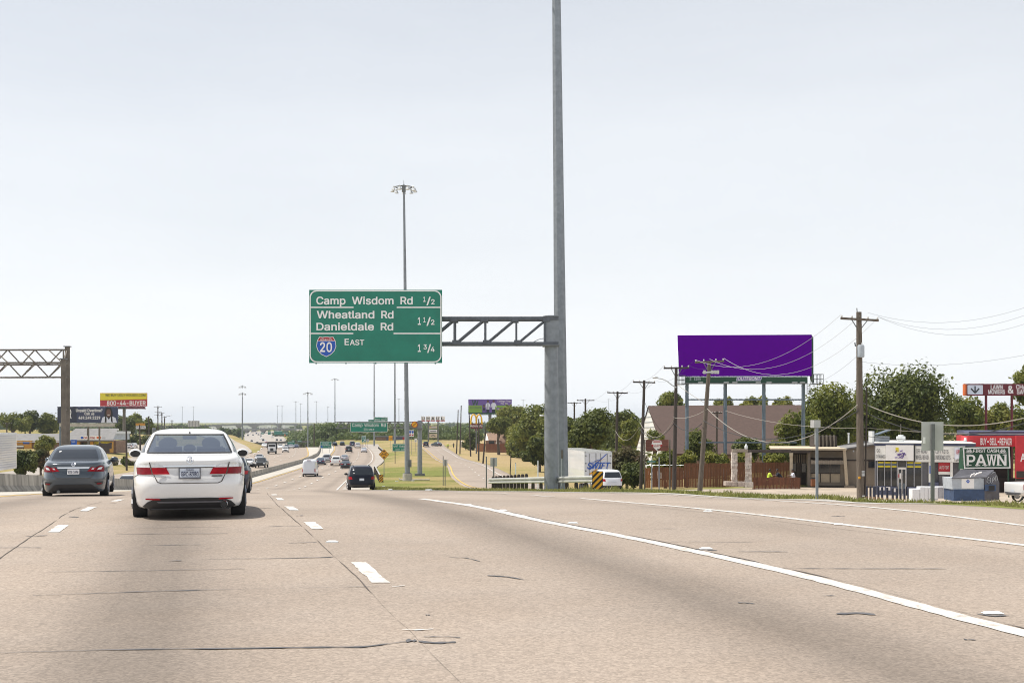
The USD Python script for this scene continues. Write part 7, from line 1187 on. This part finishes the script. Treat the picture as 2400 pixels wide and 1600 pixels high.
v.word('WE BUY UGLY HOUSES.COM', 247, 341, 928.3, 5.4, 'black', y=-.035); v.word('800-44-BUYER', 250.5, 341.5, 949.2, 9.8, y=-.01); v.panel('lower_frame', 255, 952.5, 340, 957, 'maroon', -.2, .3); v.rect(MB(), 262, 958.6, 342, 957.4, -.9, .1).build('catwalk', 'steel_dark', v.t); v.rect(MB(), 282, 956.2, 296, 953.2, -.28, -.21).build('owner_plate', 'sign_green_dark', v.t); MB().tube([(v.x(289.5), .6, -.5), (v.x(289.5), .6, v.h(957))], .42, 10).build('column', 'steel_brown', v.t, smooth=40)
dk = Board('banner_sign', 'dark sagging banner on a single post above the parked cars', 'sign', 247, 250); dk.poly('banner', [(232, 1036.5), (240, 1038.5), (250, 1039), (262, 1036), (261.5, 1051), (248, 1053), (231.5, 1050)], 'trim_brown', 0, .12); dk.post(248, 1052, .12, 'trim_brown')
pn = Board('pole_sign', 'yellow-brown and white double sign on a pole among the trees on the left', 'shop sign', 327, 340); pn.panel('upper_panel', 318, 991.5, 340, 997, 'wall_orange'); pn.panel('lower_panel', 318.5, 998, 341, 1004.5, 'sign_white'); pn.word('PAWN', 320, 339, 1003.3, 4, 'shop_grey', y=-.01); pn.post(327, 1004, .14, 'steel_brown')

for x0, x1, lab in ((480, 516, 'far white warehouse under the flyover just right of the pearl white roof'), (524, 553, 'far white warehouse left of the bank lamp mast under the flyover'), (636, 662, 'far white warehouse under the flyover above the large far green sign'), (668, 700, 'far white warehouse under the right end of the flyover'), (558.5, 589, 'far white warehouse seen under the flyover, left one'), (599, 626.5, 'far white warehouse seen under the flyover, right one')):
    wz = Board('warehouse', lab, 'building', (x0 + x1) / 2, 1950); wz.rect(MB(), x0, 1006, x1, 996.8, 0, 30).build('wall', 'wall_white', wz.t); wz.rect(MB(), x0 - .3, 996.8, x1 + .3, 996.1, -.5, 30.5).build('roof', 'dump_panel', wz.t)
    for k in range(3): wz.rect(MB(), x0 + 3 + 8 * k, 1005, x0 + 6 + 8 * k, 1001.5, -.3, -.02).build('loading_door', 'appliance_grey', wz.t)
# ================================================================== TREES
def leaves(rng, centres, radii, n, size, squash=(1, 1, 1)):
    """n leaf sprays spread through and over the given clumps, as pairs of small bent triangles"""
    w = radii ** 2; k = rng.choice(len(radii), n, p=w / w.sum()); d = rng.normal(0, 1, (n, 3)); d /= np.linalg.norm(d, axis=1, keepdims=True)
    rad = radii[k] * (1 - 0.45 * rng.random(n) ** 2.2) * (1 + .13 * rng.normal(0, 1, n)); p = centres[k] + d * rad[:, None] * np.array(squash)
    nrm = d + rng.normal(0, .55, (n, 3)) + [0, 0, .35]; nrm /= np.linalg.norm(nrm, axis=1, keepdims=True); t = np.cross(nrm, rng.normal(0, 1, (n, 3))); t /= np.linalg.norm(t, axis=1, keepdims=True); b = np.cross(nrm, t)
    s = size * rng.uniform(.55, 1.35, n)[:, None]; V = np.stack([p - t * s * .5, p + b * s * .36 + nrm * s * .12, p + t * s * .62, p - b * s * .36 + nrm * s * .05], 1).reshape(-1, 3); i = np.arange(n) * 4
    return V, np.vstack([np.stack([i, i + 1, i + 2], 1), np.stack([i, i + 2, i + 3], 1)])
def tree(label, cx, cy, rx, ry, Y, mat='leaf_mid', n=5200, size=.34, seed=0, base=None, blobs=16, name='tree', group=None, cat='tree', depth=None, trunk=True, low=0.0):
    """crown given as an ellipse of the photograph (centre and half sizes in pixels) at depth Y; trunk down to the ground"""
    s = Y / FOC; X = (cx - 1200) * s; g = float(G(X, Y)) if base is None else base; t = thing(name, label, cat, (X, Y, g), 0, group); rng = np.random.default_rng(seed + 100); cz = EYE - (cy - HOR) * s - g; a, h = rx * s, ry * s; dp = depth or a * .9
    u = rng.normal(0, 1, (blobs, 3)); u /= np.linalg.norm(u, axis=1, keepdims=True); f = rng.uniform(.30, .78, blobs)[:, None]; C = u * f * np.array([a, dp, h]); C[0] = 0; rr = min(a, h) * rng.uniform(.26, .56, blobs); rr[0] = min(a, h) * .6
    fit = np.maximum(np.abs(C[:, 0]) + rr, 1e-6); C[:, 0] *= np.minimum(1, (a * 1.03 - rr).clip(.05) / np.maximum(np.abs(C[:, 0]), 1e-3)); C[:, 2] *= np.minimum(1, (h * 1.03 - rr).clip(.05) / np.maximum(np.abs(C[:, 2]), 1e-3)); C[:, 2] += cz
    V, F = leaves(rng, C, rr, n, size); V[:, 2] = np.maximum(V[:, 2], .05 + low); MB().add(V, F).build('crown', mat, t)
    if trunk:
        m = MB(); rt = max(.10, .035 * (cz + h)); top = np.array([rng.normal(0, .2), rng.normal(0, .2), cz - .1 * h]); m.tube([(0, 0, -.4), (rng.normal(0, .1), 0, top[2] * .5), top], [rt * 1.25, rt * .85, rt * .5], 8)
        for k in range(1, min(7, blobs)): m.tube([np.array([0, 0, top[2] * .55]) + top * [.5, .5, .0], (top * [.5, .5, .8] + C[k]) / 2, C[k]], [rt * .5, rt * .3, rt * .12], 6)
        m.build('trunk', 'bark', t, smooth=60)
    return t
GT = 'trees on the right'
for i, a in enumerate([
    ('big dark tree just right of the huge lamp mast behind the white trailer', 1384, 1008, 60, 58, 150, 'leaf_dark', 9000, .40),
    ('dark tree half hidden by the huge lamp mast', 1322, 1030, 32, 70, 165, 'leaf_dark', 3500, .42),
    ('tree behind the utility poles left of the white gable', 1462, 985, 34, 30, 215, 'leaf_dark', 3200, .48),
    ('round yellow-green tree between two utility poles', 1474, 1012, 28, 30, 178, 'leaf_light', 3000, .38),
    ('tree rising behind the left end of the brown church roof', 1570, 945, 35, 30, 225, 'leaf_mid', 3200, .50),
    ('yellow-green tree behind the church roof, left of three', 1706, 950, 36, 22, 230, 'leaf_light', 2200, .5),
    ('yellow-green tree behind the church roof, middle of three', 1768, 950, 44, 22, 235, 'leaf_light', 2600, .5),
    ('yellow-green tree behind the church roof, right of three', 1832, 952, 40, 24, 230, 'leaf_light', 2400, .5),
    ('large tree overlapping the right end of the billboard and the church roof', 1938, 985, 72, 90, 138, 'leaf_mid', 11000, .36),
    ('ragged tree at the lower right of the church roof', 1868, 1020, 48, 62, 134, 'leaf_mid', 5500, .34),
    ('very large spreading tree behind the repair shop', 2122, 950, 108, 104, 150, 'leaf_dark', 15000, .42),
    ('tree filling the gap between the main utility pole and the largest tree', 2030, 985, 45, 85, 155, 'leaf_mid', 6000, .40),
    ('dark tree behind the roof cooler of the repair shop', 2075, 1030, 70, 45, 160, 'leaf_dark', 6000, .42),
    ('tree left of the maroon sign posts', 2262, 970, 52, 55, 165, 'leaf_mid', 6500, .42),
    ('tree between the two maroon sign posts', 2335, 985, 48, 42, 170, 'leaf_light', 5000, .42),
    ('tall tree cut by the right edge of the picture', 2420, 900, 42, 60, 150, 'leaf_mid', 5000, .38),
    ('low tree at the right edge under the maroon sign', 2400, 985, 50, 42, 175, 'leaf_mid', 4500, .42)]):
    tree(a[0], *a[1:6], mat=a[6], n=a[7], size=a[8], seed=i, group=GT, blobs=22 if a[3] > 60 else 16)
GB = 'bushes behind the plank fence'
for i, a in enumerate([
    ('tall bush with brownish top right of the white trailer', 1470, 1082, 42, 36, 124, 'leaf_dry', 3600, .30), ('dark bush at the left end of the plank fence', 1486, 1112, 36, 28, 119, 'leaf_dark', 3600, .28), ('bush right of the silver-white car below the brownish bush', 1452, 1120, 22, 20, 117, 'leaf_mid', 1800, .28),
    ('bush behind the wooden badge sign', 1560, 1075, 36, 32, 126, 'leaf_mid', 3200, .30), ('bush under the white gable', 1536, 1030, 24, 26, 136, 'leaf_mid', 2200, .30), ('dark round bush between the two leaning utility poles', 1640, 1045, 38, 38, 130, 'leaf_dark', 4200, .30), ('bright bush behind the fence left of the stone gateway', 1610, 1078, 36, 26, 124, 'leaf_light', 2600, .28),
    ('bright bush behind the fence beside the left pillar', 1680, 1078, 40, 24, 123, 'leaf_light', 2800, .28), ('dark bush behind the stone gateway', 1745, 1048, 42, 34, 130, 'leaf_dark', 4200, .30), ('bright bush seen through the stone gateway', 1738, 1076, 36, 20, 123, 'leaf_light', 2200, .28), ('bush above the patio', 1810, 1058, 42, 32, 128, 'leaf_mid', 4000, .30), ('bright bush right above the patio people', 1812, 1078, 40, 18, 122, 'leaf_light', 2200, .28), ('dark bush left of the restaurant roof', 1870, 1066, 32, 24, 126, 'leaf_dark', 2600, .30)]):
    tree(a[0], *a[1:6], mat=a[6], n=a[7], size=a[8], seed=40 + i, group=GB, name='bush', cat='bush', blobs=14)
GM = 'trees between the service road and the huge mast'
for i, a in enumerate([
    ('leftmost tree with a crown overhanging towards the arches sign', 1169, 995, 30, 25, 318, 'leaf_mid', 5600, .62), ('tall tree behind the brick house', 1205, 985, 42, 36, 345, 'leaf_mid', 8000, .66), ('tree touching the left side of the sign gantry post', 1254, 990, 42, 42, 265, 'leaf_mid', 8500, .54), ('bright tree right of the brick house', 1228, 1024, 40, 46, 300, 'leaf_light', 9000, .58),
    ('low tree beside the plank fence of the brick house', 1214, 1050, 28, 24, 308, 'leaf_mid', 4600, .58), ('dark tree close to the gantry post hanging down to the dry grass', 1264, 1056, 29, 48, 195, 'leaf_dark', 8500, .42), ('tree behind the gantry post', 1288, 1000, 34, 54, 235, 'leaf_mid', 5200, .48),
    ('spreading foliage low between the trees right of the brick house', 1220, 1052, 42, 26, 285, 'leaf_dark', 6500, .56), ('foliage filling the gap behind the gantry post, low left', 1240, 1022, 42, 48, 275, 'leaf_mid', 8500, .56), ('tree crown joining the leftmost tree and the tall one', 1188, 982, 30, 28, 340, 'leaf_light', 4600, .64),
    ('low brush in front of the trees by the dry grass, left', 1214, 1066, 24, 12, 290, 'leaf_mid', 2600, .56), ('low brush in front of the trees by the dry grass, right', 1242, 1070, 24, 18, 255, 'leaf_dark', 3000, .5),
    ('dark tree behind the golden arches sign', 1108, 1032, 26, 21, 375, 'leaf_dark', 2800, .62), ('small dark bush left of the arches sign pole', 1092, 1042, 12, 10, 380, 'leaf_dark', 1000, .55)]):
    tree(a[0], *a[1:6], mat=a[6], n=a[7], size=a[8], seed=70 + i, group=GM, blobs=24)
GL = 'trees on the left'
for i, a in enumerate([
    ('big tree behind the shop row at the left edge', 30, 992, 48, 26, 352, 'leaf_mid', 4200, .62), ('big tree behind the shop row, second from the left edge', 70, 986, 40, 24, 362, 'leaf_dark', 3600, .62), ('big tree behind the shop row just left of the navy billboard', 116, 992, 34, 24, 366, 'leaf_mid', 3000, .62), ('bright green small tree in front of the shop row', 104, 1040, 32, 20, 235, 'leaf_light', 3200, .42), ('dark tree right of the white ribbed trailer', 58, 1080, 28, 34, 135, 'leaf_dark', 4200, .30),
    ('dark tree with reddish blossom behind the grey sedan', 98, 1078, 24, 28, 140, 'leaf_dry', 2600, .30), ('tree below the yellow and red billboard', 292, 1000, 34, 28, 420, 'leaf_dark', 3200, .72), ('tree right of the yellow-brown pole sign', 345, 1000, 30, 22, 430, 'leaf_mid', 2600, .72), ('low dark trees behind the parked cars', 320, 1034, 42, 18, 400, 'leaf_dark', 2600, .7), ('tree left of the pole sign behind the billboard column', 312, 985, 26, 18, 440, 'leaf_mid', 2200, .72),
    ('far hazy tree beside the left end of the flyover', 552, 1014, 20, 13, 900, 'leaf_far', 1400, 1.5), ('far hazy tree left of the lamp mast on the bank', 530, 1012, 18, 12, 920, 'leaf_far', 1200, 1.5)]):
    tree(a[0], *a[1:6], mat=a[6], n=a[7], size=a[8], seed=90 + i, group=GL)
for i, a in enumerate([('small round bush by the left street', 291, 1081, 11, 13, 215, 'leaf_dark', 1100, .32), ('low wide bush left of the small round one', 268, 1083, 14, 8, 222, 'leaf_dry', 900, .32), ('low wide bush right of the small round one', 312, 1085, 18, 7, 225, 'leaf_dry', 900, .32)]):
    tree(a[0], *a[1:6], mat=a[6], n=a[7], size=a[8], seed=120 + i, name='bush', cat='bush', trunk=False, group='bushes by the left street')
def woods(name, label, spans, seed, mat='leaf_far', size=1.3, per=150):
    """a far-off wood that reads as one mass: many overlapping crowns"""
    rng = np.random.default_rng(seed); C = []; Rr = []
    for x0, x1, Y0, Y1, top, n in spans:
        for _ in range(n):
            Y = rng.uniform(Y0, Y1); x = rng.uniform(x0, x1); s = Y / FOC; X = (x - 1200) * s; zt = EYE - (np.interp(x, [p[0] for p in top], [p[1] for p in top]) - HOR + rng.uniform(-1, 7)) * s; g = float(G(X, Y)); hh = max(zt - g, 3.0)
            r = min(hh * .48, rng.uniform(3.5, 6.0)); C.append((X, Y, g + hh - r)); Rr.append(r)
            if hh > 9: C.append((X, Y - 1, g + hh * .45)); Rr.append(r * 1.05)
    C, Rr = np.array(C), np.array(Rr); V, F = leaves(rng, C, Rr, per * len(Rr), size); MB().add(V, F).build(name, mat, kind='stuff', label=label, cat='woodland')
woods('woodland', 'dense green wood filling the valley behind the far crest', [(738, 935, 520, 680, [(735, 996), (770, 990), (850, 993), (935, 994)], 120), (935, 1120, 520, 680, [(930, 994), (985, 996), (1060, 999), (1120, 996)], 110), (735, 1120, 470, 500, [(735, 1028), (800, 1024), (880, 1030), (1000, 1024), (1120, 1020)], 90), (690, 750, 560, 700, [(690, 1012), (715, 1006), (750, 1000)], 24)], 5)
woods('tree_line', 'continuous line of trees and brush behind the trailer, church and shops on the right', [(1290, 1530, 240, 300, [(1290, 985), (1400, 975), (1530, 985)], 40), (1860, 2480, 200, 270, [(1860, 985), (2000, 960), (2300, 975), (2480, 965)], 60), (1420, 1520, 150, 175, [(1420, 1048), (1520, 1046)], 14)], 9, 'leaf_dark', .62, 260)
woods('far_woodland', 'far hazy belt of trees along the horizon', [(-60, 480, 900, 1500, [(-60, 988), (300, 990), (480, 994)], 110), (470, 570, 1000, 1300, [(470, 1004), (570, 1006)], 26), (600, 700, 1700, 2100, [(600, 1000), (700, 1000)], 40), (640, 700, 1150, 1250, [(640, 1010), (700, 1008)], 18), (700, 1250, 1300, 2000, [(700, 994), (960, 991), (1250, 988)], 120), (1240, 2460, 600, 1100, [(1240, 985), (1500, 978), (2000, 985), (2460, 980)], 200), (-200, 470, 2200, 3600, [(-200, 988), (470, 990)], 70), (470, 720, 2400, 3200, [(470, 994), (720, 993)], 30), (720, 2700, 2200, 3600, [(720, 990), (2700, 988)], 190)], 6, size=2.2, per=110)
# ================================================================== UTILITY POLES, WIRES, LAMPS
TOPS = {}
def upole(key, label, xb, yb, xt, yt, Y, arm=None, r=.16, mat='pole_wood', tilt=0.0, extra=None, group='wooden utility poles along the side street'):
    s = Y / FOC; X = (xb - 1200) * s; g = float(G(X, Y)); zt = EYE - (yt - HOR) * s; zb = EYE - (yb - HOR) * s; dx = (xt - xb) * s; t = thing('utility_pole', label, 'utility pole', (X, Y, min(g, zb)), 0, group); z0 = min(g, zb); H = zt - z0
    MB().tube([(-dx * .08, 0, -.5), (dx * .5, 0, H * .5), (dx, 0, H)], [r * 1.15, r, r * .78], 10).build('shaft', mat, t, smooth=40)
    ends = []
    for (ax0, ax1, ay, *dy) in (arm or []):
        d = dy[0] if dy else 0.0; a = np.array([(ax0 - xb) * s, -.18, EYE - (ay + d - HOR) * s - z0]); b = np.array([(ax1 - xb) * s, -.18, EYE - (ay - d - HOR) * s - z0]); ca = MB().beam(a, b, .10, .13).build('crossarm', mat, t); ends += [a, b]
        for f in (0.03, .30, .72, .97): p = a + (b - a) * f; MB().tube([p + [0, 0, .05], p + [0, 0, .12], p + [0, 0, .20]], [.045, .06, .03], 6).build('insulator', 'insulator', ca)
        mid = np.array([dx * (a[2] / H), 0, a[2] - .75])
        for e in (a + (b - a) * .28, a + (b - a) * .72): MB().beam(e, mid, .03, .05).build('brace', 'steel_dark', t)
    TOPS[key] = (np.array([X, Y, z0]), ends, np.array([dx, 0, H])); return t, s, z0
t, s, z0 = upole('U1', 'tallest wooden utility pole with a grey transformer, in front of the restaurant end', 2017, 1171, 2013, 731, 69, [(1968, 2057, 749, -2.5)], .20)
q = lambda x, y: np.array([(x - 2017) * s, 0, EYE - (y - HOR) * s - z0])
c = q(2014, 838); MB().tube([c + [0, -.30, 0], c + [0, -.30, .06], c + [0, -.30, .66], c + [0, -.30, .74]], [.17, .21, .21, .17], 14).build('transformer', 'dump_panel', t, smooth=40); MB().tube([c + [.05, -.30, .72], c + [.05, -.30, .88]], .04, 6).build('bushing', 'insulator', t)
MB().tube([q(2003, 812) + [0, -.2, 0], q(2001, 803) + [0, -.2, 0]], .04, 6).build('cut_out', 'steel_dark', t); MB().tube([q(2009, 731), q(2008, 722)], .03, 6).build('lightning_pin', 'steel_dark', t)
for y in (1103, 1108, 1112, 1160): MB().tube([q(2014.8 + .01 * (y - 731), y) + [0, 0, 0], q(2014.8 + .01 * (y - 731), y + 2.5)], .225, 10).build('band', 'stud_white', t)
MB().b2(q(2010, 1121) + [-.02, -.26, 0], q(2013.5, 1116) + [.0, -.19, 0]).build('tag', 'sign_yellow', t); MB().tube([q(2033, 905) + [-.1, -.1, 0], q(2030, 960) + [0, -.1, 0], q(2026, 1165) + [0, -.1, 0]], .05, 6).build('conduit', 'pole_wood_dark', t)
upole('U2', 'leaning wooden utility pole in front of the billboard', 1640.5, 1152, 1663, 846, 82, [(1628, 1696, 848, 1.5)], .165, 'pole_wood'); P2 = TOPS['U2']
o, e, h = P2; s = 82 / FOC; tt = stage.GetPrimAtPath('/World/utility_pole_001'); qq = lambda x, y: np.array([(x - 1640.5) * s, -.2, EYE - (y - HOR) * s - o[2]])
MB().beam(qq(1646, 873), qq(1682, 871), .12, .10).build('crossarm', 'stud_white', tt); [MB().tube([qq(x, 876), qq(x, 868)], .10, 8).build('fitting', 'insulator', tt) for x in (1650, 1668, 1675, 1681)]
upole('U3', 'slim wooden utility pole carrying the street lamp left of the billboard', 1580, 1148, 1585, 860, 89, [(1555, 1614.5, 862.5, .4)], .15, 'pole_wood_dark')
upole('U4', 'wooden utility pole tilting in front of the white gable', 1502, 1078, 1510, 891, 111, [(1483, 1535, 896, -.8)], .155, 'pole_wood_dark')
upole('U5', 'dark wooden utility pole left of the white gable', 1443, 1050, 1447.5, 917, 141, [(1423, 1471, 920.5, -.6)], .17, 'pole_wood_dark')
upole('U6', 'utility pole top rising from the dark tree right of the huge mast', 1372, 1060, 1372, 934, 190, [(1352, 1393, 938)], .18, 'pole_wood_dark'); upole('U7', 'utility pole top close to the huge mast above the dark tree', 1346, 1060, 1346, 942, 215, [(1330, 1362, 944.5)], .18, 'pole_wood_dark')
upole('U8', 'distant utility pole in front of the church roof below the billboard', 1679, 1050, 1680.5, 963, 150, [(1668, 1692, 967.5)], .13, 'pole_wood_dark')
GU = 'dark bare poles at the top of the service road'
for i, (xb, yb, xt, yt, Y, d) in enumerate(((1070, 1044, 1074, 960, 330, 'left dark pole of the pair left of the arches sign'), (1078, 1045, 1081, 950, 325, 'right taller dark pole of the pair left of the arches sign'), (1103, 1050, 1099.5, 966, 300, 'dark pole at the left edge of the violet school billboard'), (1122, 1054, 1122, 981, 260, 'thin dark pole in front of the arches sign'), (1132, 1057, 1139, 1000, 240, 'dark pole leaning in front of the brick house fence'))):
    upole('C%d' % i, d, xb, yb, xt, yt, Y, None, .17, 'pole_wood_dark', group=GU)
GV = 'poles on the left beyond the oncoming lanes'
for i, (xb, yb, xt, yt, Y, d, a) in enumerate(((232, 1042, 232, 990, 300, 'dark pole in front of the shop row, right one', None), (205, 1042, 205, 1003, 298, 'dark pole in front of the shop row, left one', None), (297, 1092, 296, 1005, 200, 'slim dark pole left of the pearl white sedan by the round bush', None), (330, 1060, 327, 995, 250, 'slim pole left of the white roof edge', None), (370, 1012, 370, 951, 420, 'utility pole with several crossarms above the white roof edge', [(361, 380, 953), (363, 379, 966), (362, 382, 972)]), (380, 1012, 379, 966, 470, 'second utility pole right of the one with several crossarms', [(373, 386, 968)]), (386, 1012, 386, 975, 520, 'third smaller utility pole in the left cluster', [(381, 391, 977)]), (350, 1012, 348, 976, 400, 'thin dark pole in the trees left of the utility pole cluster', None), (403, 1008, 403, 984, 560, 'small far utility pole right of the left cluster', [(399, 407, 986)]), (16, 1022, 16, 990, 260, 'dark pole with two white lamps at the left edge', [(8, 28, 992)]), (652, 1052, 652.5, 992, 440, 'dark wooden pole at the end of the barrier', None) if 0 else (736, 1046, 736.5, 991, 430, 'dark wooden pole at the end of the barrier before the wood', None))):
    upole('V%d' % i, d, xb, yb, xt, yt, Y, a, .16 if Y < 330 else .22, 'pole_wood_dark', group=GV)
# street lamp on the slim pole
o, e, h = TOPS['U3']; s = 89 / FOC; t = thing('street_lamp', 'cobra-head street lamp on a curved arm left of the billboard', 'street lamp', o); f = lambda x, y: np.array([(x - 1580) * s, -.22, EYE - (y - HOR) * s - o[2]])
MB().tube([f(1584, 908), f(1575, 903), f(1562, 893), f(1551, 888), f(1541, 886.5)], [.05, .045, .04, .04, .035], 8).build('arm', 'lamp_head', t, smooth=40); m = trimesh.creation.icosphere(2, 1); m.apply_scale([.24, .12, .085]); MB().tm(m.apply_translation(f(1535, 884.6))).build('luminaire', 'lamp_head', t, smooth=True)
for x, y, Y, d, dr in ((1269, 973.5, 120, 'white street lamp head poking out left of the sign gantry post', 1),): 
    p = px(x, y, Y); t = thing('street_lamp', d, 'street lamp', p); m = trimesh.creation.icosphere(2, 1); m.apply_scale([.22, .1, .08]); MB().tm(m).build('luminaire', 'lamp_head', t, smooth=True); MB().tube([(.15, 0, 0), (.6, 0, -.05), (1.1, .3, -.5), (1.15, .3, -9)], .045, 8).build('arm', 'lamp_head', t, smooth=40)
p = px(398, 975, 330); t = thing('street_lamp', 'far street lamp arm left of the gantry sign back', 'street lamp', p); MB().tube([(.3, 0, .2), (-.8, 0, .0), (-1.6, 0, -.6), (-1.7, 0, -9)], .06, 6).build('arm', 'steel_dark', t); m = trimesh.creation.icosphere(1, 1); m.apply_scale([.3, .1, .08]); MB().tm(m.apply_translation([.4, 0, .22])).build('luminaire', 'lamp_head', t, smooth=True)
# ---- wires
def wire(label, A, Bp, sag, r=.007, mat='wire', group='power lines between the poles', n=26, name='overhead_wire', cat='power line'):
    A, Bp = np.array(A, float), np.array(Bp, float); u = np.linspace(0, 1, n); P = A + (Bp - A) * u[:, None]; P[:, 2] -= sag * 4 * u * (1 - u)
    MB().tube(P - A, r, 5).xform(A).build(name, mat, label=label, cat=cat, group=group)
e = lambda k, i, dz=.2: TOPS[k][0] + TOPS[k][1][i] + [0, 0, dz]
sh_ = lambda k, f: TOPS[k][0] + TOPS[k][2] * f
wire('upper wire crossing the violet billboard from the tallest pole', e('U1', 0), e('U2', 0), 1.55, .010, 'sign_back'); wire('middle wire crossing the violet billboard', (e('U1', 0) + e('U1', 1)) / 2, (e('U2', 0) + e('U2', 1)) / 2 , 1.75, .010, 'sign_back'); wire('lowest wire crossing the violet billboard', e('U1', 1), e('U2', 1), 2.15, .010, 'sign_back')
for i in (0, 1):
    sd = 'left' if i == 0 else 'right'
    wire(f'{sd} wire from the leaning pole to the slim lamp pole', e('U2', i), e('U3', i), .5); wire(f'{sd} wire between the slim lamp pole and the pole before the white gable', e('U3', i), e('U4', i), .55); wire(f'{sd} wire between the two poles by the white gable', e('U4', i), e('U5', i), .6); wire(f'{sd} wire from the dark pole to the treetop pole', e('U5', i), e('U6', i), .8)
for i, (y, d, sg) in enumerate(((698, 'top wire leaving the tallest pole to the right', 1.0), (713, 'second wire leaving the tallest pole to the right', 1.1), (735, 'third wire leaving the tallest pole to the right', 1.2))):
    wire(d, e('U1', 1) if i != 0 else (e('U1', 0) + e('U1', 1)) / 2 + [.5, 0, .2], px(2480, y - 8, 62), sg, .006)
wire('pale thick cable sagging from the tallest pole to the leaning pole', px(2010, 948, 68.8), px(1657, 957, 81.8), 2.35, .026, 'wire_pale'); wire('dark cable below the pale one between the same poles', px(2012, 962, 68.8), px(1648, 985, 81.8), 1.5, .025); wire('thin service cable sloping from the billboard to the main pole', px(1700, 962, 105), px(2010, 1003, 69), .4, .015, 'wire_pale')
wire('pale thick cable running right from the tallest pole', px(2020, 943, 69.2), px(2480, 955, 60), 1.15, .026, 'wire_pale'); wire('dark thick cable running right from the tallest pole', px(2022, 963, 69.2), px(2480, 960, 60), 1.35, .028); wire('thin cable running low to the right from the tallest pole', px(2020, 1001, 69.2), px(2480, 1014, 64), .2, .015, 'wire_pale'); wire('lowest thin cable right of the tallest pole', px(2000, 1018, 70), px(2280, 1032, 68), .15, .016)
wire('dark cable looping from the leaning pole to the slim lamp pole', px(1645, 992, 81.8), px(1581, 993, 88.8), .5, .025); wire('pale cable from the leaning pole to the slim lamp pole', px(1655, 960, 81.8), px(1579, 978, 88.8), .25, .02, 'wire_pale'); wire('dark looping cable from the slim lamp pole to the pole at the gable', px(1579, 992, 88.8), px(1499, 1003, 110.8), 1.1, .025); wire('pale cable from the slim lamp pole to the pole at the gable', px(1579, 982, 88.8), px(1500, 990, 110.8), 1.4, .02, 'wire_pale'); wire('pale cable from the pole at the gable into the dark tree', px(1498, 1000, 110.8), px(1443, 1010, 140.8), 1.2, .02, 'wire_pale')
wire('guy wire from the slim lamp pole down to the leaning pole', px(1586, 900, 88.8), px(1650, 943, 82), .05, .02, 'wire_pale'); wire('wire running from the dark pole down behind the leaning pole', px(1508, 935, 110.8), px(1550, 1010, 118), .3, .018)
wire('long thin wire high above the maroon sign', px(2020, 848, 69), px(2480, 815, 62), .5, .006); wire('thin wire from the tallest pole down left behind the billboard', px(2008, 835, 69.2), px(1900, 900, 100), .3, .007)
# ================================================================== small litter on the grass, air
lt = MB(); rr = random.Random(2)
for x, y in ((905, 1146), (915, 1149), (937, 1147), (948, 1148), (899, 1140), (930, 1128), (1005, 1150), (1262, 1150), (1300, 1149), (952, 1125), (936, 1122), (968, 1127)): p = gpt(x, y); lt.box(p + [0, 0, .06], (.18 + .3 * rr.random(), .3, .08), rz=rr.random() * 3)
lt.build('litter', 'stud_white', kind='stuff', label='scraps of white litter and broken concrete lying on the grass', cat='litter')
pd = gpt(956, 1125); MB().box((pd[0] + .9, pd[1] + .4, pd[2] + .08), (4.2, .8, .12), rz=-.12).build('concrete_pad', 'concrete_pale', label='thin concrete apron at the foot of the median lamp mast', cat='slab')
HAZE = 0.00010
if HAZE:
    LOOKS['haze'] = usdkit.material(stage, '/World/Looks/haze', {'v': ('principled_volume', {'color': (0.80, 0.87, 0.95), 'density': HAZE, 'anisotropy': 0.3})}, volume='v.volume')
    MB().b2((-7000, -90, -40), (7000, 9600, 75)).build('haze', 'haze', kind='stuff', label='thin pale summer haze over the whole scene', cat='haze')
